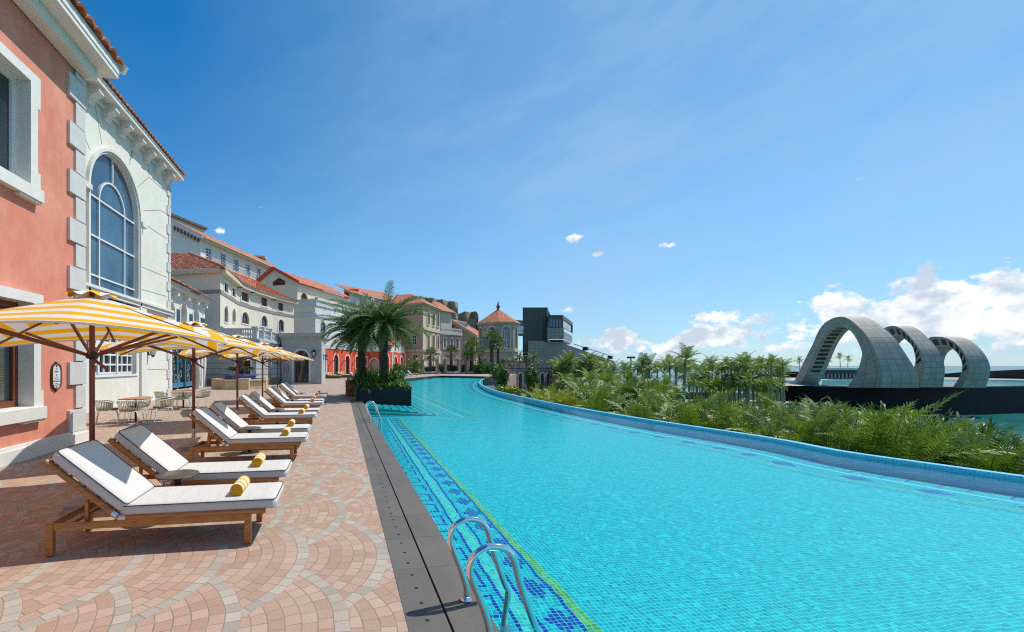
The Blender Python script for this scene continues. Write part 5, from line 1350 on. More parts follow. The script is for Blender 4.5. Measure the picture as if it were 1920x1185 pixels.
# ---- apricot and cream house
b7 = bldg('apricot_house', 'apricot stucco house with cream arched side and hipped tile roof')
K0 = cw(3.92, 112); K1 = K0 + dF * 14.8; ze = zz(568, 112)
FA = Face(K0 + dS * 11, K0, 0, ze); FB = Face(K0, K1, 0, ze)
winpx(FA, b7, 'rect', 773, 781, 629, 646, depth=.15, trim=M_trimc, tw=.25, fw=.10, frame=M_wframe, mull=(2, 3)); winpx(FA, b7, 'rect', 774, 783, 665, 682, depth=.15, trim=M_trimc, tw=.35, fw=.10, frame=M_wframe, mull=(2, 2)); winpx(FA, b7, 'round', 774, 783, 582, 590, depth=.15, trim=M_trimc, tw=.3, fw=.10, mull=(2, 1)); winpx(FA, b7, 'rect', 753, 758, 629, 646, depth=.15, trim=M_trimc, tw=.25, fw=.10, frame=M_wframe, mull=(2, 3))
for k, a in enumerate((803, 812.5, 821)):
    winpx(FB, b7, 'arch', a - 2.0, a + 1.6, 583 + k * 2.4, 608 + k * 2, depth=.3, trim=M_trimc, tw=.3, td=.2, fw=.1, mull=(2, 3)); winpx(FB, b7, 'arch', a - 1.8, a + 1.5, 626 + k * 1.5, 652 + k, depth=.3, trim=M_trimc, tw=.35, td=.2, fw=.1, mull=(2, 3)); winpx(FB, b7, 'rect', a - 1.5, a + 1.2, 667, 688, depth=.3, trim=M_trimc, tw=.3, fw=.1, frame=M_wframe, mull=(2, 2))
wl = MB(); FA.emit(wl); wl.build('apricot_wall', M_apri, b7); wl = MB(); FB.emit(wl); wl.build('cream_wall', M_cream, b7)
cc = MB()
for f_ in (FA, FB):
    for py in (616, 657): z = FA.at(793, py)[1]; fbox(cc, f_, 0, f_.L + .2, z - .3, z + .3, 0, .35)
    fbox(cc, f_, 0, f_.L, ze - .4, ze, 0, .6)
for k in range(3):
    for z0_, z1_ in ((ze - 9.8, ze - .4),): fbox(cc, FB, 3.5 + k * 3.9, 3.8 + k * 3.9, z0_, z1_, 0, .15)
cc.build('mouldings', M_trimc, b7)
rf = MB(); eA0, eA1, eB1 = FA.P(-1, ze, .9), Vector((*(K0 + FA.n * .9 + FB.n * .9), ze)), FB.P(FB.L + .6, ze, .9)
ap0 = Vector((*(K0 + dS * 5.2 + dF * 5), zz(548, 116))); ap1 = Vector((*(K0 + dS * 5.2 + dF * 12), zz(548, 116)))
roofquad(rf, [eA0, eA1, ap0, ap0 + Vector((*dS, 0)) * 5]); roofquad(rf, [eA1, eB1, ap1, ap0]); rf.build('roof', [M_roofr, M_trimc], b7)
b7b = bldg('tiled_upper_house', 'pale house with small tiled roof rising behind the apricot one')
F = Face(W(826, 131), W(847, 136), 8, zz(583, 132)); FB2 = Face(W(800, 133), W(826, 131), 8, zz(583, 132)); wl = MB(); F.emit(wl); FB2.emit(wl); wl.build('wall', M_cream, b7b)
rf = MB(); roofquad(rf, [F.P(-1, F.z1, 1), F.P(F.L + 1, F.z1, 1), Vector((*W(824, 146), zz(567, 146))), Vector((*W(811, 140), zz(566, 140)))]); roofquad(rf, [FB2.P(0, F.z1, 1), FB2.P(FB2.L + 1, F.z1, 1), Vector((*W(811, 140), zz(566, 140)))]); rf.build('roof', [M_roofr, M_trimc], b7b)

# ---- rose house and sand gable
b8 = bldg('rose_house', 'dusty rose house with white window heads and parapet balustrade')
F = Face(W(825.5, 127), W(865, 133), 0, zz(626, 128))
for k, a in enumerate((834, 847, 857.5)):
    winpx(F, b8, 'rect', a - 2.4, a + 2.2, 634 + k * .7, 652 + k * .5, depth=.2, trim=M_trimw, tw=.35, td=.15, fw=.12, frame=M_wframe, mull=(2, 2)); winpx(F, b8, 'rect', a - 2, a + 2, 672, 688, depth=.2, trim=M_trimw, tw=.3, fw=.12, frame=M_wframe, mull=(2, 2))
wl = MB(); F.emit(wl); wl.build('wall', M_rose, b8)
cc = MB(); fbox(cc, F, 0, F.L, F.z1 - .2, F.z1 + .5, -.2, .5); fbox(cc, F, 0, F.L, F.z1 + 1.5, F.z1 + 1.8, -.1, .3)
for k in range(12): u = F.L * k / 11; fbox(cc, F, max(0, u - .18), min(F.L, u + .18), F.z1 + .5, F.z1 + 1.5, 0, .2)
cc.build('parapet', M_trimw, b8)
b9 = bldg('sand_gabled_house', 'sand coloured gabled house with long sloping orange tile roof')
F = Face(W(826, 139), W(890, 139), 0, 8); ua, za = F.at(838, 599); uL, zL = F.at(827, 607); uR, zR = F.at(888, 630)
F.outline = [(0, 0), (F.L, 0), (uR, zR), (ua, za), (0, zL)]; g0, g1 = F.at(832, 612), F.at(862, 612); zt_ = F.at(840, 603)[1]
hh = [F.at(830.5, 614), F.at(857, 614), F.at(838.5, 605)]; F.holes.append((hh, 1.0)); m = MB(); m.face([F.P(u, z, -.95) for u, z in hh]); m.build('attic_recess', M_dark, b9)
wl = MB(); F.emit(wl); F9 = Face(W(890, 139), W(912, 160), 0, zR)
for k, a in enumerate((894, 901.5)): winpx(F9, b9, 'ogive', a - 2, a + 2, 635, 650, depth=.2, trim=M_trimc, tw=.3, fw=.2, glass=M_red, mull=(1, 1)); winpx(F9, b9, 'ogive', a - 2.5, a + 2.5, 665, 690, depth=.2, trim=M_trimc, tw=.3, fw=.2, glass=M_dark, mull=(1, 1), name='archway')
F9.emit(wl); wl.build('wall', M_sand, b9)
rf = MB(); e0, e1 = F.P(uR + .8, zR - .3, .8), Vector((*W(911, 162), zz(632, 162))); ap = F.P(ua, za + .3, .8); apb = Vector((*W(874, 163), zz(604, 163))); roofquad(rf, [e0, e1, apb, ap]); roofquad(rf, [F.P(-.8, zL, .8), F.P(-.8, zL, -9), ap + Vector((0, 9, 0)), ap]); rfo = rf.build('roof', [M_roofr, M_trimc], b9)
vb = MB(); vb.bar(e0 + Vector((0, -.3, 0)), ap + Vector((0, -.3, 0)), .2, .8); vb.bar(F.P(-.8, zL, 1.1), ap + Vector((0, -.3, 0)), .2, .8); vb.build('verge', M_trimc, rfo)
sk = MB(); q = [e0 * (1 - v) * (1 - u) + e1 * (1 - v) * u + apb * v * u + ap * v * (1 - u) + Vector((0, 0, .15)) for u, v in ((.3, .55), (.95, .55), (.95, .9), (.3, .9))]; sk.face(q); sk.build('skylight', M_dark, rfo)

# ---- rough stone theatre walls on the skyline
def rock_fn(n, b):
    p = n.geo(); f = n.noise(p, .35, 8, .7); g = n.noise(p, 1.6, 5, .7)
    n.put(b.inputs['Base Color'], n.ramp(n.add(n.mul(f, .6), n.mul(g, .4)), [(.32, (.16, .135, .105)), (.5, (.33, .28, .21)), (.68, (.52, .44, .33))])); b.inputs['Roughness'].default_value = .95
    n.put(b.inputs['Normal'], n.bump(f, .7, .8))
M_rock = mat('rough_stone', fn=rock_fn)
def rocky(name, label, top, zc, zbase, depth=14, seed=1):
    rr_ = random.Random(seed); m = MB(); rows = []
    fr = []
    for (px, py) in top: fr.append((px, py))
    n_ = 40; pts_ = []
    for i in range(n_ + 1):
        t = i / n_ * (len(fr) - 1); k = min(len(fr) - 2, int(t)); f = t - k
        pts_.append((fr[k][0] * (1 - f) + fr[k + 1][0] * f, fr[k][1] * (1 - f) + fr[k + 1][1] * f))
    for j in range(10):
        v = j / 9; row = []
        for px, py in pts_:
            zt__ = zz(py, zc); z = zbase + (zt__ - zbase) * v; j1 = rr_.uniform(-.5, .5) + 1.2 * math.sin(v * 7 + px * .3); q = W(px, zc + j1); row.append(Vector((q.x, q.y, z + rr_.uniform(-.3, .3) * (j < 9))))
        rows.append(row)
    rows.append([p + Vector((0, depth, rr_.uniform(-.6, .2))) for p in rows[-1]]); rows.append([Vector((p.x, p.y, zbase)) for p in rows[-1]])
    m.grid(rows, smooth=False); m.face([rows[j][-1] for j in range(len(rows))]); m.face([rows[j][0] for j in range(len(rows))][::-1])
    return tag(m.build(name, M_rock), label, 'rock wall')
rocky('stone_wall', 'dark rough stone wall on the skyline above the apricot house', [(786, 556), (812, 559), (835, 563), (859, 567), (858, 574), (855, 586), (854, 600)][:4], 178, 8, seed=3)
rocky('rock_outcrop', 'pale brown rock outcrop with jagged top left of the octagonal tower', [(852, 588), (862, 587), (872, 584.5), (880, 585), (888, 584), (894, 585), (897, 590)], 172, 4, seed=5)
m = MB(); F = Face(W(846, 174), W(892, 172), 4, zz(598, 173)); F.emit(m); o = m.build('ruin_terrace_wall', M_rock); tag(o, 'ruined grey stone terrace wall below the rock outcrop', 'ruin wall')
# ---- octagonal tower
b11 = bldg('octagonal_tower', 'octagonal stone tower with arched windows, tile roof and finial', 'tower')
OC = W(934, 128); ROC = 5.85; z0e, z1e = 0.0, zz(602, 121)
M_ost = mat('tower_stone', fn=stucco_fn((.26, .24, .21), (.44, .41, .37), bumpy=.4))
ov = [OC + Vector((ROC * math.cos(R(22.5 + 45 * k + 4)), ROC * math.sin(R(22.5 + 45 * k + 4)))) for k in range(8)]
wl = MB(); cc = MB(); c2 = MB()
for k in range(8):
    F = Face(ov[k], ov[(k + 1) % 8], 0, z1e); F.n = ((ov[k] + ov[(k + 1) % 8]) / 2 - OC).normalized()
    if F.n.y < .5:
        window(F, b11, 'arch', F.L * .24, F.L * .76, z1e - 7.6, z1e - 1.3, depth=.4, frame=M_wframe, trim=M_trimc, tw=.35, td=.15, fw=.18, mull=(3, 3), glass=M_glassb)
        window(F, b11, 'rect', F.L * .3, F.L * .7, 1.6, 3.9, depth=.3, frame=M_wframe, trim=M_trimc, tw=.3, fw=.15, mull=(2, 2))
    F.emit(wl); fbox(cc, F, -.1, F.L + .1, z1e - .5, z1e, 0, .35); fbox(c2, F, 0, F.L, z1e - 8.6, z1e - 8.1, 0, .4)
wl.build('wall', M_ost, b11); cc.build('cornice', M_trimc, b11); c2.build('string_course', M_trimc, b11)
rf = MB(); ap = Vector((OC.x, OC.y, zz(586, 128) + .3))
eo_ = [Vector((*(OC + (p - OC) * 1.13), z1e)) for p in ov]
for k in range(8): roofquad(rf, [eo_[k], eo_[(k + 1) % 8], ap + Vector((0, 0, .8))])
rfo = rf.build('roof', [M_roofr, M_trimc], b11)
fn_ = MB(); fn_.lathe([(.5, 0), (.35, .6), (.55, .9), (.6, 1.3), (.35, 1.6), (.25, 2.0), (.06, 2.9), (.01, 3.2)], 10, c=ap + Vector((0, 0, .3))); fn_.build('finial', mat('copper_finial', (.22, .07, .04), .5), rfo)

# ---- dark modern building with stand
M_dkp = None
def panel_fn(c0, c1, pw, ph_, line):
    def fn(n, b):
        x, y, z = n.xyz(n.geo()); u = n.add(n.mul(x, .86), n.mul(y, .51)); fu, fz = n.m('FRACT', n.m('DIVIDE', u, pw)), n.m('FRACT', n.m('DIVIDE', z, ph_))
        e = n.m('MINIMUM', n.mul(n.m('MINIMUM', fu, n.sub(1.0, fu)), pw), n.mul(n.m('MINIMUM', fz, n.sub(1.0, fz)), ph_))
        r = n.white(n.vec(n.m('FLOOR', n.m('DIVIDE', u, pw)), n.m('FLOOR', n.m('DIVIDE', z, ph_)), 1.0))
        c = n.mix(r, c0, c1); c = n.mix(n.rng(n.noise(n.geo(), .25, 5, .6), .4, .7, 0, .3), c, c1); c = n.mix(n.rng(e, .02, .09), line, c)
        n.put(b.inputs['Base Color'], c); b.inputs['Roughness'].default_value = .45
    return fn
M_dkp = mat('dark_cladding', fn=panel_fn((.050, .058, .062), (.064, .072, .076), 1.5, 3.0, (.03, .033, .036)))
M_conc = mat('grey_concrete_panels', fn=panel_fn((.20, .21, .21), (.28, .28, .27), 1.2, 1.0, (.12, .12, .12)))
bm_ = bldg('modern_black_building', 'dark grey clad modern building with glazed upper box and curved roof edge')
D = 160; ZG = -7
m = MB(); F = Face(W(980, D), W(1026.5, D), ZG, zz(577, D)); F.emit(m); F = Face(W(1026.5, D), W(1030, D + 22), ZG, zz(577, D)); F.emit(m); m.prism([tuple(W(980, D)), tuple(W(1026.5, D)), tuple(W(1031, D + 22)), tuple(W(984, D + 22))], zz(577, D) - .2, zz(576.4, D)); m.build('main_block', M_dkp, bm_)
m = MB(); 
pr = [(1027, 577), (1029, 584), (1033, 591), (1040, 594.5)]
for i in range(3):
    a, b_ = pr[i], pr[i + 1]; m.face([Vector((*W(a[0], D + 6), zz(a[1], D + 6))), Vector((*W(b_[0], D + 6), zz(b_[1], D + 6))), Vector((*W(b_[0], D + 6), zz(600, D + 6))), Vector((*W(a[0], D + 6), zz(600, D + 6)))])
m.build('curved_fin', mat('pale_cladding', (.32, .35, .37), .5), bm_)
gF = Face(W(1027, D - 2), W(1055.5, D - 2), zz(616, D), zz(593, D)); gR = Face(W(1055.5, D - 2), W(1074, D + 26), zz(616, D), zz(593, D))
ub = MB(); gF.holes.append((shape('rect', .6, gF.L - .3, gF.z0 + .4, gF.z1 - 1.0), .4)); gR.holes.append((shape('rect', 1, gR.L - 1, gR.z0 + .4, gR.z1 - 1.2), .4)); gF.emit(ub); gR.emit(ub); ub.prism([tuple(gF.a), tuple(gF.b), tuple(gR.b), tuple(W(1030, D + 26))], gF.z1, gF.z1 + .25); ub.build('upper_box', M_dkp, bm_)
gl = MB(); fbox(gl, gF, .6, gF.L - .3, gF.z0 + .4, gF.z1 - 1, -.4, -.35); fbox(gl, gR, 1, gR.L - 1, gR.z0 + .4, gR.z1 - 1.2, -.4, -.35); go = gl.build('glazing', M_glassb, bm_)
mu = MB()
for k in range(5): u = .6 + (gF.L - .9) * k / 4; fbox(mu, gF, u - .08, u + .08, gF.z0 + .4, gF.z1 - 1, -.35, -.2)
mu.build('mullions', M_dark, go)
m = MB(); f_ = Face(W(1027, D - 3), W(1057, D - 3), zz(637, D), zz(616, D)); f_.emit(m); f2_ = Face(W(1057, D - 3), W(1073, D + 22), zz(637, D), zz(622, D)); f2_.emit(m); m.build('concrete_storey', M_conc, bm_)
gl = MB(); fbox(gl, f2_, 3, f2_.L - 2, f2_.z0 + 2.6, f2_.z1 - .6, 0, .1); gl.build('ribbon_window', M_glassb, bm_)
m = MB(); m.prism([tuple(W(1030, D)), tuple(W(1056, D)), tuple(W(1070, D + 20)), tuple(W(1034, D + 20))], zz(641, D), zz(637, D)); m.build('undercroft', M_dark, bm_)
m = MB(); f_ = Face(W(990.5, D - 6), W(1020.5, D - 6), ZG, zz(641, D)); f_.emit(m); m.build('concrete_pier', M_conc, bm_)
st = bldg('grandstand', 'long dark sloping grandstand wall running down to the right', 'grandstand')
m = MB(); f_ = Face(W(1020.5, D - 5), W(1152, D + 60), ZG, 10); f_.outline = [(0, ZG), (f_.L, ZG), (f_.L, f_.at(1150, 677)[1]), f_.at(1110, 663), f_.at(1080, 652), f_.at(1062, 646), (0, f_.at(1021, 641)[1])]; f_.outline = [tuple(q) for q in f_.outline]; f_.emit(m); m.build('wall', M_dkp, st)
rl = MB(); rl.bar(f_.P(*f_.at(1076, 645)), f_.P(*f_.at(1150, 669)), .25, .25); ro_ = rl.build('handrail', M_dark, st)
for a, b_ in ((1098, 653), (1144, 669.5)):
    s_ = MB(); u, z = f_.at(a, b_); s_.bar(f_.P(u - 1, z - .2), f_.P(u + 1, z - .2), 2, 1.6); t_ = s_.build('speaker_box', M_dark, st)
lk = MB(); f_ = Face(W(967, D - 4), W(981, D - 2), zz(631, D), zz(602, D)); f_.emit(lk); t_ = thing('glazed_bridge', 'glazed link bridge between the tower and the dark building', 'bridge'); lk.build('frame', M_dkp, t_); g_ = MB(); fbox(g_, f_, .2, f_.L - .1, zz(627, D), zz(612, D), 0, .2); g_.build('glazing', glass_mat('pale_glass', (.25, .36, .42), (.35, .46, .5)), t_)
# sign mast beyond
t_ = thing('light_mast', 'dark T shaped floodlight mast rising over the palms', 'mast'); p = W(1183, 190); m = MB(); m.tube([(p.x, p.y, -7), (p.x, p.y, zz(672, 190))], .25, 8); m.build('mast', M_dark, t_); m = MB(); f_ = Face(W(1176, 190), W(1190, 190), 0, 1); fbox(m, f_, 0, f_.L, zz(672, 190), zz(668.5, 190), -.4, .4); m.build('light_bar', M_dark, t_)

# ---- stone arcade with pointed arches and balustrade on top
ar = bldg('stone_arcade', 'mauve grey stone arcade of pointed arches with balustrade on top', 'arcade')
M_arc = mat('mauve_stone', fn=stucco_fn((.20, .17, .165), (.33, .29, .28), bumpy=.6))
DA = 88; p0, p1 = W(946, DA), W(1035, DA + 9); zb = -4.2; zt = zz(689, DA)
F = Face(p0, p1, zb, zt)
for a in (953.5, 965, 975.5, 990, 1004, 1016.5, 1027.5):
    u0, _ = F.at(a - 3.6, 715); u1, _ = F.at(a + 3.6, 715); ztp = F.at(a, 699.5)[1]
    h = shape('ogive', u0, u1, zb + .02, ztp, 6); F.holes.append((h, .9)); tm = MB(); ring_mesh(tm, F, h, offset_shape(h, .16), 0, .1); wo = tm.build('arch_surround', mat('pale_arch_stone', (.45, .38, .34), .85), ar) if a == 953.5 else tm.build('arch_surround', bpy.data.materials['pale_arch_stone'], ar)
    pm = MB(); pm.face([F.P(u, z, -.85) for u, z in h]); pm.build('pane', M_glass, wo); fm = MB(); fbox(fm, F, u0, u1, ztp - 1.9, ztp - 1.65, -.85, -.72); fbox(fm, F, (u0 + u1) / 2 - .06, (u0 + u1) / 2 + .06, zb, ztp - 1.7, -.85, -.75); fm.build('transom', M_wframe, wo)
wl = MB(); F.emit(wl); F2 = Face(p1, p1 + Vector((-1, 14)), zb, zt); F2.emit(wl); wl.prism([tuple(p0), tuple(p1), tuple(p1 + Vector((-1, 14))), tuple(p0 + Vector((-1, 14)))], zt - .25, zt); wl.build('wall', M_arc, ar)
pb = MB(); fbox(pb, F, 0, F.L, zt - .05, zt + .08, -.3, .12); fbox(pb, F, 0, F.L, zt + .85, zt + .98, -.25, .10)
for k in range(11): u = F.L * k / 10; fbox(pb, F, max(0, u - .18), min(F.L, u + .18), zt + .08, zt + .85, -.15, .05)
for a, b_ in ((.30, .40), (.88, 1.0), (0, .06)): fbox(pb, F, F.L * a, F.L * b_, zt + .05, zt + .9, -.2, .08)
pb.build('parapet', M_arc, ar)
# terrace behind it with orange urn pedestals
pw = MB(); f_ = Face(W(935, DA + 15), W(1012, DA + 20), -1, zz(677, DA + 17)); f_.emit(pw); tag(pw.build('terrace_wall', M_arc), 'low mauve wall behind the arcade balustrade', 'wall')
for i, a in enumerate((947.5, 965, 977, 1001.5)):
    p = W(a, DA + 8); m = MB(); m.lathe([(.38, zt), (.42, zt + .1), (.3, zt + .3), (.34, zt + 1.2), (.42, zt + 1.4), (.40, zt + 1.5), (.05, zt + 1.5)], 12, c=(p.x, p.y, 0)); o = m.build('terracotta_pot', mat('orange_terracotta', (.42, .12, .05), .8) if i == 0 else bpy.data.materials['orange_terracotta'])
    tag(o, 'tall orange terracotta pot on the arcade terrace, %s from the left' % ['first', 'second', 'third', 'fourth'][i], 'pot', 'orange pots on the arcade terrace')
m = MB(); m.lathe([(.3, 0), (1.0, .5), (1.35, 1.3), (1.2, 2.1), (.7, 2.6), (.75, 2.8), (.5, 2.8), (.4, 2.5)], 18); o = m.build('large_jar', mat('rust_jar', (.28, .12, .06), .8, var=.3)); o.location = (*W(1038, DA + 3), -3.4); o.rotation_euler = (0, R(12), 0); tag(o, 'very large rust brown jar at the right end of the arcade', 'jar')

# ---- cabanas beyond the pool
M_cab = mat('cabana_frame', (.27, .16, .10), .6, var=.2); M_curt = mat('pale_curtain', fn=lambda n, b: (n.put(b.inputs['Base Color'], n.ramp(n.m('SINE', n.mul(n.xyz(n.obj())[0], 22.0)), [(0, (.45, .41, .35)), (1, (.62, .57, .50))])), setattr(b.inputs['Roughness'], 'default_value', .9))[0])
def make_cabana():
    t = thing('cabana', 'x', 'cabana'); w_, d_, h_ = 1.75, 1.4, 2.95
    for sx in (-1, 1):
        for sy in (-1, 1): m = MB(); m.box((sx * w_ - .09, sy * d_ - .09, 0), (sx * w_ + .09, sy * d_ + .09, h_)); m.build('post', M_cab, t)
    m = MB(); m.box((-w_ - .15, -d_ - .15, h_), (w_ + .15, d_ + .15, h_ + .16)); m.box((-w_ - .1, -d_ - .1, 0), (w_ + .1, d_ + .1, .16)); m.build('canopy_frame', M_cab, t)
    m = MB(); m.box((-w_ + .25, -d_ + .2, .16), (w_ - .25, d_ - .2, .48)); m.build('daybed', mat('daybed_white', (.60, .58, .58), .8), t, bevel=.03)
    for a, b_, c in ((-w_, -d_, .34), (w_ - .55, -d_, .5), (-w_, d_ - .1, .5), (w_ - .5, d_ - .1, .34)):
        m = MB(); rows = [[Vector((a + .08 + c * i / 12, b_ + .05 * math.sin(i * 2.1), z)) for i in range(13)] for z in (.1, h_)]; m.grid(rows); m.build('curtain', M_curt, t)
    return t
cb_ = make_cabana()
for i, (a, d_) in enumerate(((805.5, 93), (848, 94), (888, 95))):
    o = cb_ if i == 0 else copy_tree(cb_); o.location = (*W(a, d_), 0); o.rotation_euler = (0, 0, R(-9)); tag(o, 'curtained cabana with white daybed at the far end of the pool, %s' % ['left one', 'middle one', 'right one'][i], 'cabana', 'cabanas beyond the pool')
m = MB()
f_ = Face(W(770, 97), W(930, 100), 0, 1.1); fbox(m, f_, 0, f_.L, .95, 1.08, 0, .08)
for k in range(60): fbox(m, f_, f_.L * k / 60, f_.L * k / 60 + .06, 0, .95, 0, .06)
tag(m.build('timber_railing', M_brown), 'low brown railing running behind the three cabanas', 'railing')
# ---- woven daybeds by the red arcade, distant loungers
M_wick = mat('brown_wicker', (.16, .10, .06), .8, var=.3, scale=12, bump=.5)
def daybed(px, zc, lab):
    t = thing('wicker_daybed', lab, 'daybed', (*W(px, zc), 0), R(-20), 'wicker daybeds by the red arcade'); m = MB(); rows = []
    for z, k in ((0, .82), (.25, .95), (.42, 1.0)):
        rows.append([Vector((1.5 * k * math.cos(a), 1.0 * k * math.sin(a), z + (.35 * max(0, -math.cos(a)) if z > .3 else 0))) for a in [2 * math.pi * i / 28 for i in range(28)]])
    m.grid(rows, closed=True); m.build('woven_base', M_wick, t); m = MB(); m.prism([(1.35 * math.cos(2 * math.pi * i / 28), .88 * math.sin(2 * math.pi * i / 28)) for i in range(28)], .3, .46); m.build('cushion', mat('cream_pad', (.62, .56, .46), .9) if 'cream_pad' not in bpy.data.materials else bpy.data.materials['cream_pad'], t)
    for k, c in enumerate(((.72, .46, .06), (.70, .68, .58), (.72, .50, .10))):
        m = MB(); m.box((-1.15 + k * .25, -.55 + k * .38, .46), (-.85 + k * .25, -.1 + k * .38, .86)); m.build('pillow', mat('pillow_%s' % 'abc'[k], c, .9) if 'pillow_%s' % 'abc'[k] not in bpy.data.materials else bpy.data.materials['pillow_%s' % 'abc'[k]], t, bevel=.06)
daybed(623, 60, 'brown wicker daybed with yellow pillow nearest the grey porch'); daybed(647, 64, 'brown wicker daybed with yellow pillows partly behind a white lounger back')
bpy.data.materials['pillow_a'].name = 'yellow_pillow_cloth'; bpy.data.materials['pillow_b'].name = 'white_pillow_cloth'; bpy.data.materials['pillow_c'].name = 'amber_pillow_cloth'
sp = [(657, 52, 'white reclined lounger beside the wicker daybeds by the big planter'), (742, 66, 'white lounger far beyond the planter, leftmost of three'), (752, 70, 'white lounger far beyond the planter, middle of three'), (764, 73, 'white lounger far beyond the planter, rightmost of three')]
for px, zc, lb in sp: o = copy_tree(lg, (*W(px, zc), 0), R(-25), lb, group='distant loungers near the red houses')

# ---- distant seaside: platform, pavilion, bridge and arches
pf = thing('sea_platform', 'big dark walled platform in the sea under the three arches', 'platform')
ZPt = -4.05
fr_ = [(1456, 766), (1475, 769), (1520, 772.5), (1600, 776), (1700, 778), (1800, 777.2), (1920, 773.5), (2100, 765)]
pl_ = [G(a, b_, ZS) for a, b_ in fr_]
pts_ = catmull([p.xy for p in pl_], 5); bk_ = [W(2150, 230), W(1900, 300), W(1430, 290), W(1420, 170), W(1446, 140)]
outl = [tuple(p) for p in pts_] + [tuple(p) for p in bk_]
m = MB(); m.prism(outl, ZS - .3, ZPt); 
def seawall_fn(n, b):
    p = n.geo(); x, y, z = n.xyz(p); f = n.noise(n.vec(n.mul(x, .5), n.mul(y, .5), n.mul(z, 1.6)), .8, 6, .7)
    c = n.ramp(f, [(.3, (.006, .008, .010)), (.55, (.016, .018, .019)), (.75, (.034, .03, .027))]); c = n.mix(n.rng(z, -12.3, -11.5, 1, 0), c, (.012, .035, .02)); c = n.mix(n.rng(z, -4.35, -4.25), c, (.36, .31, .25))
    n.put(b.inputs['Base Color'], c); b.inputs['Roughness'].default_value = .75; b.inputs['Specular IOR Level'].default_value = .15; n.put(b.inputs['Normal'], n.bump(f, .4, .2))
m.build('sea_wall', mat('black_sea_wall', fn=seawall_fn), pf)
m = MB(); tess(m, [tuple(W(a, b_)) for a, b_ in ((1400, 128), (1500, 124), (1560, 130), (1640, 122), (1700, 121), (1700, 290), (1440, 285))], ZPt + .01); m.build('deck', mat('plaza_stone', (.52, .43, .32), .8, var=.12, scale=.2), pf)
m = MB(); tess(m, [tuple(W(a, b_)) for a, b_ in ((1478, 136), (1500, 128), (1570, 125), (1640, 124), (2050, 126), (2100, 150), (1900, 175), (1600, 190), (1480, 165))], ZPt + .03); m.build('shallow_pool', water_mat('lagoon_water', (1, 1, 1), 1.5, .2, .5, lambda n, p: n.ramp(n.noise(p, .08, 3), [(.3, (.05, .20, .23)), (.7, (.09, .28, .29))]), 2.0), pf)
pv = thing('glass_pavilion', 'low glass pavilion with flat pale roof seen through the first arch', 'pavilion'); DP = 190
m = MB(); F = Face(W(1541, DP), W(1625, DP), -4, zz(690, DP)); m.prism([tuple(W(1538, DP - 2)), tuple(W(1560, DP - 5)), tuple(W(1600, DP - 5)), tuple(W(1627, DP - 2)), tuple(W(1627, DP + 15)), tuple(W(1540, DP + 15))], zz(693.5, DP), zz(689.5, DP)); m.build('roof', mat('pale_roof', (.60, .60, .57), .6), pv)
m = MB(); fbox(m, F, 0, F.L, zz(701, DP), zz(693, DP), 0, .5); fbox(m, F, 0, F.L, zz(712, DP), zz(709.5, DP), 0, .8); m.build('dark_band', M_dkp, pv)
m = MB(); fbox(m, F, 0, F.L, zz(709, DP), zz(701, DP), 0, .2); g_ = m.build('glazing', glass_mat('teal_glass', (.10, .28, .32), (.22, .42, .45)), pv); 
for k in range(13): m = MB(); u = F.L * k / 12; fbox(m, F, max(0, u - .2), u + .2, zz(709, DP), zz(701, DP), .2, .45); m.build('mullion', M_dark, g_)
br = thing('dark_bridge', 'long dark flat bridge deck on piers right of the arches', 'bridge'); D0, D1 = 215, 175
m = MB(); a, b_ = W(1600, 230), W(1990, 165); 
q0, q1 = Vector((*W(1700, 222), zz(708, 222))), Vector((*W(2010, 170), zz(697, 170))); F = Face(q0.xy, q1.xy, 0, 1)
def slab(m, pxs, mi=0):
    for (x0, d0, t0, b0), (x1, d1, t1, b1) in zip(pxs, pxs[1:]):
        a0, a1 = W(x0, d0), W(x1, d1); n_ = Vector((0, 9)); P = [Vector((*a0, zz(b0, d0))), Vector((*a1, zz(b1, d1))), Vector((*a1, zz(t1, d1))), Vector((*a0, zz(t0, d0)))]; Qb = [p + Vector((n_.x, n_.y, 0)) for p in P]
        m.face(P, mi); m.face(Qb[::-1], mi); m.face([P[3], P[2], Qb[2], Qb[3]], mi + 1 if False else mi); m.face([P[1], P[0], Qb[0], Qb[1]], mi)
slab(m, [(1690, 226, 712, 718), (1763, 220, 706, 715), (1850, 205, 698.5, 714.5), (1920, 190, 695.5, 712), (2030, 175, 691, 711)]); m.build('deck', mat('dark_bridge_deck', (.020, .017, .016), .7), br)
for a in (1862, 1874, 1888): m = MB(); p = W(a, 200); m.tube([(p.x, p.y, ZS), (p.x, p.y, zz(712, 200))], 1.1, 10); m.build('pier', M_dkp, br)
m = MB(); slab(m, [(1385, 250, 702, 708), (1440, 230, 703, 712), (1480, 215, 700, 716), (1510, 205, 697, 716)]); t_ = m.build('left_bridge', bpy.data.materials['dark_bridge_deck']); tag(t_, 'dark bridge ramp left of the first arch', 'bridge ramp')
m = MB(); slab(m, [(1400, 150, 711, 717), (1450, 147, 712, 718), (1500, 140, 714, 718)]); tag(m.build('white_parapet', M_trimw), 'low white parapet left of the arches', 'parapet')
m = MB(); f_ = Face(W(1330, 107), W(1462, 112), -9, zz(738, 108)); f_.emit(m); tag(m.build('grey_retaining_wall', M_conc), 'grey retaining wall behind the lawn palms', 'retaining wall')
m = MB(); f_ = Face(W(1100, 120), W(1385, 112), -9, zz(735, 115)); f_.emit(m); tag(m.build('low_garden_wall', M_dkp), 'dark low wall behind the palm grove', 'wall')

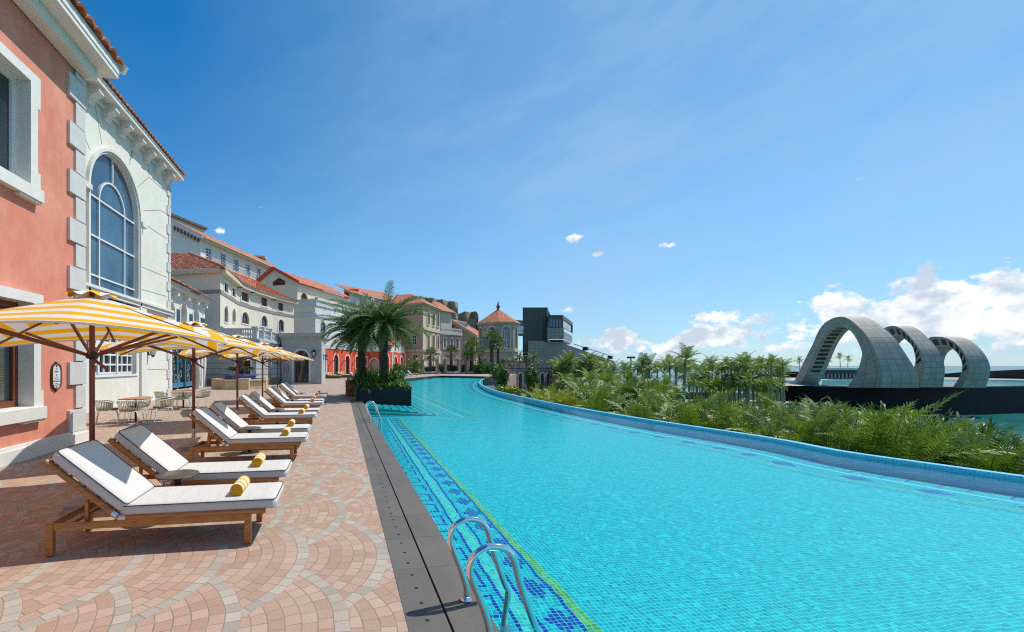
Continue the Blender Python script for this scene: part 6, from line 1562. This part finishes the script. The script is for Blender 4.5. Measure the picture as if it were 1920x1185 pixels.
def arch_fn(n, b):
    u, v, _ = n.xyz(n.uv()); s = 1.3
    fu, fv = n.m('FRACT', n.m('DIVIDE', u, s * 1.05)), n.m('FRACT', n.m('DIVIDE', v, s * 1.25)); e = n.mul(n.m('MINIMUM', n.m('MINIMUM', fu, n.sub(1.0, fu)), n.m('MINIMUM', fv, n.sub(1.0, fv))), s)
    r = n.white(n.vec(n.m('FLOOR', n.m('DIVIDE', u, s * 1.05)), n.m('FLOOR', n.m('DIVIDE', v, s * 1.25)), 2.0)); p = n.geo()
    c = n.ramp(r, [(0, (.34, .31, .265)), (.5, (.38, .345, .295)), (1, (.43, .39, .33))])
    c = n.mix(n.rng(n.noise(n.vec(n.mul(n.xyz(p)[0], .5), n.mul(n.xyz(p)[1], .5), n.mul(n.xyz(p)[2], .12)), .5, 6, .65), .42, .72, 0, .6), c, (.40, .34, .255))
    c = n.mix(n.rng(e, .02, .07), (.19, .175, .155), c); n.put(b.inputs['Base Color'], c); b.inputs['Roughness'].default_value = .7
M_arch = mat('arch_cladding', fn=arch_fn); M_slot = mat('dark_slot', (.012, .016, .022), .3)
def loop_arch(name, label, anchor, ang, outer, inner, width, slots=None, flare=None, N=64):
    """outer/inner: front-face outline pixels left foot -> right foot; ring plane through anchor with in-plane direction ang (deg from camera forward)"""
    a0 = cw(*anchor); a = cw(math.sin(R(ang)), math.cos(R(ang))); F = Face(a0, a0 + a * 10, 0, 1); F.t = a
    bdir = Vector((-a.y, a.x)); 
    if bdir.dot(cw(1, 0)) < 0: bdir = -bdir
    O = catmull([Vector(F.at(*p)) for p in outer], 12); I = catmull([Vector(F.at(*p)) for p in inner], 12)
    def resample(P, n):
        L = [0]
        for i in range(1, len(P)): L.append(L[-1] + (P[i] - P[i - 1]).length)
        out_ = []; j = 0
        for k in range(n + 1):
            s = L[-1] * k / n
            while j < len(P) - 2 and L[j + 1] < s: j += 1
            f = (s - L[j]) / max(1e-6, L[j + 1] - L[j]); out_.append(P[j] * (1 - f) + P[j + 1] * f)
        return out_, L[-1]
    O, LO = resample(O, N); I, LI = resample(I, N)
    def W3(p, d): q = F.a + F.t * p.x + bdir * d; return Vector((q.x, q.y, p.y))
    wf = lambda k: width * (1 + (flare or 0) * max(0, k / N - .5) ** 2 * 4)
    t = thing(name, label, 'arch')
    fo_ = [W3(p, 0) for p in O]; fi_ = [W3(p, 0) for p in I]; bo_ = [W3(O[k], wf(k)) for k in range(N + 1)]; bi_ = [W3(I[k], wf(k)) for k in range(N + 1)]
    m = MB(); al = [LO * k / N for k in range(N + 1)]
    def lerp_rows(A, B, n): return [[A[k] * (1 - i / n) + B[k] * i / n for k in range(N + 1)] for i in range(n + 1)]
    def uvr(wd, n): return [[(wd * i / n, al[k]) for k in range(N + 1)] for i in range(n + 1)]
    for A, B, wd in ((fo_, bo_, width), (bi_, fi_, width), (fi_, fo_, (fo_[N // 2] - fi_[N // 2]).length), (bo_, bi_, 3)):
        m.grid(lerp_rows(A, B, 3), smooth=False, uvs=uvr(wd, 3))
    for k in (0, N): m.face([fo_[k], bo_[k], bi_[k], fi_[k]])
    m.build('shell', M_arch, t)
    for (k0, k1, side, lo, hi, cnt) in (slots or []):
        sm_ = MB()
        for j in range(cnt):
            s0 = k0 + (k1 - k0) * j / cnt; s1 = s0 + (k1 - k0) / cnt * .58
            def at(P, s, d): 
                i = min(N - 1, int(s)); f = s - i; return P[i] * (1 - f) + P[i + 1] * f
            if side == 'inner':
                cI = sum(I, Vector((0, 0))) / len(I)
                q = [(s0, lo), (s1, lo), (s1, hi), (s0, hi)]; pp = []
                for s, d in q: p = at(I, s, 0); p = p + (cI - p).normalized() * .06; pp.append(W3(p, width * d))
            else:
                q = [(s0, lo), (s1, lo), (s1, hi), (s0, hi)]; pp = [W3(at(O, s, 0) * (1 - d) + at(I, s, 0) * d, -.06) for s, d in q]
            sm_.face(pp)
        sm_.build('window_slots', M_slot, t)
    return t, F, O, I, W3
loop_arch('sculptural_arch', 'largest and nearest grey panelled arch, left of the three', (125, 113), 187, [(1468, 722), (1488, 714), (1498, 697), (1511.6, 669), (1524, 645), (1534.6, 620.5), (1548, 604), (1568, 594.5), (1585, 595), (1602, 605.7), (1626.5, 631), (1640, 658), (1651, 688), (1654, 708), (1650, 727)], [(1500, 722), (1508, 708), (1514, 695), (1521, 678.6), (1533, 650), (1541, 636), (1552, 622), (1568, 612), (1582, 614), (1594, 620), (1605, 634), (1614, 654), (1616, 667), (1606, 700), (1588, 727)], 5.2, [(7, 31, 'inner', .22, .72, 12)], flare=.75)
loop_arch('sculptural_arch', 'middle grey panelled arch with a row of square openings', (140.8, 117), 181, [(1632, 724), (1634, 690), (1640, 650), (1650, 622), (1670, 611), (1691, 617), (1714, 640.6), (1728, 662.6), (1733, 690), (1724, 726)], [(1645, 724), (1647, 690), (1652, 655), (1665, 637), (1684, 630), (1702, 640.6), (1712.6, 655), (1715, 685), (1694, 726)], 4.4, [(24, 53, 'face', .25, .8, 10)], flare=.45)
loop_arch('sculptural_arch', 'smallest and farthest grey panelled arch on the right', (152, 117), 181, [(1722, 724), (1724, 690), (1729, 650), (1741, 634), (1756.5, 631), (1775, 634), (1792, 644), (1807, 661), (1815.5, 680), (1815, 700), (1803, 727)], [(1735, 724), (1736, 690), (1741, 666), (1752, 655), (1766, 650), (1780, 652), (1792, 659), (1801, 673), (1804, 691), (1798, 708), (1786, 727)], 5.0, [(24, 55, 'face', .25, .8, 8)], flare=.3)
# ================================================================ palms and planting
def leaf_mat(name, dark, mid, light, dry=(.26, .19, .08)):
    def fn(n, b):
        u, v, _ = n.xyz(n.uv()); f = n.noise(n.geo(), .45, 3)
        c = n.ramp(n.add(n.mul(u, .75), n.mul(f, .25)), [(.05, dark), (.5, mid), (.85, light), (1, dry)])
        n.put(b.inputs['Base Color'], c); b.inputs['Roughness'].default_value = .48; b.inputs['Specular IOR Level'].default_value = .45
        tr = n.new('ShaderNodeBsdfTranslucent'); n.put(tr.inputs[0], n.mix(.6, c, (.16, .30, .02)))
        mx = n.new('ShaderNodeMixShader'); mx.inputs[0].default_value = .24
        n.l.new(b.outputs[0], mx.inputs[1]); n.l.new(tr.outputs[0], mx.inputs[2]); n.l.new(mx.outputs[0], n.n['Material Output'].inputs['Surface'])
    return mat(name, fn=fn)
M_coco = leaf_mat('coconut_leaf', (.040, .090, .010), (.175, .255, .028), (.42, .48, .080), (.55, .46, .18))
M_date = leaf_mat('date_leaf', (.040, .085, .028), (.09, .145, .052), (.20, .26, .10))
M_fan = leaf_mat('fan_leaf', (.030, .075, .016), (.06, .12, .025), (.12, .19, .045))
M_yel = leaf_mat('yellow_palm_leaf', (.20, .26, .02), (.38, .38, .03), (.55, .48, .05))
M_strap = leaf_mat('strap_leaf', (.020, .060, .010), (.055, .13, .016), (.15, .27, .035), (.2, .3, .05))
M_under = leaf_mat('undergrowth_leaf', (.018, .045, .008), (.045, .095, .014), (.11, .18, .03), (.14, .16, .03))
def trunk_fn(c0, c1, sc):
    def fn(n, b):
        x, y, z = n.xyz(n.obj()); f = n.noise(n.vec(n.mul(x, 4.0), n.mul(y, 4.0), n.mul(z, sc)), 1.5, 4, .6)
        n.put(b.inputs['Base Color'], n.ramp(f, [(.35, c0), (.65, c1)])); b.inputs['Roughness'].default_value = .9; n.put(b.inputs['Normal'], n.bump(f, .8, .04))
    return fn
M_trunk = mat('grey_palm_trunk', fn=trunk_fn((.24, .195, .15), (.44, .39, .32), 5))
M_trunkd = mat('rough_date_trunk', fn=trunk_fn((.030, .024, .018), (.15, .12, .09), 6))
def frond(mb, rr, base, az, el, L, droop, nl, ll, lw, u, vshape=.55, mi=0, twist=0, grav=.35, stem=.022):
    d = Vector((math.cos(az) * math.cos(el), math.sin(az) * math.cos(el), math.sin(el))); side = Vector((-math.sin(az), math.cos(az), 0))
    pts = []; p = Vector(base); n = 14; dd = d.copy(); step = L / n
    for i in range(n + 1):
        pts.append(p.copy()); dd = (dd + Vector((0, 0, -droop / n)) * (.4 + 1.4 * i / n) + side * twist / n).normalized(); p = p + dd * step
    mb.tube(pts, [stem * (1 - .8 * i / n) for i in range(n + 1)], 4, mi, False); 
    for q in range(len(mb.uv) - 4 * n, len(mb.uv)): mb.uv[q] = [(min(1, u + .25), .5)] * 4
    for k in range(nl):
        t = .14 + .85 * k / (nl - 1); f = t * n; i = min(n - 1, int(f)); p = pts[i].lerp(pts[i + 1], f - i); tg = (pts[i + 1] - pts[i]).normalized()
        sd = tg.cross(Vector((0, 0, 1))); 
        if sd.length < .05: sd = side.copy()
        sd.normalize(); up = sd.cross(tg)
        l_ = ll * (math.sin(math.pi * min(1, t * .93 + .12)) ** .55) * rr.uniform(.85, 1.1)
        for s in (-1, 1):
            dv = (sd * s * (1 - .55 * t) + tg * (.35 + .75 * t) + up * vshape * rr.uniform(.3, 1.1)).normalized()
            dv2 = (dv + Vector((0, 0, -grav * rr.uniform(.6, 1.5)))).normalized()
            q1 = p + dv * l_ * .5; q2 = q1 + dv2 * l_ * .5; wv = tg * lw * .5
            uu = min(1, max(0, u + rr.uniform(-.22, .22)))
            mb.face([p - wv * .6, p + wv * .6, q1 + wv, q1 - wv], mi, [(uu, t)] * 4, True); mb.face([q1 - wv, q1 + wv, q2], mi, [(uu, t)] * 3, True)
def crown(seed, nf, L, nl, ll, lw, el0=-.5, el1=1.35, droop=(.9, 1.5), grav=.35, vshape=.5, stem=.022, wind=0.0):
    rr = random.Random(seed); mb = MB()
    for i in range(nf):
        t = (i + .5) / nf; az = i * 2.399 + rr.uniform(-.25, .25); el = el1 + (el0 - el1) * t ** .85 + rr.uniform(-.18, .18)
        frond(mb, rr, (0.05 * math.cos(az), .05 * math.sin(az), .0), az, el, L * rr.uniform(.82, 1.08) * (.8 + .2 * math.sin(math.pi * min(1, t + .25))), rr.uniform(*droop), nl, ll, lw, rr.uniform(.0, .85) + (.12 if t > .8 else 0), vshape, grav=grav, stem=stem, twist=rr.uniform(-.4, .4) + wind)
    return mb
def trunk_mb(h, r0, r1, lean=0.0, rings=0, seed=0):
    rr = random.Random(seed); m = MB(); n = 18 if rings == 0 else rings
    pts = [Vector((-lean * (1 - i / n) ** 1.6, 0, -h * (1 - i / n))) for i in range(n + 1)]
    m.tube(pts, [(r0 + (r1 - r0) * i / n) * (1 + (.10 if i % 2 else -.05) + rr.uniform(-.04, .04)) + (.35 * r0 if i == 0 else 0) for i in range(n + 1)], 10); return m
class Kind: pass
def palm_kind(name, crowns, leafm, trunkm, trunk, seed=0):
    return [(c, leafm, trunkm, trunk) for c in crowns]
MESH = {}
def mesh_of(key, mbf, mats, name):
    if key not in MESH: 
        o = mbf().build(name, mats); MESH[key] = o.data; bpy.data.objects.remove(o)
    return MESH[key]
def palm(name, label, cat, group, x, y, zc_, zground, ckey, cfn, lm, tkey, tfn, tm, sc=1.0, rz=0.0, tilt=(0, 0)):
    """the empty stands at the trunk foot; crown at height zc_"""
    h = zc_ - zground; t = thing(name, label, cat, (x, y, zground), rz, group)
    c = bpy.data.objects.new('crown', mesh_of(ckey, cfn, lm, 'crown')); C.objects.link(c); c.parent = t; c.location = (0, 0, h); c.scale = (sc,) * 3; c.rotation_euler = (tilt[0], tilt[1], 0)
    k = bpy.data.objects.new('trunk', mesh_of(tkey, tfn, tm, 'trunk')); C.objects.link(k); k.parent = t; k.location = (0, 0, h); k.scale = (max(.7, sc), max(.7, sc), h / 8.0)
    return t
COCO = {i: (lambda i=i: crown(40 + i, 17, 2.6, 24, .72, .08, el0=-.55, el1=1.45, droop=(.7, 1.6), grav=.5, vshape=.35, wind=(.25 if i % 2 else -.1))) for i in range(5)}
NEAR = {i: (lambda i=i: crown(70 + i, 13, 2.7, 27, .62, .058, el0=.1, el1=1.42, droop=(.5, 1.35), grav=.55, vshape=.42)) for i in range(4)}
tr8 = lambda: trunk_mb(8.0, .17, .11, .3)
rg = random.Random(11)
def coco(px, py, zc, label, group, sc=1.0, near=False, zg=None):
    p = W(px, zc); xc = (px - PX) / FP * zc; g = gz(xc, zc) if zg is None else zg
    i = rg.randrange(4 if near else 5)
    return palm('coconut_palm', label, 'palm tree', group, p.x, p.y, max(zz(py, zc), g + 1.6), g - .1, ('n' if near else 'c', i), (NEAR if near else COCO)[i], M_coco, 'tr8', tr8, M_trunk, sc, rg.uniform(0, 6.28), (rg.uniform(-.12, .12), rg.uniform(-.12, .12)))
# singular ones first
coco(1285, 676, 76, 'tall palm with bare leaning trunk rising highest above the palm grove', 'tall palms of the garden', 1.5)
coco(1397, 684, 88, 'tall palm with broad drooping crown above the lawn grove', 'tall palms of the garden', 1.45)
coco(1217, 688, 84, 'tall dark crowned palm left of the highest palm', 'tall palms of the garden', 1.25)
coco(1458, 698, 97, 'slim lone palm left of the black sea wall, taller of two', 'slim palms by the sea wall', .85)
coco(1467, 706, 93, 'slim lone palm in front of the black sea wall, leaning one', 'slim palms by the sea wall', .85)
NL = [(1538, 848, 16, 'large bright palm with upright spear fronds just beyond the pool edge', 1.0), (1858, 935, 13.0, 'large palm with long spread fronds at the right end of the pool edge', 1.0), (1652, 862, 17, 'bright green palm left of the green water beyond the pool edge', .95), (1722, 900, 14.5, 'drooping palm right of the bright one, beyond the pool edge', .95), (1243, 790, 26, 'spreading palm beyond the middle of the infinity edge', 1.1), (1335, 815, 22, 'spreading palm beyond the pool right of the middle one', 1.05), (1420, 832, 19.5, 'broad palm beyond the pool left of the spear fronded palm', 1.0)]
for a, b_, d_, lb, s_ in NL: coco(a, b_, d_, lb, 'palms just beyond the infinity edge', s_, True)
def edge_y(px):
    P = sorted(LIPPX[:10]); 
    for (x0, y0), (x1, y1) in zip(P, P[1:]):
        if x0 <= px <= x1: return y0 + (y1 - y0) * (px - x0) / (x1 - x0)
    return P[-1][1]
G6 = 'palms filling the slope beyond the infinity edge'; L6 = 'one of the low coconut palms crowded beyond the infinity edge'
NEARP = []
for px in range(1130, 1990, 36):
    for row in range(2):
        q = px + rg.uniform(-12, 12); ye = edge_y(q); ze = FP * HC / (ye - HY); zc = ze + (rg.uniform(5.5, 7.5) if row == 0 else rg.uniform(9, 15)); 
        yy = ye + (rg.uniform(28, 48) if row == 0 else rg.uniform(2, 20)) * (14 / zc) ** .5 * (1.0 if q > 1400 else .65) + (10 if q < 1500 else 0)
        if q > 1560 and row: yy += 12
        if q > 1450 and row: yy += 16
        if q > 1680: yy += 8
        NEARP.append((q, yy + rg.uniform(-8, 8), zc, rg.uniform(.75, 1.12)))
NUM = lambda k: '%d%s' % (k, 'th' if 10 <= k % 100 <= 20 else {1: 'st', 2: 'nd', 3: 'rd'}.get(k % 10, 'th'))
for k, (q, yy, zc, s_) in enumerate(sorted(NEARP)): coco(q, yy, zc, 'low coconut palm just beyond the infinity edge, %s of them counting from the left' % NUM(k + 1), G6, s_, True)
def grove(n, px0, px1, z0, z1, y0, y1, label, group, s0=.9, s1=1.15):
    for k in range(n):
        px = px0 + (px1 - px0) * (k + rg.uniform(.1, .9)) / n; coco(px, rg.uniform(y0, y1), rg.uniform(z0, z1), label + ', %s from the left' % NUM(k + 1), group, rg.uniform(s0, s1))
grove(26, 1322, 1470, 84, 103, 680, 697, 'tall slim palm standing in rows on the lawn', 'tall lawn palms', .85, 1.1)
grove(30, 1290, 1462, 78, 100, 712, 728, 'shorter palm standing on the lawn', 'short lawn palms', .85, 1.05)
grove(24, 1035, 1335, 80, 108, 684, 706, 'palm in the grove before the grandstand', 'grandstand grove palms', 1.05, 1.3)
grove(20, 1050, 1275, 52, 76, 712, 738, 'palm in the middle of the garden', 'mid garden palms', .75, .95)
grove(12, 1110, 1250, 31, 50, 754, 776, 'lower palm in the near part of the garden', 'near garden palms', .7, .85)
grove(12, 1250, 1480, 34, 46, 782, 800, 'low palm below the lawn in the near part of the garden', 'near garden palms right', .65, .8)
grove(13, 1078, 1250, 32, 45, 736, 754, 'palm between the edge shrubs and the middle garden', 'left garden palms', .6, .75)
for i, (px, py, zc) in enumerate(((1499, 676, 205), (1553, 676, 205), (1575, 668, 205), (1590, 673, 205))):
    coco(px, py, zc, 'small wind blown palm on the sea horizon, %s from the left' % ['first', 'second', 'third', 'fourth'][i], 'far palms on the sea platform', 1.05, zg=-4.05)

# fan palms and date palms near the far buildings
def fan_crown(seed, n_=26, L=1.35, r=.62, el0=-.75):
    rr = random.Random(seed); mb = MB()
    for i in range(n_):
        t = (i + .5) / n_; az = i * 2.399; el = 1.4 + (el0 - 1.4) * t; d = Vector((math.cos(az) * math.cos(el), math.sin(az) * math.cos(el), math.sin(el))); ln = L * rr.uniform(.8, 1.1); b_ = d * ln * .62; sd = d.cross(Vector((0, 0, 1))).normalized(); up = sd.cross(d); u = rr.uniform(.1, .8)
        mb.bar((0, 0, 0), b_, .03, .02)
        for k in range(19):
            a = R(-118 + 236 * k / 18); dv = (d * math.cos(a) + sd * math.sin(a) + up * .15 * rr.uniform(-1, 1)).normalized(); e = b_ + dv * r * rr.uniform(.85, 1.1); e2 = e + (dv + Vector((0, 0, -.7))).normalized() * r * .3; wv = (sd * math.cos(a) - d * math.sin(a)) * .035
            mb.face([b_, e - wv, e + wv], 0, [(u, 0)] * 3); mb.face([e - wv, e2, e + wv], 0, [(u, 0)] * 3)
    return mb
trs = lambda: trunk_mb(8.0, .24, .16, 0)
FP_ = [(807, 667, 98, 1.5, 'bushy fan palm behind the left cabana'), (846, 662, 99, 1.5, 'bushy fan palm behind the middle cabana'), (884, 655, 100, 1.9, 'thick fan palm between the middle and right cabana'), (877, 668, 97, 1.2, 'lower fan palm leaning beside the thick fan palm'), (899, 664, 104, 1.3, 'fan palm just right of the right cabana'), (922, 640, 96, 2.0, 'tall fan palm with full crown left of the octagonal tower door'), (934, 648, 97, 1.6, 'second tall fan palm close to the tallest one, right side')]
for k, (px, py, zc, s_, lb) in enumerate(FP_):
    p = W(px, zc); palm('fan_palm', lb, 'palm tree', 'fan palms beyond the pool', p.x, p.y, zz(py, zc), 0.0, ('f', k % 3), (lambda k=k: fan_crown(90 + k % 3)), M_fan, 'trs', trs, M_trunkd, s_, k * 1.3)
DATE = {i: (lambda i=i: crown(60 + i, 24, 2.4, 20, .42, .08, el0=-.35, el1=1.4, droop=(.9, 1.5), grav=.2, vshape=.5)) for i in range(2)}
for k, (px, py, zc, s_, lb) in enumerate(((974, 671, 102, 1.15, 'date palm on the arcade terrace between the orange pots'), (1000, 674, 101, 1.1, 'date palm on the arcade terrace in front of the dark building'), (962, 680, 106, .8, 'small date palm on the arcade terrace beside the tower'))):
    p = W(px, zc); palm('date_palm', lb, 'palm tree', 'date palms on the arcade terrace', p.x, p.y, zz(py, zc), -.3, ('d', k % 2), DATE[k % 2], M_date, 'trs', trs, M_trunkd, s_, k)
grove(9, 1035, 1130, 92, 112, 676, 690, 'pale green palm in front of the dark stand', 'palms before the dark stand', 1.2, 1.5)

# the two large date palms in the black planter
def big_date(seed): return crown(seed, 72, 2.95, 42, .46, .048, el0=-.50, el1=1.02, droop=(.55, 1.45), grav=.30, vshape=.65, stem=.028)
def date_trunk(seed):
    rr = random.Random(seed); m = MB(); n = 30; H = 8.0
    m.tube([Vector((0, 0, -H * (1 - i / n))) for i in range(n + 1)], [.20 + .02 * math.sin(i * 1.7) for i in range(n + 1)], 12)
    for i in range(52):
        for k in range(7):
            a = k * 2 * math.pi / 7 + i * .45; z = -H * (1 - i / 52); d = Vector((math.cos(a), math.sin(a), 0)); s = Vector((-d.y, d.x, 0)) * .075
            p = d * .19 + Vector((0, 0, z)); m.face([p - s, p + s, p + d * .07 + s * .5 + Vector((0, 0, .17)), p + d * .07 - s * .5 + Vector((0, 0, .17))]); m.face([p + s, p - s, p + d * .02 + Vector((0, 0, .2))])
    return m
for k, (px, py, zc, sc, lb) in enumerate(((719, 606, 23.2, 1.08, 'large date palm with full crown in the black planter, right one'), (678, 618, 24.6, 1.0, 'large date palm in the black planter, left and slightly lower one'))):
    p = W(px, zc); palm('large_date_palm', lb, 'palm tree', 'date palms in the black planter', p.x, p.y, zz(py, zc), .5, ('bd', k), (lambda k=k: big_date(201 + k)), M_date, ('bt', k), (lambda k=k: date_trunk(k)), M_trunkd, sc, 1.1 * k)

# planter with strap leaved plants
pb_ = thing('black_planter', 'long black tiled planter standing in the pool under two palms', 'planter', (0, 0, 0))
x0, x1, y0, y1, zt = .74, 3.52, 21.42, 26.6, .67
def ptile_fn(n, b):
    x, y, z = n.xyz(n.geo()); u = n.add(x, y); fu, fz = n.m('FRACT', n.m('DIVIDE', u, .62)), n.m('FRACT', n.m('DIVIDE', z, .30)); e = n.m('MINIMUM', n.mul(n.m('MINIMUM', fu, n.sub(1.0, fu)), .62), n.mul(n.m('MINIMUM', fz, n.sub(1.0, fz)), .3)); r = n.white(n.vec(n.m('FLOOR', n.m('DIVIDE', u, .62)), n.m('FLOOR', n.m('DIVIDE', z, .3)), 0.0))
    c = n.mix(r, (.006, .012, .016), (.014, .024, .030)); n.put(b.inputs['Base Color'], n.mix(n.rng(e, .003, .006), (.004, .005, .006), c)); b.inputs['Roughness'].default_value = .5; b.inputs['Specular IOR Level'].default_value = .25
m = MB(); w_ = .16
for a, b_ in (((x0, y0), (x1, y0 + w_)), ((x0, y1 - w_), (x1, y1)), ((x0, y0 + w_), (x0 + w_, y1 - w_)), ((x1 - w_, y0 + w_), (x1, y1 - w_))): m.box((a[0], a[1], -.52), (b_[0], b_[1], zt))
m.build('box', mat('black_planter_tile', fn=ptile_fn), pb_)
m = MB(); m.box((x0 + w_, y0 + w_, .3), (x1 - w_, y1 - w_, zt - .08)); m.build('soil', mat('dark_soil', (.03, .022, .015), .95, var=.3), pb_)
rr = random.Random(77); m = MB()
def blade(m, p, az, el, L, w, u, droop=1.2, n=5):
    d = Vector((math.cos(az) * math.cos(el), math.sin(az) * math.cos(el), math.sin(el))); s = Vector((-math.sin(az), math.cos(az), 0)); rows = []; q = Vector(p)
    for i in range(n + 1):
        ww = w * math.sin(math.pi * min(.97, .22 + .75 * i / n)) ; rows.append([q - s * ww, q + s * ww]); d = (d + Vector((0, 0, -droop / n))).normalized(); q = q + d * L / n
    m.grid(rows, 0, True, uvs=[[(u, i / n)] * 2 for i in range(n + 1)])
def clump(m, x, y, z, n, L, w, ub, el=(.35, 1.45), droop=(.6, 1.6)):
    for k in range(n): blade(m, (x, y, z), rr.uniform(0, 6.28), rr.uniform(*el), L * rr.uniform(.7, 1.15), w, min(1, max(0, ub + rr.uniform(-.18, .18))), rr.uniform(*droop))
for k in range(150):
    x, y = rr.uniform(x0 + .1, x1 - .1), rr.uniform(y0 + .15, y1 - .1); tall = (y - y0) / (y1 - y0) 
    hump = .75 + .45 * math.sin(x * 2.1 + 1) * math.cos(y * 1.3)
    if y < y0 + 1.0: clump(m, x, y, zt - .05, 12, .60, .038, .68, (.3, 1.3), (.9, 1.8))
    else: clump(m, x, y, zt - .05 + .25 * tall, 15, (.75 + .5 * tall) * hump, .048, .36 if rr.random() < .75 else .6)
for k in range(16): clump(m, x0 + .15 + (x1 - x0 - .3) * k / 15, y0 + .22, zt - .03, 16, .42, .020, .8, (.4, 1.3), (.8, 1.8))
tag(m.build('planter_foliage', M_strap), 'dense strap leaved green plants filling the black planter', 'plants', kind='stuff')

# undergrowth of the garden
m = MB()
for k in range(3600):
    zc = 9 + 95 * rr.random() ** 1.3; px = rr.uniform(990, 1960); xc = (px - PX) / FP * zc; g = gz(xc, zc)
    if g < -8.5 or (zc > 60 and px > 1265) or xc > 58: continue
    ye = edge_y(px) if px > 942 else 735
    ze = FP * HC / (ye - HY)
    if zc < ze + 7: continue
    p = W(px, zc); s = .8 + zc / 60
    top = rr.uniform(.5, 3.4)
    clump(m, p.x, p.y, g + top, 9, 1.15 * s, .09 * s, rr.uniform(.2, .8), (-.3, 1.4), (.5, 1.6))
tag(m.build('undergrowth', M_under), 'mixed green undergrowth filling the garden between the palms', 'undergrowth', kind='stuff')
# yellow palms and shrubs by the edge
for i, (px, py, zc, s_) in enumerate(((1012, 755, 27, .45), (1040, 760, 25, .48), (1066, 766, 24, .45))):
    p = W(px, zc); palm('yellow_palm', 'yellow green feathery palm at the pool edge, %s of three' % ['left', 'middle', 'right'][i], 'palm tree', 'yellow palms by the infinity edge', p.x, p.y, zz(py, zc) - .2, -7, ('y', i % 2), (lambda i=i: crown(300 + i, 26, 2.6, 36, .62, .05, el0=.0, el1=1.45, droop=(.7, 1.4), grav=.35, vshape=.5)), M_yel, 'tr8', tr8, M_trunk, s_ * 1.35, i)
def leafball(name, label, c, r, n=900, ls=.16, matl=None, sq=(1, 1, 1), seed=0, group=None, cat='shrub', ubase=.5):
    q = random.Random(seed); m = MB(); lobes = [(Vector((q.uniform(-.6, .6), q.uniform(-.6, .6), q.uniform(-.5, .6))), q.uniform(.35, .62)) for _ in range(9)]
    for k in range(n):
        lc, lr = lobes[q.randrange(9)]; d = Vector((q.gauss(0, 1), q.gauss(0, 1), q.gauss(0, 1))).normalized(); p = lc + d * lr * q.uniform(.75, 1.05); p = Vector((p.x * sq[0] * r, p.y * sq[1] * r, p.z * sq[2] * r))
        t = Vector((q.gauss(0, 1), q.gauss(0, 1), q.gauss(0, 1) - .3)).normalized(); s = t.cross(d + Vector((.01, 0, 0))).normalized(); L = ls * q.uniform(.7, 1.3); u = min(1, max(0, ubase + q.uniform(-.35, .35)))
        m.face([p, p + t * L * .5 + s * L * .22, p + t * L, p + t * L * .5 - s * L * .22], 0, [(u, 0)] * 4)
    o = m.build(name, matl or M_under); o.location = c; return tag(o, label, cat, group)
def at3(px, py, zc): p = W(px, zc); return (p.x, p.y, zz(py, zc))
leafball('leafy_shrub', 'light green leafy shrub at the infinity edge right of the yellow palms', at3(1118, 768, 26), 1.5, 2200, .22, M_strap, (1.3, 1, .8), 1, ubase=.75)
leafball('leafy_shrub', 'broad leafy shrub right behind the light green shrub', at3(1160, 770, 25), 1.1, 1500, .22, M_strap, (1.2, 1, .8), 12, ubase=.6)
leafball('leafy_tree', 'small leafy tree growing in front of the stone arcade', at3(996, 706, 82), 2.0, 1500, .5, M_under, (.8, .8, 1.5), 2, cat='tree', ubase=.6)
leafball('hedge', 'dark green hedge on the far right corner of the pool deck', at3(922, 692, 60), 1.15, 1600, .30, M_strap, (1.5, 1, .8), 3, cat='hedge', ubase=.3)
leafball('hedge', 'dark bushy plants spilling above the curved pool end', at3(934, 701, 47), .85, 1900, .22, M_strap, (1.0, 1, .95), 4, cat='hedge', ubase=.35)
leafball('hanging_plant', 'pale green hanging plant draping over the wall at the pool end', at3(943, 718, 45), 1.0, 2600, .22, M_under, (.75, .6, 1.9), 5, cat='plant', ubase=.8)
leafball('leafy_shrub', 'yellow green shrub beneath the hanging plant', at3(955, 733, 42), .8, 1200, .25, M_yel, (1.6, 1, .7), 6, ubase=.2)
for i, (px, py, zc, r_, lb) in enumerate(((748, 694, 88, 1.3, 'green shrub in front of the apricot house wall, left'), (780, 690, 86, 1.9, 'tall green shrub in front of the apricot house, middle'), (829, 693, 97, 1.3, 'green shrub between the left and middle cabana'), (866, 693, 97, 1.3, 'green shrub between the middle and right cabana'), (903, 690, 92, 1.6, 'bright green shrub right of the right cabana'), (950, 681, 97, 1.2, 'bright shrub left on the arcade terrace'), (982, 683, 97, .9, 'bright shrub between the orange pots'), (760, 697, 84, .9, 'low shrub by the pool deck left of the cabanas'))):
    leafball('leafy_shrub', lb, at3(px, py, zc), r_, 900, .42, M_strap, (1.1, 1, 1), 20 + i, 'shrubs around the far pool deck', ubase=.5)
for i, (px, zc) in enumerate(((782, 88), (789, 88))):
    m = MB(); m.lathe([(.28, 0), (.42, .7), (.46, .8), (.40, .8), (.36, .7)], 14); o = m.build('white_pot', M_trimw); o.location = (*W(px, zc), 0); tag(o, 'white plant pot beside the left cabana, %s one' % ('left', 'right')[i], 'pot')

for i, (px, zc) in enumerate(((806, 99), (848, 100), (888, 101))):
    leafball('hedge', 'dark green hedge plants directly behind the %s cabana' % ['left', 'middle', 'right'][i], at3(px, 693, zc), 1.7, 1200, .4, M_under, (1.3, .5, .62), 50 + i, 'hedge plants behind the cabanas', cat='hedge', ubase=.35)
